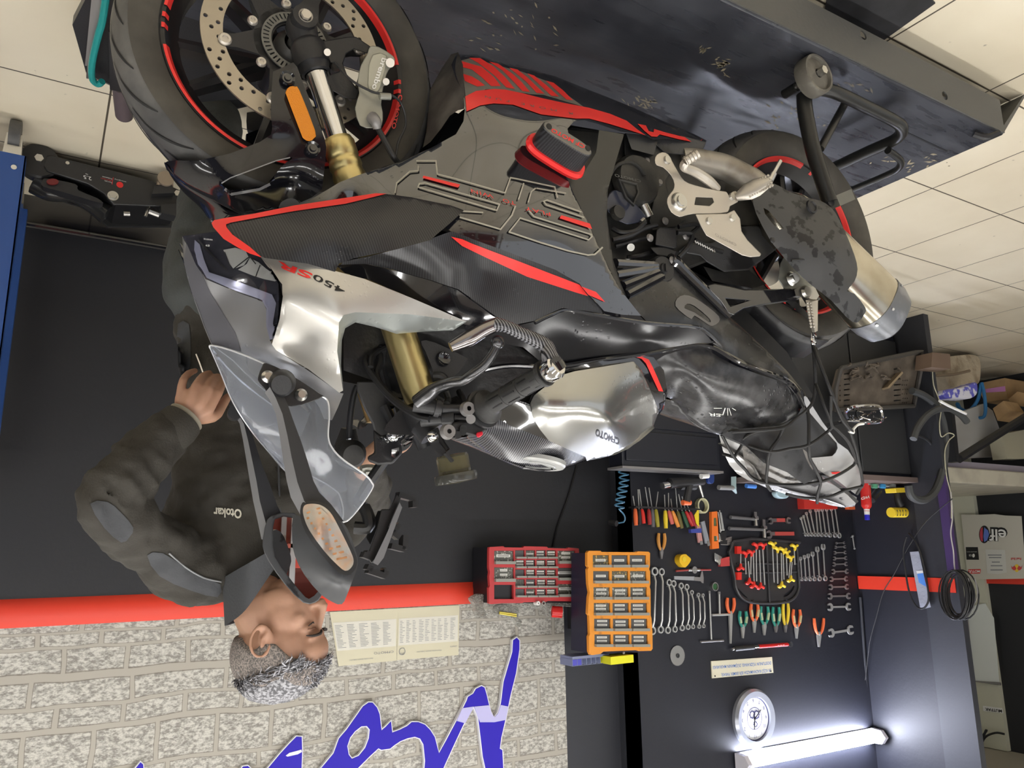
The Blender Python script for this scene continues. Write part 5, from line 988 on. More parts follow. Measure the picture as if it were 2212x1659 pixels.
pxtext(m, '2.5', Z3(582, 1158), Z3(532, 1146), (1, 7.5), Jt); pxtext(m, 'TON', Z3(560, 1138), Z3(545, 1134), (.3, 2.5), Jt); pxtext(m, 'Professional', Z3(712, 1166), Z3(652, 1152), (.5, 2.6), Jt); pxtext(m, 'Floor Jack', Z3(712, 1190), Z3(664, 1178), (.5, 2.6), Jt); pxtext(m, 'emergency', Z3(802, 1186), Z3(728, 1168), (.5, 2.2), Jt); m.make('white_lettering', WHITE, jk)
m = MB(); m.cyl(J(762, 1206, .032), J(762, 1206, .0335), .011, n=24); pxtext(m, 'HEAVY DUTY', Z3(712, 1178), Z3(640, 1160), (.5, 2.6), Jt); m.bar(J(720, 1160, .033), J(712, 1205, .033), .0015, .0004, up=(0, 1, 0)); m.make('red_emblem', REDD, jk)
# blue steel frame trolley
BLU = mat('blue_steel_paint', (.02, .07, .26), .38, bump=(30, .1))
bf = thing('blue_steel_frame', 'blue steel trolley frame on castors at the picture edge', 'trolley', (.19, 2.75, 0)); YF = 2.72
B = lambda x, y, h=0: onY(x, y, YF)+V((0, -h, 0))
tpz = 1.15
zt = B(20, 330).z; xr = B(57, 334).x
MB().bb((xr, YF-.0, zt), (xr+.16, YF+.004, tpz)).make('post', BLU, bf); MB().bb((xr, YF, zt), (xr+.004, YF+.05, tpz)).make('post', BLU, bf)
MB().bb((xr, YF+.004, zt), (xr+.9, YF+.03, zt+.075)).make('lower_rail', BLU, bf); MB().bb((xr, YF, tpz-.05), (xr+.9, YF+.5, tpz)).make('top_shelf', BLU, bf)
MB().bb((xr+.84, YF, zt), (xr+.9, YF+.05, tpz)).make('post', BLU, bf)
MB().bb((xr, YF+.45, zt), (xr+.05, YF+.5, tpz)).make('post', BLU, bf)
for dx, dy in ((.04, .06), (.84, .06), (.04, .44)):
    c = V((xr+dx, YF+dy, .052)); MB().cyl(c-V((.016, 0, 0)), c+V((.016, 0, 0)), .052, n=28).make('castor_wheel', RUBBER, bf)
    m = MB(); m.loft([[c+V((sx, a_, b_)) for sx, a_, b_ in ((-.022, -.02, 0), (.022, -.02, 0), (.022, .02, 0), (-.022, .02, 0))], [c+V((sx, a_, zt-.052)) for sx, a_ in ((-.026, -.035), (.026, -.035), (.026, .035), (-.026, .035))]]); m.make('castor_fork', STEEL, bf)
m = MB(); c = B(30, 362); m.cyl(c, c+V((0, -.004, 0)), .008); m.make('screw', CHROME, bf)
tag(MB().bb((xr+.1, YF+.1, zt+.08), (xr+.5, YF+.4, zt+.16)).make('brown_box', CB), 'brown box sitting inside the blue steel trolley', 'box')
# ================================================================ MOTORCYCLE (right side towards the viewer)
BO = V((-.312, 1.335, 0)); YAW = .026; BF = V((math.cos(YAW), math.sin(YAW), 0)); BS = V((math.sin(YAW), -math.cos(YAW), 0)); UP = V((0, 0, 1))
def BL(s, lat, z): return BO+BF*s+BS*lat+UP*z
def BP(x, y, lat): return onP(x, y, BO+BS*lat, BS)
def loc(p): d = V(p)-BO; return V((d.dot(BF), d.dot(BS), d.z))
def mir(p): d = V(p)-BO; return V(p)-BS*(2*d.dot(BS))
bike = thing('motorcycle', 'black and silver faired sport motorcycle with red decals, standing on the lift', 'motorcycle', BL(-.66, 0, PZT))
class Lat:
    """smooth half-width field over the photograph plane through control points"""
    def ker(s, d): return np.where(d > 1e-9, d*d*np.log(np.maximum(d, 1e-9)), 0) if s.k else d
    def __init__(s, ctrl, kern=1):
        c = np.array(ctrl, float); s.c = c[:, :2]/100; n = len(c); s.k = kern; A = np.zeros((n+3, n+3)); d = np.linalg.norm(s.c[:, None]-s.c[None], axis=2)
        s.k = kern; A[:n, :n] = s.ker(d)+np.eye(n)*(.004 if kern else 1e-4); A[:n, n] = 1; A[:n, n+1:] = s.c; A[n, :n] = 1; A[n+1:, :n] = s.c.T
        b = np.zeros(n+3); b[:n] = c[:, 2]; s.w = np.linalg.lstsq(A, b, rcond=None)[0]; s.n = n
    def __call__(s, x, y):
        p = np.array([x, y])/100; d = np.linalg.norm(s.c-p, axis=1); return float(s.ker(d) @ s.w[:s.n]+s.w[s.n]+p @ s.w[s.n+1:])
def zz(ox, oy, k): return lambda *pts: [(ox+p[0]*k, oy+p[1]*k) for p in pts]
q1 = zz(180, 0, .35262); q2 = zz(900, 80, .29837); q3 = zz(1400, 80, .36709); q4 = zz(350, 380, .31646); q5 = zz(900, 460, .29837); q6 = zz(1260, 240, .31646); q7 = zz(700, 660, .26528); q8 = zz(440, 720, .36179)
r3 = zz(1000, 720, .24108); r4 = zz(1400, 720, .24108)
def panel(name, out, ctrl, m, th=.003, step=13, both=True, holes=(), parent=bike, smooth=3, bevel=0, sharp=50):
    L = ctrl if isinstance(ctrl, Lat) else Lat(ctrl); o = smoothpoly(out, smooth) if smooth else out
    hs = [smoothpoly(h, 3) for h in holes]
    P, T, _ = fill2d(o, hs, step); vs = [BP(x, y, L(x, y)) for x, y in P]; ob = None
    vs += [BP(x, y, L(x, y)-th) for x, y in P]; n = len(P)
    F_ = [tuple(reversed(t)) for t in T]+[tuple(n+i for i in t) for t in T]+[(lp[i], lp[(i+1) % len(lp)], n+lp[(i+1) % len(lp)], n+lp[i]) for lp in _ for i in range(len(lp))]
    ob = MB().add(vs, F_).make(name, m, parent, sharp=sharp, flipfix=False)
    if both: MB().add([mir(p) for p in vs], [tuple(reversed(f)) for f in F_]).make(name, m, parent, sharp=sharp, flipfix=False)
    return ob, L
def decal(name, outs, L, m, parent=None, off=.0016, step=16, holes=(), smooth=0, both=False):
    mb = MB(); mb2 = MB()
    for o in outs:
        o = smoothpoly(o, smooth) if smooth else o; P, T, _ = fill2d(o, holes, step); vs = [BP(x, y, L(x, y)+off) for x, y in P]; mb.add(vs, [tuple(reversed(t)) for t in T])
        if both: mb2.add([mir(p) for p in vs], T)
    ob = mb.make(name, m, parent or bike, flipfix=False)
    if both: mb2.make(name, m, parent or bike, flipfix=False)
    return ob
def stroke(pts, w):
    """polyline in pixels -> list of quads"""
    out = []
    for a, b in zip(pts[:-1], pts[1:]):
        a = V(a[:2]); b = V(b[:2]); d = (b-a).normalized(); n = V((-d.y, d.x))*w/2; a2 = a-d*w*.3; b2 = b+d*w*.3
        out.append([tuple(a2+n), tuple(b2+n), tuple(b2-n), tuple(a2-n)])
    return out
def bplate(name, out, lat, th, m, smooth=0, holes=(), parent=bike, bevel=0, both=False, step=None):
    o = smoothpoly(out, smooth) if smooth else out; L = lat if callable(lat) else (lambda x, y: lat)
    mb = MB().plate(o, lambda x, y, h: BP(x, y, L(x, y)-th+h), th, holes=holes, step=step); ob = mb.make(name, m, parent, bevel=bevel)
    if both: MB().add([mir(p) for p in mb.v], mb.f).make(name, m, parent, bevel=bevel)
    return ob
def btube(name, pts, r, m, parent=bike, n=10, sm=6, both=False):
    P = [BP(*p) for p in pts]; mb = MB().tube(P, r, n, sm=sm); ob = mb.make(name, m, parent)
    if both: MB().add([mir(p) for p in mb.v], mb.f).make(name, m, parent)
    return ob
# ---------------------------------------------------------------- wheels
def wheel(s0, z0, RT, wt, fr, name):
    c = BL(s0, 0, z0); root = MB(); hw = wt/2; rr = .2185
    prof = [(rr, -hw*.72), (rr+.012, -hw*.86), (rr+(RT-rr)*.45, -hw), (rr+(RT-rr)*.72, -hw*.93)]+[(RT-(RT-rr)*.28*(abs(t)**2.2), hw*.93*t) for t in (-.8, -.6, -.35, 0, .35, .6, .8)]+[(rr+(RT-rr)*.72, hw*.93), (rr+(RT-rr)*.45, hw), (rr+.012, hw*.86), (rr, hw*.72)]
    tyre = MB(); tyre.lathe(prof, c, BS, 96); ty = tyre.make(name+'_tyre', RUBBER, bike, sharp=60)
    sw = MB()
    for sg in (-1, 1):
        k = [(rr+.001, sg*hw*.74), (rr+.012, sg*(hw*.86+.0012)), (rr+(RT-rr)*.45, sg*(hw+.0012)), (rr+(RT-rr)*.68, sg*(hw*.95+.0014))]; sw.lathe(k if sg > 0 else k[::-1], c, BS, 96)
    sw.make('sidewall', RUBD, ty)
    gm = MB()  # tread grooves
    u, v, d = basis(BS); n = 22
    def RP(r, a, l): return c+(u*math.cos(a)+v*math.sin(a))*r+BS*l
    def rad(l): t = abs(l)/(hw*.93); return RT-(RT-rr)*.28*(t**2.2)+.0002
    for i in range(n):
        a0 = 2*math.pi*i/n
        for sg in (-1, 1):
            if sg < 0: a0_ = a0+math.pi/n
            else: a0_ = a0
            pts = []
            for j in range(12):
                t = j/11; l = sg*hw*(.12+.76*t**.8); a = a0_+.42*t**.55*(1 if 1 else -1); pts.append(RP(rad(l), a, l))
            w_ = .0028
            vs = []; 
            for j, p in enumerate(pts):
                tn = (pts[min(j+1, 11)]-pts[max(j-1, 0)]).normalized(); nn = (p-c-BS*(p-c).dot(BS)).normalized(); sd = tn.cross(nn).normalized(); wj = w_*(.35+.65*math.sin(math.pi*(j+.5)/12)); vs += [p+nn*.0008+sd*wj, p+nn*.0008-sd*wj]
            gm.add(vs, [(2*j, 2*j+1, 2*j+3, 2*j+2) for j in range(11)])
    gm.make('tread_groove', GROOVE, ty, flipfix=False)
    rim = MB(); rw = hw*.74
    rim.lathe([(.2186, -rw), (.2225, -rw-.002), (.2225, -rw+.003), (.2186, -rw+.006), (.205, -rw+.016), (.196, -rw*.4), (.196, rw*.4), (.205, rw-.016), (.2186, rw-.006), (.2225, rw-.003), (.2225, rw+.002), (.2186, rw), (.212, rw+.001), (.200, rw-.018), (.186, rw*.35), (.186, -rw*.35), (.200, -rw+.018), (.212, -rw-.001)], c, BS, 96, True)
    rb = rim.make(name+'_rim', RIMM, bike)
    tp = MB()
    for sg in (-1, 1):
        for a0, a1 in ((0, 160), (163.5, 166), (169, 171.5), (180, 340), (343.5, 346), (349, 351.5)):
            N_ = max(2, int((a1-a0)/3)); vs = []
            off = 193 if fr else 78
            for j in range(N_+1):
                a = math.radians(off+a0+(a1-a0)*j/N_); 
                for r in (.2055, .212, .2170): vs.append(c+(BF*math.cos(a)+UP*math.sin(a))*r+BS*sg*(rw+.0028-max(0, .212-r)*1.5))
            tp.add(vs, [(3*j+k_, 3*j+1+k_, 3*j+4+k_, 3*j+3+k_) for j in range(N_) for k_ in (0, 1)])
    tp.make('rim_tape', RED, rb, flipfix=False)
    sp = MB(); hubr = .045
    for i in range(5):
        for dv in (-.22, .22):
            a = math.radians(90+72*i+(0 if fr else 20)); e0 = (BF*math.cos(a)+UP*math.sin(a)); e1 = (BF*math.cos(a+dv)+UP*math.sin(a+dv))
            p = c+e0*hubr*.9; q_ = c+e1*.192
            d = (q_-p).normalized(); nn = d.cross(BS).normalized()
            sp.loft([[p+nn*x*.013+BS*y*.022 for x, y in ((-1, -.8), (0, -1), (1, -.8), (1, .8), (0, 1), (-1, .8))], [q_+nn*x*.009+BS*y*.016 for x, y in ((-1, -.8), (0, -1), (1, -.8), (1, .8), (0, 1), (-1, .8))]])
    sp.lathe([(.018, -.05), (hubr, -.045), (hubr, .045), (.018, .05)], c, BS, 32); sp.make('spokes', RIMM, rb)
    return c
CF_ = wheel(0, .486, .293, .112, True, 'front')
CR_ = wheel(-1.323, .582, .306, .152, False, 'rear')
m = MB(); pxtext(m, 'CFMOTO', (862, 203), (846, 276), (8, 2), lambda x, y: BP(x, y, .049), bold=.02); m.make('rim_lettering', RED, bike, flipfix=False)
# front discs
DL = .073
def ringpoly(r, n, ox=0, oz=0, a0=0): return [(ox+r*math.cos(a0+2*math.pi*i/n), oz+r*math.sin(a0+2*math.pi*i/n)) for i in range(n)]
dholes = [ringpoly(.123, 72)]
for k in range(30):
    for rr_, ph in ((.131, 0), (.1415, .07), (.152, .14)):
        if (k*3+int(rr_*1000)) % 4 == 0: continue
        a = 2*math.pi*k/30+ph*1.2; dholes.append(ringpoly(.0040, 8, rr_*math.cos(a), rr_*math.sin(a)))
disc_fn = lambda c, l0: (lambda x, z, h: c+BF*x+UP*z+BS*(l0+h))
db = MB(); db.plate(ringpoly(.16, 96), disc_fn(CF_, DL), .004, holes=dholes); dsk = db.make('front_brake_disc', DISC, bike)
cm_ = MB()
for k in range(6):
    a = 2*math.pi*k/6+.25; o = []
    for rr_, da in ((.062, -.50), (.075, -.30), (.105, -.12), (.124, -.10), (.124, .10), (.105, .12), (.075, .30), (.062, .50)): o.append((rr_*math.cos(a+da), rr_*math.sin(a+da)))
    cm_.plate(o, disc_fn(CF_, DL+.0005), .005)
cm_.plate(ringpoly(.072, 60), disc_fn(CF_, DL+.0005), .005, holes=[ringpoly(.040, 40)]); cm_.make('disc_carrier', SATIN, dsk)
bt = MB()
for k in range(6):
    a = 2*math.pi*k/6+.25
    for rr_, r0 in ((.122, .0115), (.078, .009)):
        aa = a+(0 if rr_ > .1 else .52); p = CF_+BF*rr_*math.cos(aa)+UP*rr_*math.sin(aa)+BS*(DL+.005); bt.lathe([(0, .003), (r0*.42, .003), (r0*.45, .006), (r0*.8, .006), (r0, .003), (r0, 0)], p, BS, 18)
bt.make_each('carrier_bolt', ALU, dsk)
ab = MB(); teeth = []
for k in range(44): a = 2*math.pi*k/44; teeth.append([((rr_)*math.cos(a+d), (rr_)*math.sin(a+d)) for rr_, d in ((.047, -.026), (.057, -.024), (.057, .024), (.047, .026))])
ab.plate(ringpoly(.060, 60), disc_fn(CF_, DL+.008), .003, holes=[ringpoly(.043, 44)]+teeth); ab.make('speed_sensor_ring', mat('sensor_ring_grey', (.16, .16, .15), .4, metal=.6), dsk)
hubm = MB(); hubm.cyl(CF_-BS*.10, CF_+BS*.11, .014); hubm.lathe([(.012, .045), (.036, .045), (.034, .07), (.020, .085)], CF_, BS, 32); hubm.make('front_axle', ENG, bike)
# rear disc + sprocket side
rd = MB(); rd.plate(ringpoly(.11, 60), disc_fn(CR_, .068), .004, holes=[ringpoly(.075, 40)]); rd.plate(ringpoly(.08, 40), disc_fn(CR_, .066), .003, holes=[ringpoly(.03, 20)]); rd.make('rear_brake_disc', DISC, bike)
rd = MB(); rd.plate(ringpoly(.10, 60), disc_fn(CR_, -.085), .006, holes=[ringpoly(.03, 20)]); rd.make('rear_sprocket', STEEL, bike)
rd = MB(); rd.cyl(CR_-BS*.13, CR_+BS*.13, .012); rd.make('rear_axle', STEEL, bike)
# ---------------------------------------------------------------- forks
fa = BP(650, 57, .103); fb = BP(905, 850, .103); fd = (fb-fa).normalized(); FLEN = (fb-fa).length
def fpt(t, off=0): return fa+fd*(FLEN*t)
def tt(x, y): return (BP(x, y, .103)-fa).dot(fd)/FLEN
for M_ in (lambda p: p, mir):
    a = M_(fa); b = M_(fb); d = (b-a).normalized(); L = FLEN
    m = MB(); m.lathe([(0, -.02), (.019, -.019), (.026, -.005), (.027, .01), (.024, .03), (.028, .034), (.031, .04), (.031, L*.11), (.029, L*tt(700, 140)), (.026, L*tt(703, 150)), (.026, L*tt(708, 158)), (.021, L*tt(710, 160))], a, d, 30); m.cyl(a-(M_(fa+BS)-a)*.018, a+(M_(fa+BS)-a)*.032, .024, .022); foot = m.make('fork_foot', SATIN, bike)
    m = MB(); m.cyl(a+(M_(fa+BS)-a)*.032, a+(M_(fa+BS)-a)*.038, .009, n=6); m.lathe([(.009, .031), (.0125, .034), (.0125, .031)], a, (M_(fa+BS)-a), 20); m.make('axle_pinch_bolt', ALU, foot)
    m = MB(); m.cyl(a+d*L*tt(708, 155), a+d*L*tt(745, 330), .0195, n=30); m.make('fork_slider', CHROME, bike)
    m = MB(); g = L*tt(733, 306); m.lathe([(.0195, g-.004), (.025, g-.004), (.0265, g), (.0285, g+.004), (.0285, g+.030), (.0265, g+.033), (.0285, g+.038), (.0295, g+.048), (.0275, g+.052), (.0275, g+.058), (.0295, g+.064), (.029, g+.075), (.029, L*1.02), (.02, L*1.025)], a, d, 40); m.make('fork_tube', GOLD, bike, sharp=60)
# fork leg bracket for caliper and caliper
lb = lambda x, y: .118
bplate('caliper_bracket', q1((1400, 235), (1480, 250), (1620, 225), (1670, 225), (1760, 285), (1740, 330), (1660, 300), (1610, 330), (1590, 390), (1620, 470), (1690, 560), (1670, 610), (1600, 600), (1500, 540), (1440, 420)), .112, .016, SATIN, holes=[q1((1490, 380), (1560, 390), (1570, 440), (1510, 460)), q1((1600, 380), (1660, 350), (1690, 380), (1690, 470), (1640, 440))], bevel=.002)
cal = bplate('brake_caliper', q1((1755, 285), (1810, 287), (1900, 345), (1905, 385), (1870, 430), (1850, 480), (1872, 500), (1860, 525), (1838, 530), (1825, 640), (1835, 690), (1828, 770), (1775, 785), (1695, 770), (1665, 660), (1690, 575), (1680, 500), (1700, 400), (1740, 330)), .140, .05, ALUD, smooth=2, bevel=.005)
bplate('caliper_pad_cover', q1((1770, 335), (1860, 340), (1840, 470), (1810, 560), (1750, 560), (1745, 450)), .1425, .006, mat('caliper_face', (.42, .42, .36), .4, metal=.5), smooth=2, bevel=.002, parent=cal)
m = MB(); pxtext(m, 'brembo', q1((1832, 350))[0], q1((1768, 538))[0], (11.5, 3.5), lambda x, y: BP(x, y, .1435), bold=.02); m.make('caliper_lettering', WHITE, cal, flipfix=False)
m = MB(); [m.cyl(BP(*q1(p)[0], .128), BP(*q1(p)[0], .150), r) for p, r in (((1495, 320), .006), ((1880, 385), .008), ((1855, 500), .006))]; m.make_each('caliper_bolt', ALU, cal)
m = MB(); m.tube([BP(*q1((1770, 720))[0], .142), BP(*q1((1790, 745))[0], .150), BP(*q1((1800, 790))[0], .146)], [.011, .010, .007], 12, sm=4); m.make('banjo_fitting', TDARK, cal)
btube('brake_hose', [(*q1((1790, 760))[0], .145), (*q1((1850, 870))[0], .15), (*q1((1900, 960))[0], .15), (*q1((1930, 1000))[0], .14), (870, 380, .12)], [.005, .0055, .0055, .0055, .005], SATIN)
btube('sensor_cable', [(*q1((1540, 380))[0], .125), (*q1((1640, 490))[0], .14), (*q1((1780, 565))[0], .152), (*q1((1880, 580))[0], .152), (*q1((1950, 640))[0], .14), (*q1((1975, 760))[0], .13), (*q1((1930, 870))[0], .13), (*q1((1915, 960))[0], .13)], .0022, SATIN)
btube('cable_clip', [(*q1((1815, 590))[0], .153), (*q1((1880, 592))[0], .153)], .006, ALUD, sm=0)
# ---------------------------------------------------------------- front mudguard
fl_ = [(*p, l) for p, l in zip(q1((495, 1000), (600, 1120), (800, 1230), (960, 1310), (1280, 1265), (1460, 1160), (1485, 990), (1490, 900), (1400, 700), (1290, 400), (1160, 440), (1150, 780), (1150, 830), (900, 935), (700, 985), (560, 985), (900, 1170), (1200, 1050)), (.0, .0, .0, .0, .02, .09, .115, .122, .125, .124, .118, .112, .105, .092, .070, .03, .078, .098))]
hol = q1((848, 1122), (900, 1090), (1180, 985), (1265, 965), (1275, 975), (1225, 1010), (1130, 1120), (1090, 1140), (910, 1165), (870, 1150))
fd_, LF = panel('front_mudguard', q1((495, 1000), (515, 988), (560, 982), (700, 985), (900, 940), (1080, 870), (1150, 825), (1158, 780), (1148, 700), (1150, 600), (1162, 440), (1285, 382), (1310, 410), (1350, 520), (1420, 690), (1478, 850), (1488, 900), (1482, 990), (1462, 1160), (1400, 1210), (1280, 1262), (1100, 1300), (960, 1312), (800, 1232), (600, 1122), (510, 1040)), fl_, mat('mudguard_black', (.008, .008, .011), .12, coat=.4, bump=(120, .25, 'drops', .001)), holes=[hol], smooth=1, step=10)
decal('mudguard_edge', stroke(q1((848, 1122), (900, 1090), (1180, 985), (1265, 965)), 2.5)+stroke(q1((870, 1160), (910, 1190), (1080, 1160), (1140, 1130)), 6), LF, SILVG, fd_, both=True)
rf = bplate('amber_side_reflector', q1((1240, 560), (1265, 530), (1300, 530), (1325, 555), (1420, 800), (1415, 845), (1385, 865), (1350, 850), (1330, 810), (1250, 600)), .131, .008, AMBER, smooth=2, both=True, bevel=.002)
for x, y in ((1250, 480), (1405, 912)):
    p = BP(*q1((x, y))[0], .126); m = MB(); m.lathe([(0, .006), (.005, .006), (.006, .003), (.009, .003), (.0125, .006), (.0125, 0)], p-BS*.002, BS, 24); m.make('mudguard_bolt', GLOSSN, bike); m2 = MB().add([mir(v_) for v_ in m.v], m.f); m2.make('mudguard_bolt', GLOSSN, bike)
# ---------------------------------------------------------------- fairings
LS = Lat([(985, 118, .10), (1030, 118, .10), (1200, 165, .11), (1350, 225, .115), (1525, 303, .11), (1440, 300, .14), (1003, 200, .19), (1100, 190, .165), (1230, 215, .17), (1003, 240, .205), (1100, 260, .225), (1240, 262, .215), (1340, 284, .17), (985, 290, .215), (1226, 278, .218), (1222, 375, .245), (1100, 350, .245), (950, 350, .215), (860, 350, .175), (735, 393, .15), (640, 448, .10), (700, 435, .14), (830, 420, .19), (1000, 455, .245), (1150, 450, .255), (1270, 480, .25), (1100, 520, .25), (1200, 583, .238), (1345, 632, .215), (1385, 682, .19), (960, 500, .235), (760, 440, .15), (1252, 560, .245)])
side_, LS = panel('side_fairing', [(985, 118), (1030, 118), (1100, 140), (1200, 165), (1350, 225), (1500, 290), (1527, 304), (1518, 312), (1440, 300), (1412, 302), (1388, 290), (1340, 284), (1290, 267), (1262, 260), (1240, 262), (1226, 278), (1230, 300), (1225, 340), (1222, 375), (1240, 420), (1270, 480), (1297, 540), (1320, 590), (1345, 632), (1385, 682), (1345, 680), (1305, 672), (1252, 613), (1200, 583), (1080, 538), (975, 500), (940, 480), (850, 462), (760, 448), (680, 450), (640, 448), (690, 420), (735, 393), (775, 378), (860, 350), (930, 320), (985, 290), (1001, 262), (1004, 238), (1001, 200), (985, 170), (975, 140)], LS, GLOSS, smooth=1, step=10, th=.004)
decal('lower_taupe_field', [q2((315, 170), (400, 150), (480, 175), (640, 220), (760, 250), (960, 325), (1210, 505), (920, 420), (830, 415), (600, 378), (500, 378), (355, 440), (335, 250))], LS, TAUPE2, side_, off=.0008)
bars = [q2((312, 170), (470, 215), (560, 290), (610, 355), (540, 355), (470, 290), (400, 235), (318, 215)), q2((335, 265), (400, 285), (450, 315), (495, 350), (440, 358), (350, 318)), q2((380, 150), (460, 152), (560, 215), (640, 290), (712, 375), (650, 365), (560, 275), (450, 190)), q2((525, 178), (590, 192), (700, 270), (760, 325), (822, 398), (765, 390), (700, 320), (620, 240)), q2((670, 222), (730, 235), (800, 290), (925, 410), (870, 405), (790, 320)), q2((800, 262), (850, 278), (930, 340), (1032, 432), (975, 425), (890, 345)), q2((935, 315), (990, 330), (1060, 385), (1132, 458), (1085, 452), (1010, 385))]
band = q2((352, 430), (430, 390), (560, 375), (640, 380), (760, 405), (900, 440), (1060, 475), (1250, 512), (1400, 555), (1520, 605), (1600, 670), (1660, 712), (1560, 680), (1400, 630), (1250, 590), (1150, 590), (900, 560), (700, 490), (560, 480), (460, 495), (362, 538))
decal('red_stripes', bars+[band, q2((1600, 628), (1660, 640), (1680, 680), (1715, 690), (1720, 665), (1800, 690), (2050, 752), (2070, 738), (2045, 768), (1900, 740), (1760, 705), (1740, 722), (1700, 720), (1650, 680))], LS, RED, side_, off=.0018, step=9)
m = MB(); fs = lambda x, y: BP(x, y, LS(x, y)+.0025)
pxtext(m, 'R MORE FUN', q2((1135, 548))[0], q2((500, 424))[0], (0, 4.5), fs, spacing=1.9); m.make('stripe_lettering', TAUPE2, side_, flipfix=False)
lines = stroke(q2((0, 895), (140, 895), (150, 992), (280, 1025), (640, 1128), (680, 1018), (720, 1025), (1000, 1085), (1020, 1160)), 3)+stroke(q2((775, 1060), (738, 1175)), 3)+stroke(q2((860, 1095), (830, 1120), (808, 1195)), 3)+stroke(q2((870, 1095), (1080, 1130)), 3)
lines += stroke(q2((10, 1085), (20, 1060), (60, 1055), (600, 1210), (580, 1255), (10, 1085)), 3)+stroke(q2((1210, 1305), (940, 1215), (920, 1190), (945, 1180), (1190, 1265)), 3)
lines += stroke(q2((330, 1260), (480, 1270)), 3)+stroke(q2((715, 1225), (690, 1290), (608, 1392), (315, 1305)), 3.5)+stroke(q2((815, 1260), (850, 1300), (1265, 1430), (1270, 1445), (1245, 1468), (750, 1310), (670, 1410)), 3)
lines += stroke(q5((670, 138), (900, 215), (1100, 275), (1240, 305), (1290, 300), (1345, 250)), 3.5)+stroke(q1((1910, 1180), (1920, 1120), (2000, 1050), (2052, 1045), (2052, 1015)), 3)
decal('taupe_lines', lines, LS, TAUPE, side_, off=.0034, step=12)
[decal('red_bar', [b_], LS, RED, side_, off=.0034) for b_ in [q2((50, 1003), (315, 1068), (300, 1090), (42, 1020)), q2((1048, 1290), (1255, 1350), (1270, 1390), (1035, 1312))]]
fs = lambda x, y: BP(x, y, LS(x, y)+.0038)
m = MB(); pxtext(m, 'PLAY', q2((970, 1272))[0], q2((790, 1228))[0], (2, 8), fs, spacing=1.1); pxtext(m, 'TO', q2((712, 1192))[0], q2((622, 1168))[0], (2, 8), fs, spacing=1.1); pxtext(m, 'WIN', q2((552, 1142))[0], q2((392, 1100))[0], (2, 8), fs, spacing=1.1); m.make('slogan_lettering', RED, side_, flipfix=False)
# worn front edge of the belly fairing
panel('belly_front_lip', q2((45, 800), (70, 690), (100, 375), (180, 230), (250, 125), (300, 110), (335, 200), (340, 300), (350, 430), (345, 520), (300, 530), (240, 570), (180, 660), (100, 760)), [(*q2(p)[0], l) for p, l in (((45, 800), .10), ((100, 375), .06), ((180, 230), .06), ((280, 115), .08), ((335, 200), .17), ((345, 520), .20), ((240, 570), .17), ((200, 400), .115), ((100, 760), .12))], mat('scuffed_grey_plastic', (.06, .055, .05), .55, noise=(12, (.16, .15, .135), .45, .7)), smooth=1, step=10)
bplate('belly_inner', [(955, 290), (970, 262), (1003, 235), (1230, 270), (1345, 290), (1400, 400), (1300, 520), (1000, 400), (935, 330)], .10, .01, BLACKT, both=True)
# satin fairing rear strip
LR = Lat([(1295, 282, .205), (1348, 288, .19), (1222, 375, .235), (1312, 410, .225), (1270, 480, .235), (1310, 500, .215), (1345, 632, .20), (1352, 640, .195)])
panel('fairing_rear_strip', [(1294, 281), (1348, 290), (1330, 350), (1313, 410), (1311, 470), (1324, 560), (1340, 610), (1354, 642), (1345, 634), (1325, 598), (1297, 540), (1270, 480), (1240, 420), (1218, 378), (1262, 372), (1288, 330)], LR, mat('satin_wet_black', (.025, .025, .024), .3, bump=(30, .1)), smooth=1, step=11)
# slider
def oval(cx, cy, ax, ay, bx, by, n=28): return [(cx+math.copysign(abs(math.cos(t))**.55, math.cos(t))*ax+math.copysign(abs(math.sin(t))**.8, math.sin(t))*bx, cy+math.copysign(abs(math.cos(t))**.55, math.cos(t))*ay+math.copysign(abs(math.sin(t))**.8, math.sin(t))*by) for t in [2*math.pi*i/n for i in range(n)]]
def sl(k, lat, sc=1):  # k 0 ring centre .. 1 face centre
    cx = 1000+(1092-1000)*k; cy = 868+(735-868)*k; return [BP(*p, lat) for p in q2(*oval(cx, cy, 190*sc, 118*sc, 22*sc-10*k, -62*sc+18*k))]
sld = MB().loft([sl(.15, .268, .93), sl(1, .318, .93)]).make('crash_slider', CARB, bike, bevel=.002)
MB().loft([sl(-.08, .250, 1.06), sl(.02, .264, 1.09), sl(.17, .270, 1.05)]).make('slider_red_ring', mat('slider_red', (.75, .03, .03), .2), sld)
MB().loft([sl(1, .3185, .90), sl(1.0, .320, .88)]).make('slider_face', TAUPE2, sld)
m = MB(); pxtext(m, 'CF MOTO', q2((1222, 785))[0], q2((985, 660))[0], (-3, 7.5), lambda x, y: BP(x, y, .3208), bold=.02); m.make('slider_lettering', RED, sld, flipfix=False)
m = MB(); [m.lathe([(0, .0), (.0055, 0), (.0055, .001), (0, .001)], BP(*q2(p)[0], .3202), BS, 16) for p in ((958, 648), (1240, 805))]; m.make_each('slider_hole', BLACKT, sld)
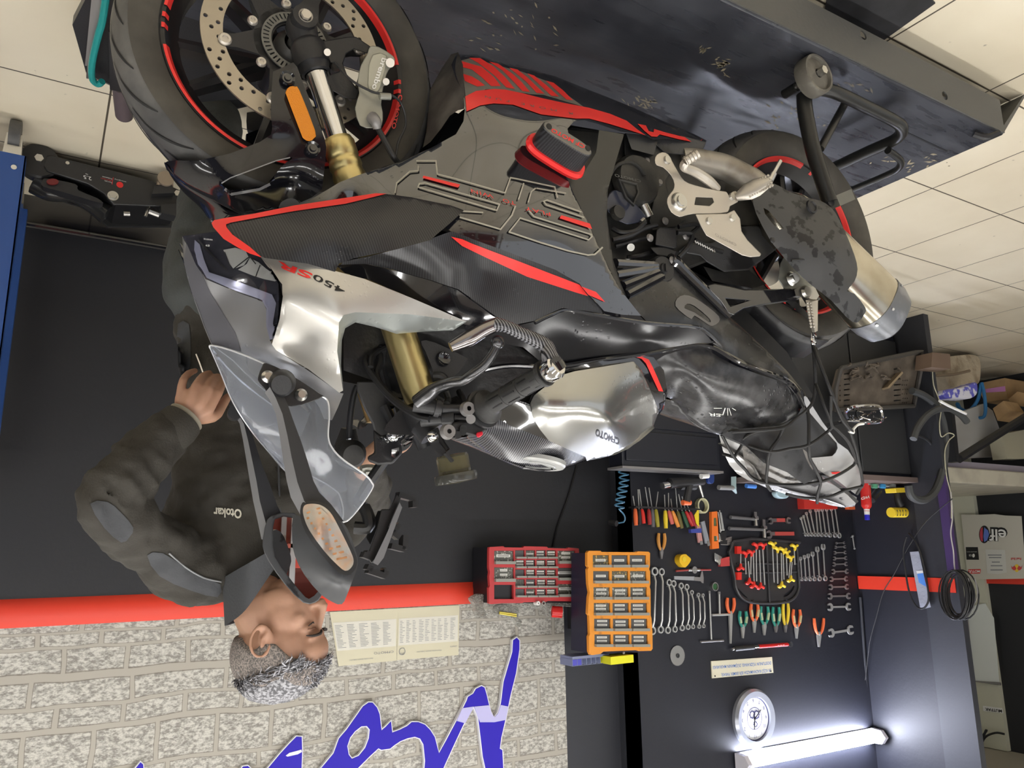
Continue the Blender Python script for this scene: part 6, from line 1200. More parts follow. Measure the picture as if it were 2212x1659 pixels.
# upper carbon wing with red edge
LC = Lat([(*q4(p)[0], l) for p, l in (((345, 320), .10), ((430, 295), .12), ((900, 215), .165), ((1500, 125), .205), ((1980, 205), .25), ((2060, 235), .262), ((1870, 400), .262), ((1600, 500), .245), ((1310, 560), .225), ((1190, 620), .205), ((900, 540), .19), ((640, 470), .16), ((480, 410), .135), ((1000, 400), .20), ((1500, 330), .24), ((700, 360), .165))])
cw, LC = panel('carbon_side_wing', q4((345, 320), (430, 290), (620, 262), (900, 205), (1250, 160), (1460, 122), (1530, 123), (1700, 145), (1980, 203), (2062, 235), (1970, 320), (1872, 402), (1835, 437), (1600, 502), (1310, 562), (1210, 598), (1180, 655), (1000, 600), (700, 560), (600, 520), (470, 450), (380, 385)), LC, CARB, smooth=1, th=.004)
decal('red_wing_edge', [q4((338, 322), (355, 302), (430, 287), (620, 259), (900, 202), (1460, 118), (1532, 121), (1420, 150), (1250, 190), (900, 240), (620, 290), (470, 318), (437, 330), (440, 350), (480, 400), (600, 485), (680, 556), (600, 530), (520, 490), (420, 430), (350, 350))], LC, RED, cw, off=.002, step=10, both=True)
# carbon lower intake panel
LI = Lat([(740, 570, .195), (870, 535, .225), (975, 500, .243), (1080, 538, .246), (1200, 583, .238), (1300, 668, .205), (1220, 668, .21), (1115, 702, .20), (1040, 660, .205), (990, 625, .21), (900, 598, .19), (800, 575, .185), (1000, 570, .232), (1100, 620, .222), (930, 540, .232), (1040, 580, .222)])
ci, LI = panel('carbon_intake_panel', [(735, 572), (742, 565), (800, 553), (870, 535), (930, 516), (965, 503), (978, 500), (1080, 538), (1200, 583), (1252, 613), (1300, 668), (1302, 680), (1255, 672), (1215, 665), (1185, 678), (1155, 693), (1115, 701), (1080, 690), (1040, 660), (990, 625), (930, 605), (900, 597), (850, 583), (790, 570)], LI, CARB, smooth=1, step=12, th=.004)
decal('red_spear', [q5((250, 172), (330, 190), (400, 222), (700, 335), (1180, 520), (1242, 602), (1150, 575), (800, 462), (500, 322), (330, 240))], LI, RED, ci, off=.002, both=True)
decal('red_spear_tip', [q5((1192, 532), (1300, 572), (1366, 646), (1245, 594))], LS, RED, side_, off=.003, both=True)
# duct trims
LD = Lat([(735, 575, .18), (850, 590, .178), (1000, 640, .185), (1090, 700, .18), (1000, 692, .17), (900, 650, .165), (780, 600, .16), (1150, 720, .17)])
panel('duct_trim', [(728, 575), (745, 566), (790, 570), (850, 584), (930, 606), (990, 627), (1040, 662), (1080, 690), (1115, 702), (1155, 716), (1060, 712), (1000, 700), (950, 672), (880, 640), (800, 605), (745, 590)], LD, GLOSSN, smooth=1, step=12)
LK = Lat([(1085, 700, .18), (1220, 668, .195), (1400, 700, .178), (1548, 738, .155), (1400, 732, .15), (1250, 735, .155), (1400, 763, .138), (1200, 792, .14), (1100, 740, .155), (1000, 702, .165)])
panel('knee_cover', [(1000, 700), (1060, 706), (1115, 703), (1155, 695), (1185, 680), (1218, 668), (1260, 675), (1302, 684), (1400, 698), (1500, 706), (1520, 714), (1549, 738), (1520, 744), (1400, 763), (1300, 777), (1205, 793), (1180, 800), (1160, 775), (1130, 750), (1060, 738), (1010, 725)], LK, mat('knee_cover_black', (.008, .008, .011), .17, spec=.4, bump=(100, .2, 'drops', .001)), smooth=1, step=12)
btube('cover_rim', [(1155, 697, .202), (1190, 680, .205), (1225, 669, .205), (1300, 682, .20), (1400, 698, .19), (1500, 706, .178), (1525, 716, .172), (1549, 739, .162)], .004, GLOSSN, n=8, both=True)
btube('cover_rim', [(1040, 800, .13), (1100, 790, .14), (1205, 792, .152), (1300, 777, .142), (1400, 763, .137), (1520, 745, .15), (1600, 785, .16), (1700, 826, .135), (1735, 878, .11)], .005, GLOSSN, n=8, both=True)
panel('inner_cowl', [(742, 690), (850, 700), (1000, 702), (1100, 735), (1160, 775), (1185, 800), (1165, 840), (1140, 868), (1060, 880), (985, 855), (950, 872), (905, 850), (860, 850), (800, 820), (742, 800)], [(742, 690, .05), (1000, 702, .10), (1160, 775, .12), (1140, 868, .10), (985, 855, .06), (860, 850, .02), (742, 800, .04)], mat('inner_cowl_plastic', (.014, .014, .015), .35, bump=(70, .5)), smooth=1, step=16)
bplate('cowl_gusset', q7((790, 290), (900, 300), (1150, 420), (1160, 450), (1100, 540), (1000, 620), (960, 640), (930, 560), (900, 560), (830, 380)), .125, .006, MATTE, smooth=2, both=True)
m = MB(); m.lathe([(0, .003), (.007, .003), (.012, .006), (.014, 0)], BP(*q7((968, 437))[0], .126), BS, 24); m.make('gusset_bolt', GLOSSN, bike)
# silver upper cowl
LU = Lat([(541, 524, .11), (552, 538, .115), (666, 570, .185), (787, 601, .208), (888, 643, .212), (1008, 695, .20), (768, 674, .205), (731, 692, .20), (609, 618, .158), (609, 643, .158), (650, 640, .180), (690, 668, .192), (571, 567, .13), (603, 681, .135), (594, 722, .115), (587, 744, .10), (597, 757, .10), (733, 848, .105), (728, 760, .155), (660, 750, .132), (665, 700, .165), (850, 670, .208)])
sv, LU = panel('silver_upper_cowl', q4((605, 455), (640, 455), (1000, 600), (1380, 702), (1700, 832), (2080, 995), (1700, 945), (1320, 930), (1240, 950), (1208, 1000), (1196, 1200), (1236, 1465), (1210, 1480), (1000, 1320), (780, 1190), (750, 1150), (770, 1080), (800, 950), (822, 830), (820, 740), (780, 690), (700, 590), (640, 500)), LU, SILV, smooth=1, step=11, th=.004, sharp=25)
LU2 = Lat([(731, 696, .198), (768, 674, .203), (1008, 695, .199), (977, 714, .175), (856, 722, .165), (760, 712, .165), (741, 760, .135), (728, 760, .154), (743, 846, .10)])
panel('cowl_flange', q4((1196, 1200), (1208, 1000), (1240, 950), (1320, 930), (1700, 943), (2080, 995), (1985, 1055), (1800, 1062), (1600, 1078), (1450, 1030), (1320, 1000), (1250, 1040), (1228, 1120), (1222, 1300), (1240, 1465)), LU2, mat('silver_flange', (.42, .45, .44), .3, metal=.6, bump=(110, .25, 'drops', .0015)), smooth=1, step=9)
m = MB(); fs2 = lambda x, y: BP(x, y, LU(x, y)+.0012)
pxtext(m, '450', q4((1255, 775))[0], q4((1045, 668))[0], (4.5, -12.5) if 0 else (3.5, 12.5) if 0 else (-7, -13) if 0 else (-6.5, 12.0) if 0 else (7.5, -12.5) if 0 else (-6, 11), fs2, bold=.01); tx = m.make('model_number', BLACKT, sv, flipfix=False)
m = MB(); pxtext(m, 'SR', q4((1032, 668))[0], q4((812, 588))[0], (-6, 11.5), fs2, bold=.03); m.make('model_letters', RED, sv, flipfix=False)
# headlight and nose
LH = Lat([(394, 510, .02), (470, 500, .085), (500, 513, .10), (552, 540, .118), (597, 600, .15), (609, 640, .155), (583, 735, .10), (575, 690, .095), (570, 650, .10), (500, 622, .07), (445, 600, .04), (420, 550, .028), (520, 570, .10)])
hd, LH = panel('headlight', [(394, 510), (430, 505), (470, 500), (500, 513), (524, 538), (552, 545), (580, 575), (600, 605), (609, 640), (602, 690), (592, 728), (584, 738), (576, 705), (577, 668), (570, 650), (520, 633), (445, 602), (425, 572), (408, 535)], LH, mat('headlight_bezel', (.03, .03, .04), .12), smooth=1, step=10)
decal('drl_strip', [[(421, 518), (432, 528), (441, 560), (452, 588), (525, 612), (588, 636), (597, 655), (590, 700), (592, 728), (584, 735), (577, 705), (578, 666), (568, 648), (500, 624), (447, 600), (430, 570), (420, 540)]], LH, mat('drl_lavender', (.34, .35, .48), .15, metal=.3), hd, off=.003, step=8, both=True)
decal('reflector_bowl', [q4((420, 505), (500, 490), (570, 510), (595, 560), (560, 610), (490, 635), (455, 590)), q4((600, 560), (660, 590), (720, 640), (775, 720), (700, 705), (620, 680), (520, 640), (580, 600))], LH, mat('reflector_silver', (.62, .63, .62), .25, metal=.4), hd, off=.002, step=8, both=True)
decal('headlight_ribs', stroke(q4((490, 635), (600, 550), (640, 600)), 2.5)+stroke(q4((430, 520), (470, 625)), 2)+stroke(q4((640, 690), (670, 610)), 2)+stroke(q4((250, 440), (400, 600), (440, 640)), 4), LH, BLACKT, hd, off=.0045, step=0, both=True)
panel('headlight_lens', [(396, 511), (430, 503), (470, 498), (500, 512), (524, 537), (554, 544), (582, 574), (602, 604), (611, 640), (604, 690), (592, 730), (584, 738), (575, 705), (575, 668), (568, 652), (520, 635), (445, 604), (423, 572), (407, 535)], Lat([(c_[0]*100, c_[1]*100, l_+.012) for c_, l_ in zip(LH.c, [LH(*(c__*100)) for c__ in LH.c])]), CLEAR, smooth=1, step=14, th=.002, parent=hd)
m = MB(); pxtext(m, 'HCR DOT SAE', q4((345, 432))[0], q4((285, 425))[0], (0, 3), lambda x, y: BP(x, y, LH(x, y)+.016)); pxtext(m, 'E9', q4((325, 470))[0], q4((300, 468))[0], (0, 4), lambda x, y: BP(x, y, LH(x, y)+.016)); m.make('lens_print', LBL, hd, flipfix=False)
LN = Lat([(394, 512, 0), (405, 600, 0), (420, 650, 0), (440, 705, 0), (457, 744, 0), (425, 575, .025), (445, 602, .035), (520, 635, .07), (570, 650, .095), (577, 668, .095), (576, 705, .092), (587, 744, .098), (597, 757, .098), (740, 848, .105), (717, 905, .10), (650, 823, .085), (571, 785, .06), (521, 760, .035), (500, 700, .045), (470, 650, .03)])
ns, LN = panel('nose_cowl', [(394, 512), (408, 538), (425, 573), (445, 603), (520, 634), (570, 651), (577, 668), (576, 705), (587, 744), (597, 757), (665, 800), (735, 849), (742, 850), (730, 880), (717, 908), (700, 905), (690, 880), (650, 823), (571, 785), (521, 762), (457, 745), (440, 705), (420, 650), (405, 600), (397, 560)], LN, SILVG, smooth=1, step=11)
decal('nose_dark_band', [q4((165, 440), (240, 600), (330, 800), (430, 960), (500, 1070), (535, 1180), (540, 1200), (345, 1150), (280, 990), (200, 790), (150, 600))], LN, mat('nose_dark_grey', (.11, .11, .125), .22), ns, off=.001, both=True)
# windscreen
LW = Lat([(454, 752, 0), (476, 803, 0), (505, 872, 0), (548, 937, 0), (603, 1000, 0), (664, 1067, 0), (740, 1128, 0), (574, 787, .085), (693, 854, .115), (711, 876, .12), (709, 944, .12), (744, 995, .115), (805, 1045, .10), (755, 1120, .02), (640, 900, .085), (690, 1000, .07), (560, 850, .05), (490, 770, .03), (620, 960, .045)])
panel('windscreen', q8((40, 90), (55, 72), (100, 80), (200, 115), (370, 185), (480, 240), (590, 310), (700, 370), (730, 390), (748, 430), (748, 520), (745, 620), (770, 690), (840, 760), (960, 840), (1000, 880), (1010, 920), (950, 1010), (870, 1110), (830, 1128), (800, 1112), (620, 960), (450, 790), (300, 610), (180, 420), (100, 230)), LW, mat('windscreen_clear', (.80, .84, .92), .06, trans=.88, ior=1.2, bump=(14, .2, 'noise', .002)), smooth=1, step=14, th=.0025)
EDG = mat('windscreen_edge', (.75, .76, .80), .12, metal=.3)
btube('windscreen_edge', [(454, 752, .0), (457, 746, .006), (500, 757, .045), (574, 787, .087), (650, 828, .105), (693, 854, .117), (708, 868, .12), (711, 900, .121), (709, 944, .121), (719, 970, .119), (744, 995, .116), (787, 1024, .108), (803, 1042, .10), (804, 1055, .09), (780, 1092, .05), (755, 1121, .018), (741, 1128, 0)], .0016, EDG, n=6, both=True)
btube('windscreen_edge', [(454, 752, .0), (476, 803, 0), (505, 872, 0), (548, 937, 0), (603, 1000, 0), (664, 1067, 0), (741, 1128, 0)], .0012, EDG, n=6)
# ---------------------------------------------------------------- mirrors
MG = mat('mirror_arm_lit_facet', (.17, .17, .178), .5); MG2 = mat('mirror_arm_black', (.025, .025, .028), .5)  # paler copy paints the highlight on one facet of each arm
mb_ = bplate('mirror_mount', q8((350, 195), (375, 178), (500, 235), (700, 365), (712, 378), (640, 410), (520, 438), (430, 400), (335, 300), (325, 260)), .125, .012, SATIN, smooth=2, both=True, bevel=.003)
for x, y in ((380, 262), (578, 370)):
    m = MB(); m.lathe([(0, .010), (.006, .010), (.010, .005), (.010, 0)], BP(*q8((x, y))[0], .126), BS, 18); m.make('mount_screw', STEEL, bike); MB().add([mir(v) for v in m.v], m.f).make('mount_screw', STEEL, bike)
def mirror(M_, sc_lat, head, near):
    P = lambda x, y, l: M_(BP(x, y, l))
    bo = MB(); bo.lathe([(.0, .04), (.015, .04), (.019, .034), (.021, .0), (0, 0)], P(610, 826, .128), P(608, 832, .168)-P(610, 826, .128), 28); boss = bo.make('mirror_pivot', SATIN, bike)
    secs = [((365, 355), (395, 320), (450, 320)), ((395, 400), (430, 385), (500, 420)), ((430, 480), (470, 480), (535, 520)), ((455, 620), (500, 610), (580, 640)), ((472, 740), (525, 740), (620, 760)), ((495, 880), (560, 890), (655, 880)), ((520, 980), (600, 1000), (690, 950)), ((575, 1080), (660, 1080), (760, 1020)), ((640, 1180), (740, 1180), (835, 1120))]
    m = MB(); rings = []
    for a, b, c in secs:
        rings.append([P(*q8(a)[0], .140), P(*q8(b)[0], .158), P(*q8(c)[0], .150), P(*q8(c)[0], .138), P(*q8(b)[0], .128)])
    m.loft(rings); m.cur = 0; arm = m.make('mirror_arm', [MG, MG2], bike, sharp=20)
    for i, f in enumerate(arm.data.polygons): f.material_index = 0 if (i % 5 in (0,) and i < 40) else 1
    return arm
arm = mirror(lambda p: p, 0, 0, True)
hs_ = [q8(p)[0] for p in ((535, 1085), (600, 1110), (700, 1140), (800, 1110), (860, 1170), (905, 1290), (922, 1375), (895, 1460), (840, 1600), (812, 1617), (785, 1612), (700, 1560), (600, 1440), (545, 1330), (528, 1230))]
LM = Lat([(*q8(p)[0], l) for p, l in (((535, 1085), .135), ((700, 1140), .165), ((860, 1170), .155), ((922, 1375), .150), ((840, 1600), .140), ((785, 1612), .135), ((600, 1440), .14), ((545, 1330), .135), ((820, 1480), .172), ((740, 1330), .168), ((640, 1230), .158))])
o_ = smoothpoly(hs_, 2); P_, T_, L_ = fill2d(o_, (), 10); n_ = len(P_); cxy = np.mean(P_, axis=0)
vs = [BP(x, y, LM(x, y)) for x, y in P_]+[BP(cxy[0]+(x-cxy[0])*.92, cxy[1]+(y-cxy[1])*.92, .105) for x, y in P_]
hm = MB().add(vs, [tuple(reversed(t)) for t in T_]+[tuple(n_+i for i in t) for t in T_]+[(L_[0][i], L_[0][(i+1) % len(L_[0])], n_+L_[0][(i+1) % len(L_[0])], n_+L_[0][i]) for i in range(len(L_[0]))])
MHD = mat('mirror_housing', (.055, .057, .062), .35, noise=(25, (.012, .012, .014), .6, .64))
mh = hm.make('mirror_housing', MHD, bike)
sg = [(655, 1097), (664, 1089), (690, 1090), (712, 1105), (730, 1135), (757, 1190), (764, 1213), (757, 1228), (745, 1233), (730, 1222), (700, 1190), (668, 1145), (656, 1115)]
bplate('signal_bezel', [(650, 1092), (660, 1083), (692, 1084), (718, 1100), (738, 1132), (764, 1188), (772, 1215), (763, 1236), (745, 1243), (724, 1230), (692, 1195), (660, 1150), (649, 1118)], lambda x, y: LM(x, y)+.012, .02, MG2, smooth=2, parent=mh, step=10, bevel=.002)
decal('signal_reflector', [sg], lambda x, y: LM(x, y)+.013, mat('signal_silver_amber', (.62, .58, .54), .2, metal=.4, noise=(45, (.75, .50, .36), .45, .7)), mh, off=.0, smooth=2, step=8)
decal('signal_stripe', stroke([(664, 1108), (690, 1098)], 4)+sum([stroke([(664+i*8, 1120+i*11), (692+i*7, 1108+i*12)], 4.5) for i in range(9)], []), lambda x, y: LM(x, y)+.0138, mat('amber_stripe', (.70, .33, .14), .35), mh, off=0, step=0)
panel('signal_lens', sg, LM and Lat([(x, y, LM(x, y)+.020) for x, y in sg+[(700, 1150), (730, 1190), (680, 1110)]]), CLEAR, th=.002, step=10, both=False, parent=mh)
# far mirror, glass side turned to the viewer
FM = lambda x, y, l: BP(x, y, l)
secs = [((180, 480), (195, 462), (235, 462)), ((215, 540), (240, 540), (275, 560)), ((235, 640), (265, 640), (315, 680)), ((255, 760), (290, 760), (350, 790)), ((275, 880), (315, 880), (395, 900)), ((295, 1000), (335, 1000), (440, 1030)), ((320, 1110), (370, 1130), (480, 1110)), ((345, 1230), (400, 1240), (500, 1200))]
m = MB(); m.loft([[FM(*q8(a)[0], -.135), FM(*q8(b)[0], -.118), FM(*q8(c)[0], -.125), FM(*q8(c)[0], -.15), FM(*q8(b)[0], -.16)] for a, b, c in secs]); arm2 = m.make('mirror_arm', [MG, MG2], bike, sharp=20)
for i, f in enumerate(arm2.data.polygons): f.material_index = 0 if (i % 5 == 0 and i < 35) else 1
m = MB(); m.cyl(BP(508, 890, -.11), BP(506, 895, -.14), .013); m.make('mirror_pivot', SATIN, bike)
g0 = [(589, 1117), (636, 1112), (645, 1150), (660, 1210), (692, 1268), (690, 1284), (676, 1297), (655, 1296), (618, 1252), (586, 1205), (583, 1160)]
ho = [(570, 1150), (574, 1132), (586, 1114), (636, 1108), (655, 1150), (680, 1210), (697, 1268), (693, 1290), (680, 1302), (655, 1302), (615, 1262), (580, 1212), (567, 1180)]
mf = bplate('mirror_housing', ho, -.105, .045, MHD, smooth=2, bevel=.006)
GL = Lat([(589, 1117, -.1035), (636, 1112, -.1035), (692, 1268, -.1035), (676, 1297, -.1035), (620, 1200, -.1035)])
MB().surf(smoothpoly([(594, 1122), (632, 1119), (640, 1155), (654, 1210), (685, 1268), (684, 1281), (672, 1291), (660, 1290), (625, 1248), (594, 1203), (591, 1160)], 2), lambda x, y: BP(x, y, -.1025)+BF*0, flip=True).make('mirror_glass', mat('mirror_glass', (.9, .9, .9), .01, metal=1), mf, flipfix=False)
# ---------------------------------------------------------------- fuel tank
LT = Lat([(1145, 876, .130), (1170, 878, .148), (1230, 890, .158), (1320, 915, .130), (1217, 809, .150), (1290, 795, .148), (1369, 781, .130), (1386, 800, .125), (1410, 855, .085), (1423, 889, .03), (1410, 925, .0), (1376, 954, .0), (1325, 983, 0), (1268, 995, .012), (1217, 966, .085), (1186, 951, .100), (1166, 927, .118), (1149, 898, .128), (1250, 850, .162), (1330, 850, .142), (1280, 950, .085), (1360, 910, .07), (1240, 925, .125)])
tk, LT = panel('fuel_tank', r3((598, 640), (640, 555), (760, 460), (900, 370), (1000, 340), (1250, 300), (1530, 252), (1600, 330), (1700, 560), (1756, 700), (1700, 850), (1560, 970), (1460, 1040), (1350, 1090), (1230, 1120), (1112, 1142), (1098, 1108), (900, 1022), (770, 962), (690, 862), (622, 745)), LT, TANKM, smooth=1, step=11, th=.004)
LTB = Lat([(1145, 876, .124), (1217, 800, .148), (1330, 772, .138), (1410, 772, .120), (1432, 800, .112), (1441, 850, .075), (1430, 890, .02), (1386, 800, .122), (1410, 855, .08), (1423, 889, .022), (1369, 781, .127), (1290, 790, .146), (1420, 820, .10)])
tb, _ = panel('tank_surround', [(1140, 875), (1150, 850), (1185, 815), (1215, 798), (1270, 786), (1330, 772), (1380, 767), (1412, 772), (1434, 800), (1442, 850), (1432, 885), (1424, 895), (1395, 860), (1370, 830), (1300, 830), (1200, 850)], LTB, GLOSSN, smooth=1, step=11)
decal('tank_red_stripe', [r3((1535, 210), (1600, 207), (1665, 235), (1700, 300), (1745, 400), (1795, 522), (1755, 518), (1690, 380), (1640, 270), (1600, 228))], LTB, RED, tb, off=.004, both=True)
LTT = Lat([(1007, 944, .0), (1036, 968, 0), (1080, 992, 0), (1164, 1017, -.005), (1217, 1011, .0), (1268, 993, .0), (1217, 966, .082), (1186, 951, .097), (1166, 927, .114), (1149, 898, .125), (1120, 880, .12), (1060, 885, .10), (1030, 930, .06), (1100, 930, .085), (1150, 975, .055), (1200, 985, .045)])
tt_, LTT = panel('tank_cover', r3((30, 930), (120, 860), (200, 800), (250, 735), (330, 640), (450, 590), (560, 620), (600, 640), (622, 745), (690, 862), (770, 962), (900, 1022), (1098, 1108), (1112, 1140), (1000, 1180), (900, 1210), (780, 1230), (680, 1236), (540, 1215), (420, 1170), (330, 1130), (150, 1030)), LTT, carbon('carbon_gloss', (.02, .02, .025), (.09, .09, .10), .18), smooth=1, step=10)
decal('tank_gloss_inlay', [r3((262, 700), (330, 650), (440, 600), (560, 640), (600, 650), (622, 745), (690, 862), (765, 960), (560, 880), (420, 825), (340, 780))], LTT, GLOSS, tt_, off=.0015, step=12, both=True)
m = MB(); fs3 = lambda x, y: BP(x, y, LT(x, y)+.0015)
pxtext(m, 'CFMOTO', r3((1408, 945))[0], r3((1198, 862))[0], (-2, 14), fs3, spacing=1.02, bold=.03); m.make('tank_lettering', BLACKT, tk, flipfix=False)
cc = BP(1160, 1003, 0); cc = BL(loc(cc).x, 0, loc(cc).z+.002)
tl = (UP*.97+BF*.16).normalized()
m = MB(); m.lathe([(0, .0), (.055, .0), (.058, -.004), (.058, -.012), (0, -.012)], cc, tl, 48); cap = m.make('fuel_cap', mat('cap_light_grey', (.48, .49, .48), .35, metal=.3), bike)
m = MB(); m.lathe([(.034, .0005), (.036, .003), (.038, .0005)], cc, tl, 40); m.bar(cc+tl*.004-BF*.03, cc+tl*.004+BF*.03, .012, .008, up=tl); m.make('cap_latch', mat('cap_latch_grey', (.36, .37, .36), .4), cap)
m = MB(); m.cyl(cc+tl*.0+BF*-.046+BS*.01, cc+tl*.002+BF*-.046+BS*.01, .004); m.make('cap_screw', GOLD, cap)
# ---------------------------------------------------------------- seats and tail
LSE = Lat([(1418, 778, .10), (1436, 765, .11), (1511, 752, .13), (1593, 790, .145), (1677, 819, .135), (1708, 836, .125), (1730, 877, .095), (1720, 898, .08), (1684, 922, .06), (1625, 930, .04), (1581, 927, .015), (1554, 940, 0), (1508, 921, 0), (1479, 894, 0), (1455, 866, .0), (1438, 857, .025), (1432, 816, .07), (1500, 810, .125), (1520, 850, .10), (1600, 850, .12), (1660, 860, .115), (1560, 890, .07), (1480, 850, .055), (1640, 895, .085)])
st_, LSE = panel('rider_seat', r4((75, 240), (150, 195), (300, 150), (460, 138), (510, 132), (640, 220), (800, 298), (1000, 370), (1150, 418), (1250, 455), (1290, 490), (1330, 560), (1372, 650), (1360, 700), (1328, 742), (1180, 832), (1000, 850), (860, 860), (750, 852), (700, 890), (645, 912), (560, 885), (450, 832), (330, 722), (230, 600), (165, 572), (145, 480), (135, 400)), LSE, SEAT, smooth=1, step=12)
m = MB(); pxtext(m, 'SR', r4((655, 722))[0], r4((545, 712))[0], (0, 6.5), lambda x, y: BP(x, y, LSE(x, y)+.001), spacing=.9)
m.make('seat_emblem', LBL, st_, flipfix=False); decal('seat_emblem_bars', stroke(r4((670, 730), (690, 672)), 2)+stroke(r4((715, 735), (712, 672)), 1.2)+stroke(r4((745, 735), (725, 672)), 1.2)+stroke(r4((785, 690), (755, 672)), 1.2)+stroke(r4((660, 672), (590, 672)), 1)+stroke(r4((665, 730), (560, 728)), 1), LSE, LBL, st_, off=.001, step=0)
btube('seat_rim', [(1520, 742, .138), (1545, 752, .145), (1600, 782, .150), (1660, 806, .145), (1700, 822, .138), (1722, 845, .12), (1733, 877, .10), (1740, 895, .09)], .006, GLOSSN, n=8, both=True)
LTS = Lat([(1355, 642, .185), (1443, 598, .165), (1469, 578, .15), (1520, 625, .15), (1576, 683, .145), (1617, 720, .14), (1653, 754, .135), (1701, 802, .13), (1750, 865, .10), (1760, 900, .09), (1735, 880, .10), (1640, 805, .145), (1525, 745, .14), (1548, 738, .16), (1520, 713, .165), (1400, 698, .18), (1480, 650, .17), (1600, 745, .15)])
ts_, LTS = panel('tail_side_panel', [(1354, 642), (1385, 628), (1443, 598), (1452, 582), (1469, 578), (1520, 625), (1576, 683), (1617, 720), (1653, 754), (1701, 802), (1740, 850), (1762, 895), (1742, 890), (1722, 848), (1700, 824), (1650, 803), (1600, 782), (1545, 752), (1527, 745), (1549, 738), (1522, 714), (1500, 705), (1400, 697), (1385, 682)], LTS, mat('tail_satin_black', (.02, .02, .021), .2, noise=(13, (.05, .05, .05), .5, .6), bump=(100, .25, 'drops', .0015)), smooth=1, step=13, both=False)
Dout = smoothpoly(q6((630, 1330), (640, 1280), (690, 1255), (760, 1275), (850, 1335), (925, 1400), (925, 1440), (885, 1465), (850, 1455), (760, 1395), (740, 1420), (680, 1380)), 2)
decal('grey_letter_mark', [Dout], LTS, mat('matte_grey_mark', (.15, .145, .14), .6), ts_, off=.0015, step=9, holes=[smoothpoly(q6((690, 1345), (710, 1315), (760, 1330), (840, 1395), (870, 1430), (855, 1440), (760, 1375)), 2)])
LTU = Lat([(1569, 934, .07), (1684, 922, .08), (1730, 880, .10), (1762, 895, .095), (1800, 955, .085), (1797, 985, .08), (1745, 990, .085), (1713, 959, .09), (1677, 944, .085), (1607, 951, .05)])
panel('tail_under_panel', [(1556, 938), (1600, 926), (1684, 920), (1722, 900), (1732, 880), (1762, 895), (1785, 925), (1808, 962), (1800, 985), (1770, 992), (1745, 990), (1770, 1030), (1737, 1046), (1700, 1020), (1650, 1000), (1607, 960)], LTU, WETG, smooth=1, step=12, both=False)
LP = Lat([(1607, 952, .04), (1640, 944, .06), (1677, 945, .07), (1713, 960, .08), (1745, 995, .085), (1776, 1031, .08), (1771, 1043, .07), (1737, 1046, .045), (1665, 1049, .0), (1629, 1041, -.01), (1612, 1009, -.01), (1605, 980, .01), (1680, 990, .055)])
panel('pillion_seat', r4((850, 965), (950, 930), (1080, 925), (1150, 935), (1300, 990), (1420, 1062), (1560, 1292), (1545, 1342), (1400, 1352), (1250, 1358), (1100, 1360), (950, 1330), (880, 1200), (850, 1080)), LP, mat('pillion_vinyl', (.16, .15, .14), .25, noise=(18, (.025, .025, .028), .52, .6), bump=(110, .3, 'drops', .002)), smooth=2, step=10)
LTC = Lat([(1737, 862, .105), (1745, 862, .108), (1798, 940, .105), (1829, 971, .10), (1848, 997, .09), (1863, 1041, .065), (1853, 1070, .05), (1846, 1094, .03), (1745, 989, .085), (1762, 1017, .08), (1798, 985, .095), (1809, 968, .098), (1807, 956, .10), (1820, 1080, .05), (1800, 1060, .06)])
panel('tail_cowl', r4((1395, 568), (1408, 562), (1425, 575), (1560, 790), (1700, 980), (1790, 1045), (1860, 1150), (1900, 1240), (1925, 1335), (1900, 1400), (1870, 1450), (1800, 1400), (1700, 1320), (1600, 1270), (1500, 1230), (1455, 1175), (1430, 1118), (1540, 1110), (1650, 1100), (1680, 1070), (1698, 1030), (1690, 985), (1640, 930), (1540, 820), (1430, 690), (1400, 620)), LTC, mat('tail_white_silver', (.55, .55, .56), .2, metal=.35, coat=.6, bump=(90, .3, 'drops', .0015)), smooth=1, step=10)
LTT2 = Lat([(1629, 1041, -.01), (1665, 1049, .0), (1737, 1046, .04), (1765, 1030, .07), (1853, 1070, .05), (1848, 1094, .02), (1798, 1091, -.01), (1725, 1074, -.02), (1660, 1057, -.02)])
panel('tail_top', r4((930, 1325), (1100, 1358), (1250, 1360), (1400, 1354), (1500, 1300), (1600, 1330), (1750, 1400), (1870, 1470), (1862, 1520), (1850, 1552), (1750, 1560), (1650, 1545), (1500, 1505), (1350, 1470), (1200, 1430), (1060, 1385)), LTT2, mat('tail_top_grey', (.40, .40, .41), .22, metal=.4, noise=(22, (.08, .08, .09), .55, .6), bump=(80, .3, 'drops', .0015)), smooth=1, step=10)
decal('tail_black_seam', stroke(r4((1500, 1225), (1640, 1320), (1800, 1440), (1870, 1510)), 7), LTT2, GLOSSN, None, off=.006, step=0); decal('tail_label', [r4((1640, 1245), (1730, 1240), (1700, 1262), (1650, 1262))], LTC, RED, None, off=.002)
panel('tail_far_flank', r4((636, 910), (700, 895), (760, 880), (850, 960), (850, 1080), (880, 1200), (950, 1330), (900, 1320), (800, 1260), (730, 1180), (670, 1050)), [(1554, 940, -.03), (1607, 952, .0), (1612, 1009, -.02), (1629, 1041, -.02), (1600, 1035, -.06), (1575, 1005, -.05), (1562, 970, -.04)], MATS['tail_white_silver'], smooth=1, step=9, both=False)
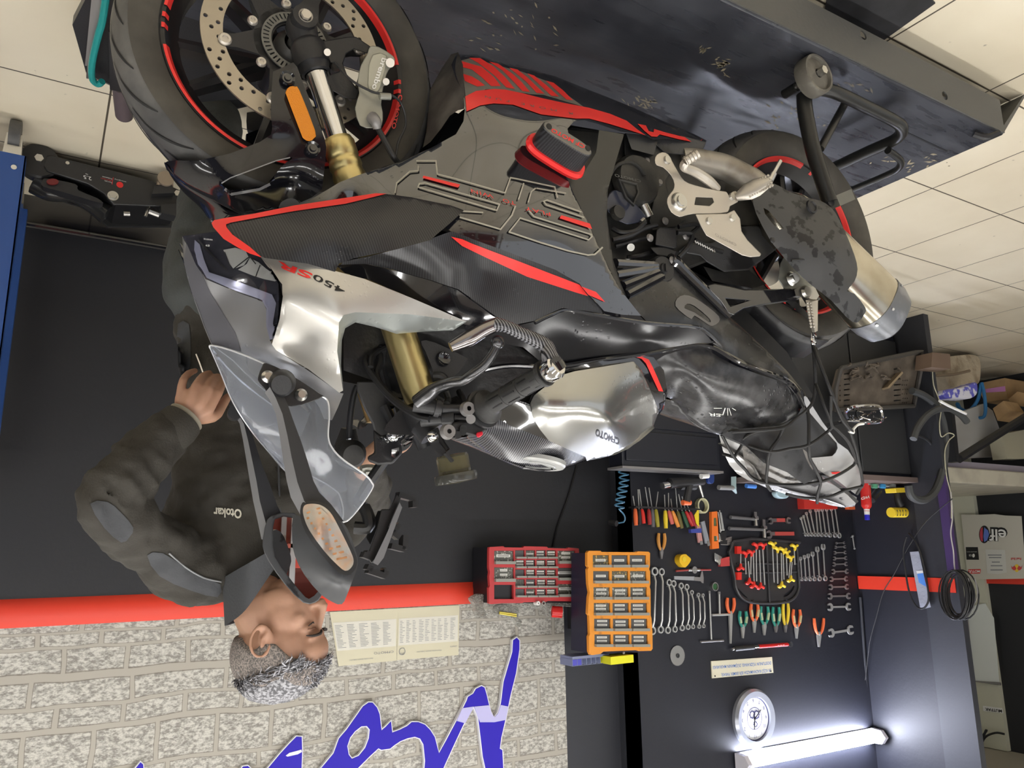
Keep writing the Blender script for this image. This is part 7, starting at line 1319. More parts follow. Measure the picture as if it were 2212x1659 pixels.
# ---------------------------------------------------------------- handlebars
gin = BP(1050, 880, .20); gout = BP(1178, 806, .335); gd = (gout-gin).normalized(); GL_ = (gout-gin).length
hb = MB(); hb.tube([BP(965, 905, .10), BP(1000, 905, .14), gin], .011); hb.tube([gin, gout+gd*.012], .011); hb_o = hb.make('handlebar', GLOSSN, bike)
m = MB(); m.lathe([(0, -.004), (.028, -.004), (.030, .0), (.030, .006), (.020, .014), (.0175, .02), (.0165, GL_*.5), (.0175, GL_*.93), (.0215, GL_*.96), (.0215, GL_), (0, GL_)], gin, gd, 32); grip = m.make('throttle_grip', GRIP, bike)
m = MB()
for k in range(14):
    a = 2*math.pi*k/14; u, v, _ = basis(gd); e = u*math.cos(a)+v*math.sin(a)
    for t0, t1 in (((.18, .34), (.66, .80)) if k % 2 else ((.40, .58), (.84, .92))): m.bar(gin+gd*GL_*t0+e*.0172, gin+gd*GL_*t1+e*.0172, .0022, .001, up=e)
for t0 in (.36, .62): m.lathe([(.0168, 0), (.0176, .0006), (.0168, .0012)], gin+gd*GL_*t0, gd, 32)
m.make('grip_groove', BLACKT, grip)
m = MB(); m.lathe([(0, 0), (.017, 0), (.019, .004), (.019, .022), (.014, .028), (0, .028)], gout+gd*.002, gd, 30); m.make('bar_end', CHROME, bike)
ap = gin-gd*.006; m = MB(); m.lathe([(0, -.012), (.026, -.012), (.034, -.006), (.034, .0), (.022, .004), (0, .004)], ap, gd, 32); m.make('throttle_flange', SATIN, bike)
# mirrored left bar
m = MB(); m.tube([mir(BP(965, 905, .10)), mir(BP(1000, 905, .14)), mir(gin), mir(gout)], .011); m.make('handlebar', GLOSSN, bike)
m = MB(); m.lathe([(0, -.004), (.028, -.004), (.030, .0), (.030, .006), (.018, .014), (.0165, GL_*.5), (.0215, GL_), (0, GL_)], mir(gin), (mir(gout)-mir(gin)), 24); m.make('left_grip', GRIP, bike)
# lever guard, carbon
G = lambda x, y, l: BP(*q7((x, y))[0], l)
m = MB(); secs = []
gp = [(1880, 500, .350, 16), (1840, 420, .350, 15), (1810, 340, .345, 15), (1740, 290, .34, 13), (1600, 225, .33, 12), (1480, 170, .32, 12), (1400, 155, .31, 14)]
P_ = [G(x, y, l) for x, y, l, _ in gp]; P_ = cr(P_, 5)
m.tube(P_, [.017, .014, .013, .012, .010, .010, .012], 12); gd_ = m.make('lever_guard', carbon('carbon_silver', (.015, .015, .018), (.22, .22, .24), .15), bike)
m = MB(); m.tube([G(1420, 150, .31), G(1300, 200, .30), G(1180, 270, .29), G(1030, 340, .28)], [.011, .012, .013, .008], 14, sm=4); m.make('guard_tip', mat('dark_chrome', (.28, .26, .26), .2, metal=1), gd_)
m = MB(); m.cyl(G(1870, 470, .352), G(1905, 530, .352), .016); m.lathe([(.004, .0), (.012, 0), (.012, .004), (.004, .004)], G(1888, 478, .362), BS, 20); m.make('guard_clamp', GLOSSN, gd_)
# brake lever
m = MB(); m.tube([G(760, 790, .17), G(850, 720, .19), G(930, 660, .21), G(1040, 625, .235), G(1130, 610, .25), G(1200, 565, .265), G(1300, 490, .28), G(1370, 400, .29), G(1405, 330, .295)], [.013, .013, .010, .009, .0085, .0085, .008, .0075, .007], 12, sm=4); m.ball(G(1412, 300, .297), .0115); m.make('brake_lever', mat('lever_dark_metal', (.10, .10, .105), .25, metal=.8, bump=(100, .2, 'drops', .001)), bike)
MB().tube([mir(G(760, 790, .17)), mir(G(930, 660, .21)), mir(G(1130, 610, .25)), mir(G(1300, 490, .28)), mir(G(1405, 330, .295))], [.012, .010, .008, .008, .007], 10, sm=4).make('clutch_lever', MATS['lever_dark_metal'], bike)
# master cylinder, switchgear
m = MB(); m.cyl(G(730, 800, .165), G(960, 840, .18), .013); m.cyl(G(960, 840, .18), G(1150, 840, .19), .008); m.cyl(G(900, 830, .178), G(940, 838, .18), .0155); m.make('master_cylinder', SATIN, bike)
m = MB(); m.cyl(G(790, 935, .15), G(960, 920, .17), .011); m.cyl(G(960, 920, .17), G(1060, 915, .18), .014); m.cyl(G(1060, 915, .18), G(1190, 920, .19), .007); m.make('cable_adjuster', SATIN, bike)
m = MB(); [m.lathe([(.004, .01), (.011, .01), (.013, 0), (.0, 0)], G(x, y, .20), BS, 20) for x, y in ((1000, 1030), (1160, 845))]; m.cyl(G(1195, 925, .19), G(1195, 925, .205), .008); m.make_each('switch_screw', TDARK, bike)
m = MB(); m.loft([[G(x, y, l) for x, y in ((1050, 950), (1180, 930), (1340, 940), (1330, 1020), (1230, 1070), (1110, 1040), (1030, 1000))] for l in (.15, .195)]); m.make('switch_housing', SATIN, bike, bevel=.004)
m = MB(); m.plate([(1240, 1035), (1290, 1022), (1295, 1050), (1262, 1078), (1240, 1068)], lambda x, y, h: G(x, y, .19+h), .012); m.make('kill_switch', mat('kill_red', (.6, .01, .03), .3), bike, bevel=.002)
m = MB(); [m.cyl(G(x, y, .195), G(x, y, .201), .006) for x, y in ((1135, 1000), (1130, 1030), (1090, 1055))]; m.make_each('switch_button', BLACKT, bike)
# top yoke and clamps
m = MB(); m.plate(smoothpoly([(905, 845), (940, 850), (990, 890), (960, 930), (870, 940), (830, 930), (850, 900)], 2), lambda x, y, h: BP(x, y, h-.10), .20); m.make('top_yoke', SATIN, bike)
m = MB(); m.cyl(G(760, 830, .10), G(830, 1000, .10), .03); m.cyl(G(740, 960, .08), G(830, 1150, .08), .016); m.cyl(G(800, 960, .11), G(880, 1050, .12), .024); m.make('bar_clamp', SATIN, bike)
m = MB(); m.cyl(G(560, 1110, .02), G(730, 1000, .09), .0135); m.lathe([(.0, .0), (.017, 0), (.017, .02), (.0, .02)], G(640, 1060, .05), G(730, 1000, .09)-G(560, 1110, .02), 20); m.make('accessory_bar', GLOSSN, bike)
m = MB(); m.ball(G(880, 1065, .15), .011); m.ball(G(560, 1060, .06), .012); m.make_each('clamp_bolt', CHROME, bike)
# chrome tangs and knob of the phone mount base
m = MB(); m.plate([(430, 1075), (560, 1060), (520, 1120), (470, 1180)], lambda x, y, h: G(x, y, .02+h), .02); m.plate([(640, 1110), (740, 1060), (750, 1100), (650, 1150)], lambda x, y, h: G(x, y, .0+h), .02); m.plate([(550, 1170), (610, 1155), (615, 1210), (580, 1245), (548, 1225)], lambda x, y, h: G(x, y, .05+h), .012); m.make_each('chrome_key_plate', CHROME, bike)
m = MB(); m.loft([[G(x, y, l) for x, y in ((400, 1010), (520, 1100), (620, 1090), (640, 1200), (560, 1290), (440, 1300), (360, 1270), (350, 1230), (410, 1200))] for l in (-.03, .04)]); m.make('ignition_cluster', SATIN, bike, bevel=.004)
# dash housing
bplate('dash_housing', q7((265, 620), (470, 620), (500, 720), (560, 900), (590, 1010), (530, 1065), (420, 1080), (390, 960), (330, 850), (270, 700)), .035, .07, mat('dash_grey', (.06, .06, .062), .5, bump=(60, .3)), smooth=1, bevel=.004)
bplate('dash_panel', q7((560, 780), (700, 860), (745, 930), (600, 905)), .02, .04, mat('dash_pale', (.16, .16, .15), .5))
# loose left-hand fittings seen below the dash
m = MB(); m.lathe([(.0, 0), (.026, 0), (.028, .01), (.028, .03), (.02, .04), (0, .04)], G(190, 1190, -.10), BS+UP*.3, 24); m.cyl(G(190, 1150, -.10), G(200, 1000, -.09), .025, .014); m.make('left_switchgear', ENG, bike)
btube('clutch_cable', [(*q7((330, 560))[0], -.05), (*q7((250, 700))[0], -.06), (*q7((215, 900))[0], -.07), (*q7((205, 1080))[0], -.08), (*q7((225, 1190))[0], -.08)], .006, SATIN); btube('cable_ferrule', [(*q7((207, 1085))[0], -.076), (*q7((228, 1200))[0], -.076)], .0075, CHROME, sm=0)
btube('fluid_pipe', [(*q7((490, 820))[0], .05), (*q7((540, 930))[0], .055), (*q7((565, 1020))[0], .06)], [.010, .009, .006], SATIN)
m = MB(); m.tube([G(300, 1330, -.20), G(360, 1320, -.20), G(440, 1330, -.19), G(440, 1355, -.19), G(380, 1355, -.2), G(330, 1360, -.2)], .007, 8, sm=4); m.make('clutch_lever_tip', ALUD, bike)
for pts, r in (([(350, 380, .03), (350, 480, .05), (420, 600, .07), (520, 720, .09), (620, 800, .11), (720, 860, .14), (900, 830, .17)], .0065), ([(440, 330, .04), (460, 450, .05), (430, 560, .06), (480, 680, .08), (600, 800, .11), (760, 900, .15), (860, 925, .17)], .006), ([(480, 320, .05), (470, 500, .03), (500, 640, .03), (530, 760, .04), (540, 830, .045)], .008), ([(600, 300, .04), (520, 330, .05), (400, 400, .06), (380, 500, .07)], .005), ([(900, 570, .13), (960, 575, .14), (1000, 620, .14)], .007), ([(990, 700, .12), (1010, 760, .12), (1000, 800, .13)], .006), ([(1100, 700, .10), (1130, 760, .12), (1150, 820, .15)], .006)):
    btube('control_cable', [(*q7((x, y))[0], l) for x, y, l in pts], r, SATIN, n=8)
# reservoir
rv = MB(); ra = G(1040, 1215, .14); rb_ = G(1080, 1440, .14); rv.lathe([(0, 0), (.026, 0), (.028, .004), (.028, (rb_-ra).length*.65), (.033, (rb_-ra).length*.67), (.035, (rb_-ra).length), (0, (rb_-ra).length+.002)], ra, rb_-ra, 12); res = rv.make('fluid_reservoir', mat('smoke_resin', (.30, .28, .2), .12, trans=.75, ior=1.25), bike, sharp=20)
m = MB(); m.cyl(ra+(rb_-ra)*.1, ra+(rb_-ra)*.55, .022); m.make('brake_fluid', mat('fluid_olive', (.22, .19, .05), .25), res)
m = MB(); m.lathe([(.036, 0), (.037, .003), (.037, .012), (.036, .015)], ra+(rb_-ra)*.68, rb_-ra, 12); m.make('reservoir_cap', mat('cap_smoke', (.06, .06, .055), .15), res)
m = MB(); m.plate(q7((850, 1050), (920, 1050), (940, 1120), (985, 1175), (1000, 1215), (960, 1220), (900, 1190), (870, 1130)), lambda x, y, h: BP(x, y, .145+h), .005, holes=[smoothpoly(q7((900, 1160), (915, 1150), (930, 1165), (915, 1180)), 2)]); m.bar(G(985, 1200, .165), G(1045, 1270, .165), .008, .004); m.make('reservoir_bracket', SATIN, bike); btube('reservoir_hose', [(*q7((1000, 1180))[0], .14), (*q7((960, 1120))[0], .135), (*q7((900, 1000))[0], .13)], .006, SATIN)
# phone holder
H8 = lambda x, y, l=-.02: BP(*q8((x, y))[0], l); PHB = mat('phone_holder_black', (.015, .015, .016), .35)
m = MB(); m.loft([[H8(x, y, l) for x, y in ((1060, 1050), (1110, 1050), (1150, 960), (1185, 965), (1100, 1160), (1160, 1140), (1140, 1200), (1100, 1240), (1040, 1330), (1000, 1380), (975, 1330), (1030, 1180))] for l in (-.03, -.01)]); m.make('phone_holder_body', PHB, bike, bevel=.002)
m = MB(); m.loft([[H8(x, y, l) for x, y in ((1170, 1010), (1185, 1040), (1075, 1340), (1040, 1385), (1010, 1370), (1100, 1180), (1130, 1100))] for l in (-.008, .002)]); m.make('phone_holder_pad', mat('holder_grey', (.16, .16, .17), .4), bike)
m = MB()
for a, b, c in (((1155, 965), (1250, 990), (1250, 1040)), ((990, 1385), (975, 1415), (1080, 1450)), ((1080, 1450), (1082, 1415), (1070, 1420)), ((1160, 1145), (1110, 1180), (1160, 1220)), ((1195, 1205), (1190, 1290), (1110, 1270)), ((945, 1320), (1000, 1340), (960, 1310))): m.bar(H8(*a), H8(*b), .010, .022, up=BS); m.bar(H8(*b), H8(*c), .010, .022, up=BS)
m.make_each('phone_holder_claw', PHB, bike)
m = MB(); m.tube([H8(900, 1160, -.05), H8(980, 1160, -.04), H8(985, 1100, -.04), H8(960, 1040, -.05)], .012, 10, sm=3); m.loft([[H8(x, y, l) for x, y in ((970, 1220), (1040, 1060), (1075, 1060), (1020, 1200), (995, 1260))] for l in (-.06, -.04)]); m.tube([H8(960, 1040, -.05), H8(930, 980, -.06), G(500, 1250, -.03)], .010, 10, sm=3); m.make('phone_holder_stem', PHB, bike)
# ---------------------------------------------------------------- engine, frame and running gear
E_ = lambda x, y, l: BP(*q6((x, y))[0], l)
eb = MB(); eb.plate([(1230, 275), (1345, 288), (1400, 300), (1480, 330), (1560, 430), (1590, 540), (1480, 585), (1440, 600), (1360, 645), (1300, 560), (1200, 480), (1180, 330)], lambda x, y, h: BP(x, y, -.14+h), .25); eb.make('engine_block', ENG, bike, bevel=.006)
def disc6(name, x, y, r, l, th, m_, parent=bike, n=30): c = E_(x, y, l); return MB().lathe([(0, th), (r*.9, th), (r, th*.6), (r, 0), (0, 0)], c, BS, n).make(name, m_, parent)
ec = disc6('engine_cover', 340, 490, .058, .12, .025, ENG)
m = MB(); m.tube([E_(300+130*math.cos(a)*.95, 490+150*math.sin(a)*.95, .147) for a in [math.radians(k) for k in range(200, 350, 10)]], .004, 8); m.tube([E_(x, y, .147) for x, y in ((240, 470), (360, 500), (375, 560), (340, 640), (290, 590))], .004, 8, closed=True); m.make('cover_ridge', ENG, ec)
m = MB(); pxtext(m, 'CFMOTO', q6((392, 470))[0], q6((215, 428))[0], (1.5, 6), lambda x, y: BP(x, y, .1458), bold=.02); m.make('cover_lettering', mat('worn_grey', (.12, .12, .11), .5), ec, flipfix=False)
bplate('clutch_cover', q6((160, 600), (200, 540), (280, 560), (400, 680), (420, 740), (300, 775), (200, 720), (155, 660)), .135, .06, mat('cover_navy_gloss', (.04, .045, .07), .2), smooth=2, bevel=.006); disc6('oil_filler', 225, 700, .016, .137, .012, ENG)
bplate('frame_plate', q6((280, 150), (500, 170), (600, 420), (560, 480), (600, 620), (640, 720), (700, 740), (640, 790), (470, 820), (450, 750), (480, 600), (440, 420), (280, 300)), .12, .02, ENG, smooth=1, bevel=.003)
bplate('swingarm_pivot_cover', q6((290, 150), (420, 160), (510, 200), (480, 300), (330, 260)), .14, .02, WETG, smooth=1)
bplate('belly_rear_bracket', q6((500, 150), (650, 160), (840, 210), (820, 260), (700, 300), (560, 290), (490, 230)), .125, .03, WETG, smooth=1, bevel=.003)
m = MB(); [m.lathe([(0, .004), (.006, .004), (.009, 0)], E_(x, y, l), BS, 16) for x, y, l in ((520, 487, .122), (560, 750, .124), (432, 340, .124), (455, 865, .15), (700, 855, .15), (610, 1018, .172))]; m.make_each('frame_bolt', TDARK, bike)
m = MB(); m.cyl(E_(325, 930, .12), E_(325, 930, .14), .008); m.lathe([(0, 0), (.008, 0), (.008, .012)], E_(410, 745, .13), BF+UP, 16); m.cyl(E_(385, 590, .13), E_(450, 720, .13), .010); m.make_each('bright_fitting', STEEL, bike)
bplate('relay_box', q6((500, 810), (520, 790), (630, 800), (640, 930), (620, 940), (490, 915)), .155, .05, SATIN, bevel=.003); bplate('relay_box', q6((455, 930), (560, 920), (640, 955), (620, 1000), (500, 985)), .15, .04, SATIN, bevel=.003)
for pts in ([(200, 880, .13), (320, 850, .14), (420, 800, .14), (500, 780, .14)], [(640, 830, .15), (740, 840, .155), (720, 920, .155), (650, 1000, .15)], [(650, 790, .14), (760, 770, .15), (780, 800, .15), (700, 860, .15)], [(760, 880, .15), (860, 930, .15), (950, 960, .15)], [(220, 920, .12), (300, 900, .13), (400, 870, .13), (470, 860, .13)], [(300, 1000, .12), (380, 990, .13), (480, 960, .13)], [(200, 800, .12), (260, 830, .13), (350, 820, .14), (420, 760, .14)]):
    btube('engine_hose', [(*q6((x, y))[0], l) for x, y, l in pts], .0055, SATIN, n=8)
m = MB(); m.tube([E_(760+i*8, 890+i*4+(6 if i % 2 else -6), .155) for i in range(18)], .003, 6); m.make('return_spring', STEEL, bike)
# frame tubes into the boss
bs = E_(540, 1080, .165); m = MB(); m.lathe([(0, .010), (.010, .010), (.012, .006), (.026, .006), (.030, 0), (.030, -.03)], bs, BS, 32); m.bar(bs+BS*.012+UP*.008, bs+BS*.012-UP*.008, .005, .004, up=BS); m.make('frame_boss', SATIN, bike)
for a, b in (((215, 1040), (490, 1055)), ((215, 1120), (490, 1075)), ((265, 1195), (500, 1100)), ((290, 1255), (530, 1130))): btube('frame_tube', [(*q6(a)[0], .19), (*q6(b)[0], .165)], .0105, GLOSSN, sm=0, both=True)
btube('subframe_rod', [(*q6((590, 1020))[0], .165), (*q6((640, 1040))[0], .165), (*q6((700, 1100))[0], .163), (*q6((1000, 1390))[0], .158)], [.016, .012, .011, .011], GLOSSN, sm=4, both=True)
bplate('pillion_peg_bracket', q6((845, 1190), (900, 1175), (1100, 1215), (1300, 1215), (1480, 1210), (1495, 1255), (1470, 1290), (1400, 1300), (1200, 1330), (1100, 1350), (1030, 1395), (990, 1380), (940, 1300), (870, 1230)), .172, .022, GLOSSN, smooth=1, holes=[q6((970, 1280), (1110, 1295), (1000, 1330))], bevel=.003, both=True)
bplate('peg_bracket_link', q6((1385, 1300), (1440, 1290), (1600, 1440), (1590, 1470), (1560, 1450)), .165, .012, SATIN, smooth=1)
m = MB(); m.plate(q6((1440, 1220), (1500, 1190), (1580, 1200), (1610, 1260), (1590, 1290), (1500, 1270), (1450, 1260)), lambda x, y, h: BP(x, y, .165+h), .02); m.lathe([(0, .006), (.012, .006), (.016, 0)], E_(1520, 1235, .186), BS, 20); m.make('peg_mount', STEEL, bike)
pg = MB(); pg.loft([[E_(x+dx, y+dy, l) for dx, dy, l in ((-w, 0, .19), (0, 10, .20), (w, 0, .19), (0, -10, .18))] for x, y, w in ((1560, 1290, 42), (1565, 1380, 36), (1580, 1500, 20))]); pegp = pg.make('pillion_peg', ALU, bike, sharp=30)
m = MB(); [m.ball(E_(1530+j*22+i*3, 1310+i*20, .203), .0035, 6, 5) for i in range(9) for j in range(2)]; m.make('peg_teeth', ALU, pegp)
# rear-set hanger, heel guard, foot peg, brake pedal
hg = bplate('footrest_hanger', q6((488, 335), (500, 300), (540, 280), (580, 295), (605, 340), (650, 420), (690, 475), (760, 505), (900, 540), (975, 550), (990, 575), (1005, 560), (1040, 545), (1062, 580), (1055, 620), (1000, 650), (985, 690), (870, 700), (750, 702), (690, 715), (655, 722), (600, 690), (572, 630), (580, 580), (612, 540), (622, 500), (600, 440), (545, 385), (500, 370)), .200, .016, ALU, smooth=2, holes=[q6((768, 588), (882, 592), (892, 622), (862, 648), (758, 640))], bevel=.003)
bplate('heel_guard', q6((765, 705), (980, 700), (1030, 675), (1070, 735), (1080, 820), (1120, 880), (1215, 975), (1205, 992), (1140, 997), (1085, 985), (840, 850), (805, 790)), .204, .008, ALU, smooth=1, bevel=.002)
m = MB(); [m.lathe([(0, .005), (rr, .005), (rr*1.2, 0)], E_(x, y, l), BS, 18) for x, y, l, rr in ((570, 335, .2, .008), (855, 750, .204, .007), (1015, 730, .204, .007), (1012, 585, .2, .007))]; m.lathe([(0, .012), (.011, .012), (.012, .008), (.017, .008), (.021, .002), (.021, 0)], E_(650, 622, .2), BS, 6 if 0 else 24); m.make_each('hanger_bolt', STEEL, hg)
m = MB(); pxtext(m, 'CFMOTO', q6((1045, 905))[0], q6((900, 832))[0], (1, 6), lambda x, y: BP(x, y, .2045)); m.make('heel_guard_lettering', mat('engraved_grey', (.40, .37, .34), .5, metal=.5), hg, flipfix=False)
pg = MB(); A0 = E_(1045, 590, .20); A1 = E_(1275, 475, .265); dd = (A1-A0).normalized(); uu = V((0, 0, 1))-dd*dd.z; uu.normalize(); ww = dd.cross(uu)
pg.loft([[A0+dd*(A1-A0).length*t+uu*w*math.cos(a)+ww*h*math.sin(a) for a in [2*math.pi*i/14 for i in range(14)]] for t, w, h in ((0, .008, .008), (.1, .012, .010), (.35, .021, .010), (.6, .022, .010), (.85, .016, .009), (1.0, .010, .007))]); fp = pg.make('foot_peg', ALU, bike)
m = MB(); m.cyl(A1, E_(1300, 425, .27), .007); m.cyl(E_(1295, 430, .27), E_(1345, 340, .275), .0045); m.make('peg_feeler', STEEL, fp)
m = MB(); [m.ball(A0+(A1-A0)*t+uu*w*.0065-ww*0+BS*.010, .0032, 6, 5) for t in np.linspace(.25, .9, 10) for w in (-2, -1, 0, 1, 2)]; m.make('peg_teeth', ALU, fp)
m = MB(); m.tube([E_(700, 350, .235), E_(690, 380, .225), E_(760, 410, .215), (E_(850, 470, .205)), E_(910, 530, .19)], [.009, .010, .011, .011, .010], 10, sm=4); m.cyl(E_(695, 345, .235), E_(785, 290, .255), .010, n=20); [m.lathe([(.010, 0), (.0118, .001), (.010, .002)], E_(700+i*22, 342-i*13, .236+i*.005), E_(785, 290, .255)-E_(695, 345, .235), 18) for i in range(4)]; m.make('brake_pedal', ALU, bike)
# exhaust
btube('exhaust_pipe', [(*q6((650, 330))[0], .10), (*q6((800, 350))[0], .11), (*q6((950, 380))[0], .12), (*q6((1060, 430))[0], .13), (*q6((1180, 500))[0], .14), (1660, 440, .15)], .030, mat('pipe_dull_steel', (.42, .39, .34), .5, metal=.7, noise=(14, (.25, .22, .18), .5, .7)), n=20)
ma = BP(1665, 440, .150); mb2 = BP(1902, 672, .19); md = (mb2-ma).normalized(); nn = md.cross(BS).normalized()
def mring(t, h, w_, n=30): c = ma.lerp(mb2, t); return [c+nn*math.copysign(abs(math.cos(a))**.75, math.cos(a))*h+BS*math.copysign(abs(math.sin(a))**.75, math.sin(a))*w_ for a in [2*math.pi*i/n for i in range(n)]]
mf_ = MB().loft([mring(0, .045, .035), mring(.1, .07, .05), mring(.35, .080, .058), mring(.93, .084, .060)]).make('muffler', MUFF, bike)
MB().loft([mring(.925, .0855, .0615), mring(1.0, .084, .060), mring(1.08, .076, .052), mring(1.10, .066, .042)]).make('muffler_end_cap', mat('endcap_grey', (.18, .19, .21), .4, metal=.5, noise=(16, (.3, .31, .34), .5, .65)), mf_)
m = MB(); [m.cyl(mring(.95, .0858, .0618)[i], mring(.95, .088, .0635)[i], .0035, n=8) for i in (2, 6, 10, 14)]; m.make_each('rivet', STEEL, mf_)
bplate('muffler_heat_shield', q6((1155, 590), (1175, 545), (1230, 510), (1300, 495), (1370, 530), (1430, 560), (1520, 590), (1620, 612), (1680, 650), (1725, 700), (1790, 830), (1850, 980), (1872, 1080), (1852, 1160), (1800, 1228), (1850, 1245), (1925, 1340), (1922, 1380), (1870, 1445), (1800, 1410), (1690, 1290), (1560, 1190), (1440, 1080), (1330, 950), (1270, 870), (1180, 700)), Lat([(1630, 420, .20), (1700, 430, .225), (1770, 435, .23), (1850, 580, .262), (1830, 630, .26), (1760, 620, .235), (1680, 550, .21), (1660, 500, .215), (1740, 520, .25), (1800, 540, .268), (1855, 680, .245)]), .006, mat('heat_shield_grey', (.055, .056, .058), .5, noise=(30, (.012, .012, .014), .57, .60), bump=(60, .2)), smooth=2, holes=[q6((1230, 660), (1265, 680), (1370, 800), (1340, 808), (1300, 780), (1240, 700))], step=14, bevel=0)
m = MB(); m.lathe([(0, .003), (.010, .003), (.012, .006), (.016, .005), (.017, 0)], E_(1555, 655, .245), BS, 24); [m.lathe([(0, .004), (.006, .003), (.007, 0)], E_(x, y, .26), BS, 14) for x, y in ((1640, 912), (1290, 882))]; m.make_each('shield_bolt', SATIN, bike)
btube('shield_seam', [(*q6((1420, 1020))[0], .232), (*q6((1560, 1010))[0], .245), (*q6((1630, 990))[0], .258), (*q6((1700, 1040))[0], .262), (*q6((1760, 1100))[0], .258)], .0025, SATIN)
bplate('muffler_hanger', q6((1330, 1150), (1345, 1040), (1375, 985), (1430, 1000), (1560, 1130), (1600, 1180), (1570, 1210), (1450, 1260), (1390, 1245)), .155, .012, mat('hanger_pale_steel', (.42, .43, .40), .35, metal=.6), smooth=1, bevel=.002)
m = MB(); m.cyl(E_(1415, 1150, .155), E_(1440, 1140, .19), .012); m.lathe([(.0, .01), (.009, .01), (.014, .004), (.018, 0)], E_(1425, 1145, .18), BS, 20); m.make('hanger_stud', STEEL, bike)
# swingarm and hugger
for sg in (1, -1):
    f0 = lambda x, y, l: (BP(x, y, l) if sg > 0 else mir(BP(x, y, l)))
    m = MB(); a = BL(-.86, .07*sg, .60); b = BL(-1.40, .115*sg, .58); m.loft([[a+UP*z+BS*y for y, z in ((-.025, -.045), (.025, -.045), (.025, .045), (-.025, .045))], [b+UP*z+BS*y for y, z in ((-.015, -.028), (.015, -.028), (.015, .028), (-.015, .028))]]); m.make('swingarm', ENG, bike, bevel=.004)
tA = loc(onY(1792, 436, 1.125)); MB().cyl(BL(tA.x, .10, tA.z), BL(tA.x, tA.y+.004, tA.z), .013).make('stand_bobbin', SATIN, bike)
hgp = MB(); rings = []
for a in range(48, 146, 8):
    t = math.radians(a); rings.append([CR_+BF*math.cos(t)*(.318+abs(y)*-.25)+UP*math.sin(t)*(.318-abs(y)*.25)+BS*y for y in (-.085, -.06, 0, .06, .085)])
vs = [p for r in rings for p in r]; hgp.add(vs, [(5*i+k, 5*i+k+1, 5*i+6+k, 5*i+5+k) for i in range(len(rings)-1) for k in range(4)]); 
hgp = MB(); rings = []
for a in range(10, 100, 8):
    t = math.radians(a); rings.append([CR_+BF*math.cos(t)*(.320-abs(y)*.3)+UP*math.sin(t)*(.320-abs(y)*.3)+BS*y for y in (-.085, -.06, 0, .06, .085)])
vs = [p for r in rings for p in r]; hgp.add(vs, [(5*i+k, 5*i+k+1, 5*i+6+k, 5*i+5+k) for i in range(len(rings)-1) for k in range(4)]); hgp.make('rear_hugger', WETG, bike, solid=.004)
bplate('side_hugger', q6((640, 960), (720, 900), (880, 900), (1050, 790), (1190, 780), (1290, 870), (1310, 950), (1130, 1085), (960, 1100), (840, 1030), (800, 990)), .12, .02, WETG, smooth=1, bevel=.004)
bplate('shock_guard', q6((820, 1060), (960, 1100), (1130, 1085), (1250, 1180), (1160, 1210), (880, 1160)), .10, .05, ENG, smooth=1)
bplate('rear_inner_guard', [(1330, 560), (1450, 560), (1560, 620), (1700, 760), (1760, 860), (1700, 850), (1560, 760), (1400, 700), (1340, 640)], .08, .16, BLACKT)
# ---------------------------------------------------------------- cargo net
net = thing('cargo_net', 'black elastic cargo net hooked over the tail of the motorcycle', 'cargo net', BP(1700, 1000, .09))
N4 = lambda x, y, l: BP(*r4((x, y))[0], l+.009)
cords = [[(1475, 90, .16), (1490, 250, .16), (1500, 450, .15), (1480, 600, .14), (1430, 680, .13), (1330, 760, .11), (1215, 845, .10), (1000, 870, .085), (720, 885, .05)],
         [(1480, 100, .16), (1510, 200, .18), (1600, 420, .19), (1650, 560, .19), (1720, 720, .18), (1800, 860, .17), (1850, 1000, .15), (1900, 1200, .12), (1925, 1350, .08)],
         [(1500, 450, .15), (1560, 600, .17), (1640, 800, .17), (1620, 870, .15), (1440, 1000, .13), (1270, 1035, .10), (1090, 1060, .08), (840, 985, .03), (660, 905, .03)],
         [(1430, 680, .13), (1440, 800, .13), (1440, 1000, .13), (1450, 1120, .11), (1500, 1220, .10), (1545, 1330, .07), (1520, 1440, .03), (1515, 1520, .0)],
         [(1215, 845, .10), (1170, 940, .085), (1090, 1060, .08), (1070, 1200, .05), (1060, 1340, .02), (1100, 1410, .0)],
         [(660, 910, .03), (770, 1110, .01), (870, 1220, .0), (930, 1290, .0), (1060, 1345, .02), (1300, 1358, .03), (1545, 1330, .07), (1700, 1270, .085), (1830, 1190, .09), (1860, 1150, .10)],
         [(770, 1110, .01), (835, 1010, .02), (850, 950, .04), (960, 890, .06), (1215, 845, .10)],
         [(670, 1080, -.02), (770, 1110, .01)], [(1240, 1440, .0), (1400, 1475, .0), (1600, 1470, .02), (1760, 1410, .05), (1925, 1370, .08)],
         [(1925, 1350, .08), (1870, 1440, .05)], [(1640, 560, .19), (1640, 800, .17), (1700, 870, .17), (1800, 980, .16), (1870, 1150, .12)], [(1500, 130, .16), (1560, 330, .18), (1640, 520, .19), (1730, 760, .18), (1830, 880, .17)]]
for cpts in cords: MB().tube([N4(*p) for p in cpts], .0038, 8, sm=5).make('elastic_cord', CORD, net)
MB().tube([N4(1475, -10, .165), N4(1465, 60, .165), N4(1480, 100, .165), N4(1500, 85, .165), N4(1480, 60, .165), N4(1500, 30, .165), N4(1490, -5, .165)], .0028, 8, sm=5).make('wire_hook', CHROME, net)
MB().tube([N4(1800, 880, .17), N4(1840, 890, .17), N4(1840, 860, .17), N4(1880, 820, .17), N4(1930, 810, .17)], .003, 8, sm=5).make('wire_hook', WHITE, net)
MB().tube([BP(1757, 716, .19), BP(1757, 740, .165)], .003, 6).make('wire_hook', CHROME, net)
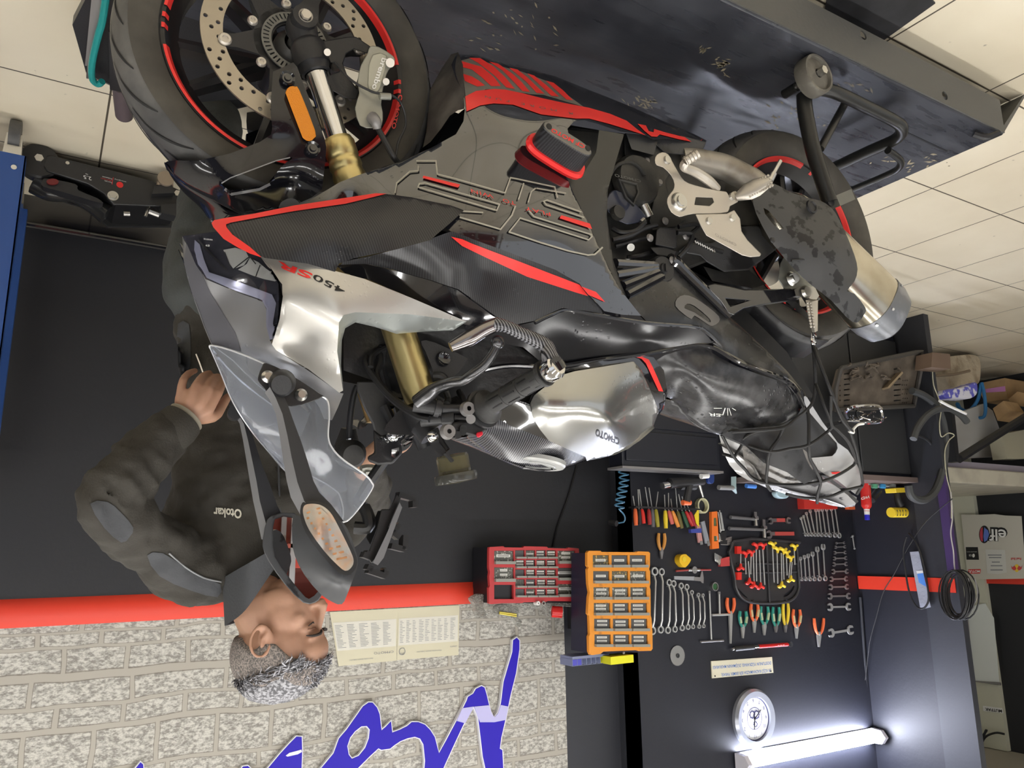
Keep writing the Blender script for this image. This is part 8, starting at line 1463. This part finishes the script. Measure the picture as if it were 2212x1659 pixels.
# ================================================================ PERSON behind the motorcycle
from mathutils.bvhtree import BVHTree
SKIN = mat('skin', (.41, .225, .14), .5, sss=.1, noise=(9, (.50, .28, .19), .35, .7), bump=(160, .12)); CLOTH = mat('jacket_dark_olive', (.042, .038, .031), .85, bump=(260, .5, 'noise', .002)); CLG = mat('jacket_grey_panel', (.055, .058, .064), .75, bump=(200, .4, 'noise', .002))
def PP(x, y, Y): return onY(x, y, Y)
man = thing('person', 'man in dark olive jacket with grey hair, hand on hip, behind the motorcycle', 'person', (-.50, 2.05, 0))
def eru(mb, c, r, ax, n=24, m=16):
    """ellipsoid with own axes"""
    vs = []; fs = []
    for j in range(m+1):
        p = math.pi*j/m
        for i in range(n):
            t = 2*math.pi*i/n; vs.append(c+ax[0]*(r[0]*math.sin(p)*math.cos(t))+ax[1]*(r[1]*math.sin(p)*math.sin(t))+ax[2]*(r[2]*math.cos(p)))
    for j in range(m):
        for i in range(n): fs.append((j*n+i, (j+1)*n+i, (j+1)*n+(i+1) % n, j*n+(i+1) % n))
    mb.add(vs, fs)
def limb(mb, pts, n=18, sm=5):
    P = cr([V(p[:3]) for p in pts], sm); R = np.interp(np.linspace(0, 1, len(P)), np.linspace(0, 1, len(pts)), [p[3] for p in pts]); mb.tube(P, list(R), n); mb.ball(P[0], R[0], 12, 8); mb.ball(P[-1], R[-1], 12, 8)
def remesh(ob, vox, it=3, f=.5, disp=None):
    md = ob.modifiers.new('r', 'REMESH'); md.mode = 'VOXEL'; md.voxel_size = vox; md.use_smooth_shade = True
    if it: md = ob.modifiers.new('s', 'SMOOTH'); md.iterations = it; md.factor = f
    if disp:
        for i, (sz, st_) in enumerate(disp):
            tx = bpy.data.textures.new('fold%d' % i, 'CLOUDS'); tx.noise_scale = sz; tx.noise_depth = 1; md = ob.modifiers.new('d', 'DISPLACE'); md.texture = tx; md.strength = st_; md.texture_coords = 'LOCAL'; md.mid_level = .5
# head frame
Fh = V((-.80, -.50, -.33)).normalized(); Uh = V((-.12, 0, 1)); Uh = (Uh-Fh*Uh.dot(Fh)).normalized(); Lh = Uh.cross(Fh).normalized(); H0 = PP(601, 1370, 1.74); AX = (Fh, Lh, Uh); k = .94
def HP(f, l, u): return H0+Fh*f*k+Lh*l*k+Uh*u*k
b = MB(); E = lambda f, l, u, a, c_, d: eru(b, HP(f, l, u), (a*k, c_*k, d*k), AX)
E(-.012, 0, .035, .100, .077, .090); E(.028, 0, -.030, .066, .062, .085); E(.045, 0, -.082, .044, .046, .034); E(.078, 0, -.105, .020, .024, .016)
E(.076, 0, .030, .020, .050, .014); E(.060, 0, .055, .038, .058, .042)
for s in (-1, 1):
    E(.052, s*.036, -.020, .030, .022, .024); E(.072, s*.031, .008, .015, .017, .012); E(.026, s*.044, -.065, .045, .013, .036); E(.098, s*.011, -.035, .010, .009, .008)
    c = HP(-.008, s*.074, -.004); ring = [c+Fh*k*(-.004+.020*math.cos(t)-.006*math.sin(t))+Uh*k*(.031*math.sin(t)+.0)+Lh*s*k*(.010-.010*math.cos(t)+.003*math.sin(t)) for t in [2*math.pi*i/20 for i in range(20)]]
    b.tube(ring, .0042, 8, closed=True); eru(b, c-Lh*s*.003+Fh*.002, (.015, .006, .024), AX, 14, 8); b.tube([c+Fh*.010+Lh*s*.004-Uh*.010, c-Fh*.002+Lh*s*.008-Uh*.001, c-Fh*.006+Lh*s*.010+Uh*.014], .004, 8, sm=3); eru(b, c+Lh*s*.004-Uh*.026, (.008, .004, .008), AX, 10, 6)
b.tube([HP(.086, 0, .022), HP(.103, 0, -.005), HP(.116, 0, -.030)], [.008, .009, .012], 12, sm=3); E(.112, 0, -.034, .012, .012, .010)
E(.094, 0, -.064, .010, .022, .006); E(.091, 0, -.074, .010, .020, .007)
NB = PP(566, 1262, 1.82)
limb(b, [(*HP(-.02, 0, -.04), .056), (*HP(-.025, 0, -.09), .054), (*NB, .056), (*(NB-UP*.06+V((0, .03, 0))), .05)])
# torso inside the clothes
WB_ = PP(535, 860, 1.93); HPp = PP(528, 640, 1.98); CH = PP(512, 1130, 1.88)
SL = PP(396, 1226, 1.83); SR = PP(630, 1215, 2.02); limb(b, [(*NB, .06), (*CH.lerp(NB, .25), .075), (*CH, .085), (*WB_, .085), (*HPp, .09)])
# left arm, wrist and hand
EL = PP(222, 1082, 1.66); WR = PP(398, 905, 1.70); limb(b, [(*SL, .045), (*EL, .036), (*WR, .027)])
zh = zz(150, 660, .3255); HD = lambda x, y, Y: PP(*zh((x, y))[0], Y)
K = [HD(738, 600, 1.695), HD(798, 622, 1.683), HD(862, 650, 1.68), HD(925, 690, 1.687)]
bu, bv, bd = basis(K[2]-WR)
for kk, wv in zip(K, (.3, .45, .6, .75)):
    b.tube([WR.lerp(PP(400, 905, 1.70), .5)+(K[3]-K[0])*(wv-.5)*.55, WR.lerp(kk, .5)+(K[3]-K[0])*0, kk], [.019, .0165, .0115], 12, sm=3)
fing = [(K[0], (752, 505, 1.70), (790, 452, 1.725), (838, 432, 1.75), .0082), (K[1], (842, 530, 1.688), (885, 470, 1.72), (930, 446, 1.75), .0088), (K[2], (915, 555, 1.685), (950, 500, 1.715), (985, 468, 1.745), .0092), (K[3], (985, 585, 1.69), (1010, 530, 1.715), (1028, 495, 1.74), .0090)]
for a, p, q, t_, r in fing:
    b.tube([a, HD(*p), HD(*q), HD(*t_)], [r*1.25, r*1.12, r, r*.8], 12, sm=2); b.ball(HD(*t_), r*.8, 10, 8); b.ball(HD(*p), r*1.16, 10, 8); b.ball(a, r*1.32, 10, 8)
b.tube([WR.lerp(K[3], .25), HD(950, 735, 1.71), HD(1010, 665, 1.73), HD(1050, 605, 1.745)], [.018, .014, .0115, .009], 12, sm=3); b.ball(HD(1050, 605, 1.745), .009, 10, 8)
# right arm reaching the far handlebar
ER = PP(800, 1085, 1.98); HR = mir(gin.lerp(gout, .4)); WRr = HR+V((.05, .06, .06)); limb(b, [(*SR, .045), (*ER, .036), (*WRr, .027)]); limb(b, [(*WRr, .026), (*(HR+V((.02, .03, .025))), .024)])
for i in range(4):
    o = HR+(mir(gout)-mir(gin)).normalized()*(i-1.5)*.019; b.tube([o+V((.025, .02, .022)), o+V((-.005, 0, .030)), o+V((-.028, 0, .006)), o+V((-.012, 0, -.024))], [.010, .0095, .009, .008], 10, sm=3)
b.tube([HR+V((.03, .02, .01)), HR+V((.03, -.01, -.01)), HR+V((.0, -.03, -.027))], [.013, .011, .009], 10, sm=3)
# legs inside the trousers
HL = V((HPp.x+.09, HPp.y, HPp.z)); HRr = V((HPp.x-.09, HPp.y+.06, HPp.z)); FL = V((HPp.x+.06, 2.25, .09)); FR = V((HPp.x-.14, 2.33, .09))
for a, c in ((HL, FL), (HRr, FR)): limb(b, [(*a, .08), (*a.lerp(c, .48), .055), (*c, .035)])
body = b.make('body', SKIN, man, sharp=180); remesh(body, .0036, 7, .5)
# face details
BRW = mat('brow_dark', (.035, .028, .025), .8)
def hb_(name, pts, r, m_): return MB().tube([HP(*p) for p in pts], r, 8, sm=4).make(name, m_, man)
for s in (-1, 1):
    hb_('eyebrow', [(.098, s*.012, .024), (.098, s*.026, .029), (.088, s*.042, .028), (.074, s*.052, .021)], [.0022, .0034, .003, .001], BRW)
    hb_('eyelashes', [(.0885, s*.018, .004), (.0905, s*.030, .0005), (.0825, s*.043, .004)], [.0010, .0016, .0008], BRW)
    hb_('eyelid_crease', [(.088, s*.017, .013), (.089, s*.030, .014), (.080, s*.045, .010)], .0010, mat('skin_crease', (.26, .12, .08), .6))
hb_('lip_line', [(.096, -.022, -.069), (.104, 0, -.069), (.096, .022, -.069)], [.001, .0018, .001], mat('lip_dark', (.25, .09, .07), .6))
# hair: cropped cap plus curls
HAIR = mat('grey_hair', (.10, .10, .11), .5, noise=(160, (.42, .42, .45), .45, .6)); STUB = mat('cropped_hair', (.12, .11, .105), .75, noise=(320, (.36, .31, .28), .42, .6))
rnd = random.Random(11)
def crn(t, p, g): return HP(-.012+(.100+g)*math.cos(p)*math.cos(t), (.077+g)*math.cos(p)*math.sin(t), .035+(.090+g)*math.sin(p))
def hairline(t):  # t 0 = face, pi = nape: lowest elevation of hair
    a = abs((t+math.pi) % (2*math.pi)-math.pi); return np.interp(a, [0, .55, .85, 1.15, 1.35, 1.6, 1.8, 2.3, 3.15], [.50, .48, .36, .10, -.35, -.42, -.30, -.75, -.85])
hm = MB(); vs = []; NT, NPh = 72, 20
for i in range(NT):
    t = 2*math.pi*i/NT; h = hairline(t)
    for j in range(NPh+1): p = h+(math.pi/2-h)*j/NPh; g = .0022 if p < .30 else .0022+min(1, (p-.30)/.3)*.013+rnd.uniform(-.002, .003); vs.append(crn(t, p, g+(.004 if j else -.006)))
hm.add(vs, [(i*(NPh+1)+j, ((i+1) % NT)*(NPh+1)+j, ((i+1) % NT)*(NPh+1)+j+1, i*(NPh+1)+j+1) for i in range(NT) for j in range(NPh)]); hm.mi = [0 if (f % NPh) < NPh*.42 and True else 1 for f in range(len(hm.f))]
hair = hm.make('hair', [STUB, HAIR], man, sharp=180)
cur = MB(); cols = []
for i in range(3400):
    t = rnd.uniform(-math.pi, math.pi); p = math.asin(rnd.uniform(.24, 1)); 
    if p < hairline(t)+.05: continue
    lift = .007+.013*max(0, math.cos(t))*(1 if p < 1.2 else .5); base = crn(t, p, .006); out = (base-HP(-.012, 0, .035)).normalized(); tg = (Fh*rnd.uniform(.2, 1)+Lh*rnd.uniform(-.7, .7)+Uh*rnd.uniform(-.3, .4)); tg = (tg-out*tg.dot(out)).normalized(); s_ = rnd.uniform(.012, .024)
    w_ = out.cross(tg)*rnd.uniform(.0009, .0016); a1 = base+out*lift*.6+tg*s_*.35; a2 = base+out*lift*rnd.uniform(.7, 1.1)+tg*s_*.9; a3 = base+out*lift*.6+tg*s_*1.25+out.cross(tg)*rnd.uniform(-.006, .006)
    cur.cur = rnd.choice((0, 0, 1, 2)); o = [base-w_, base+w_, a1-w_, a1+w_, a2-w_*.8, a2+w_*.8, a3]; cur.add(o, [(0, 1, 3, 2), (2, 3, 5, 4), (4, 5, 6)])
ch = cur.make('hair_curls', [mat('curl_dark', (.10, .10, .11), .5), mat('curl_grey', (.30, .30, .33), .4), mat('curl_silver', (.50, .50, .54), .4)], hair, flipfix=False); ch['kind'] = 'stuff'
# jacket
j = MB()
yw = .45; JX = V((math.cos(yw), math.sin(yw), 0)); JY = V((-math.sin(yw), math.cos(yw), 0))
def ring_(c, a, d, n=32): return [c+JX*a*math.copysign(abs(math.cos(t))**.85, math.cos(t))+JY*d*math.copysign(abs(math.sin(t))**.85, math.sin(t)) for t in [2*math.pi*i/n for i in range(n)]]
js = [(PP(528, 655, 1.97), .165, .125), (PP(530, 720, 1.97), .166, .128), (PP(538, 800, 1.95), .158, .125), (PP(544, 880, 1.93), .150, .122), (PP(542, 980, 1.91), .150, .125), (PP(530, 1070, 1.89), .166, .128), (PP(518, 1150, 1.88), .188, .122), (PP(515, 1215, 1.87), .176, .11), (PP(522, 1265, 1.86), .120, .088), (PP(532, 1292, 1.85), .075, .07)]
j.loft([ring_(*s) for s in js])
limb(j, [(*SL, .074), (*SL.lerp(EL, .5), .061), (*EL, .052)]); limb(j, [(*EL, .052), (*EL.lerp(WR, .5), .053), (*WR.lerp(EL, .22), .045)])
for i, t in enumerate((.04, .12, .20, .29, .38, .48)):
    c = EL.lerp(WR, t); dz = (WR-EL).normalized(); u_, v_, _d = basis(dz+V((.25, .1, 0))*(1 if i % 2 else -.6)); rr = .053+.004*math.sin(i*2.1); j.tube([c+u_*rr*math.cos(a)+v_*rr*math.sin(a) for a in [2*math.pi*q/18 for q in range(18)]], .009, 8, closed=True)
limb(j, [(*SR, .078), (*SR.lerp(ER, .5), .066), (*ER, .058)]); limb(j, [(*ER, .058), (*ER.lerp(WRr, .5), .052), (*WRr.lerp(ER, .2), .042)])
j.ball(SL+V((-.03, 0, .0)), .085); j.ball(SR+V((.02, 0, 0)), .085)
jk_ = j.make('jacket', CLOTH, man, sharp=180); remesh(jk_, .007, 7, .6, [(.045, .017), (.11, .03), (.018, .004)])
cf = MB(); d = (WR-EL).normalized(); cf.lathe([(.040, -.052), (.043, -.048), (.045, -.02), (.042, 0), (.037, .002), (.033, -.01)], WR-d*.004, d, 36); cuff = cf.make('jacket_cuff', CLOTH, jk_)
cf = MB(); cf.lathe([(.038, -.004), (.0385, .008), (.034, .010), (.033, .0)], WR-d*.002, d, 36); cf.make('shirt_cuff', mat('shirt_beige', (.30, .27, .21), .8), man)
# collar
cl = MB(); rings = []
def cring(pts, k_=1): P = [PP(*p) for p in pts]; c = sum(P, V())/4; return cr([c+(p-c)*k_ for p in P], 9, True)
cB = [(484, 1250, 1.80), (540, 1215, 1.685), (606, 1180, 1.73), (560, 1225, 1.90)]; cT = [(486, 1352, 1.80), (530, 1318, 1.69), (602, 1218, 1.73), (560, 1318, 1.88)]
cM = [tuple((a+b)/2 for a, b in zip(p, q)) for p, q in zip(cB, cT)]
rings = [cring(cB, 1.06), cring(cM, 1.03), cring(cT, 1), cring(cT, .95), cring(cM, .95), cring(cB, .96)]
cl.loft(rings, cap=False); col_ = cl.make('jacket_collar', CLG, jk_)
# trousers and boots
tr = MB(); TR = mat('trousers_grey', (.055, .06, .058), .8, bump=(200, .5))
limb(tr, [(*PP(528, 690, 1.98), .145), (*HPp, .155), (*(HPp-UP*.08), .15)])
for a, c in ((HL, FL), (HRr, FR)): limb(tr, [(*a, .105), (*a.lerp(c, .25), .10), (*a.lerp(c, .5), .082), (*a.lerp(c, .8), .075), (*(c+UP*.02), .072)])
tro = tr.make('trousers', TR, man, sharp=180); remesh(tro, .009, 6, .6, [(.07, .02)])
for c in (FL, FR):
    bo = MB(); dr_ = V((-.75, -.55, 0)).normalized(); sd = V((-dr_.y, dr_.x, 0)); r_g = []
    for t, w, h in ((-.09, .036, .07), (-.03, .042, .10), (.04, .044, .075), (.11, .048, .055), (.165, .040, .045), (.19, .022, .03)): o = V((c.x, c.y, 0))+dr_*t; r_g.append([o+sd*w*x+UP*z for x, z in ((-1, .0), (-1, .03), (-.8, h*.8), (-.3, h), (.3, h), (.8, h*.8), (1, .03), (1, 0))])
    bo.loft(r_g); bo.tube([V((c.x, c.y, .05)), V((c.x, c.y, .16))], .055, 16); bo.make('boot', SATIN, man, bevel=.004)
# jacket details laid on the cloth surface
bpy.context.view_layer.update(); dg = bpy.context.evaluated_depsgraph_get()
def bvh(ob): e = ob.evaluated_get(dg); me = e.to_mesh(); M_ = ob.matrix_world; t = BVHTree.FromPolygons([M_ @ v.co for v in me.vertices], [tuple(p.vertices) for p in me.polygons]); e.to_mesh_clear(); return t
TJ = bvh(jk_)
def onJ(x, y, o=.002):
    r = ray(x, y).normalized(); h = TJ.ray_cast(CAM, r)
    return (h[0]-r*o) if h[0] is not None else PP(x, y, 1.75)
m = MB(); pxtext(m, 'Otokar', (522, 1101), (463, 1097), (0, 19), lambda x, y: onJ(x, y, .004), bold=.03); m.make('chest_lettering', mat('embroidery_beige', (.60, .57, .48), .7), jk_, flipfix=False)
PIPE = mat('piping_pale', (.28, .29, .30), .7)
for pts in ([(365, 1195), (400, 1225), (440, 1248), (478, 1257)],): MB().tube([onJ(x, y, .003) for x, y in pts], .0018, 6, sm=4).make('jacket_piping', PIPE, jk_)
MB().tube([onJ(x, y, .002) for x, y in ((600, 880), (598, 930), (601, 990), (603, 1060), (606, 1110))], .0022, 6, sm=4).make('jacket_zip', CLG, jk_)
def patch(name, poly, m_, o=.003, step=7): P, T, _ = fill2d(smoothpoly(poly, 2), (), step); return MB().add([onJ(x, y, o) for x, y in P], [tuple(reversed(t)) for t in T]).make(name, m_, jk_, flipfix=False, sharp=180)
patch('shoulder_panel', [(318, 1200), (352, 1195), (400, 1226), (440, 1250), (476, 1262), (470, 1290), (410, 1275), (345, 1245)], CLG); patch('side_panel', [(384, 700), (408, 700), (412, 760), (408, 800), (388, 812), (384, 760)], CLG)
patch('elbow_patch', [(195, 1088), (232, 1084), (262, 1108), (288, 1140), (280, 1160), (262, 1172), (225, 1140)], CLG)
MB().tube([onJ(x, y, .003) for x, y in ((424, 765), (432, 785), (440, 808))], .003, 6).make('pocket_zip', CHROME, jk_)
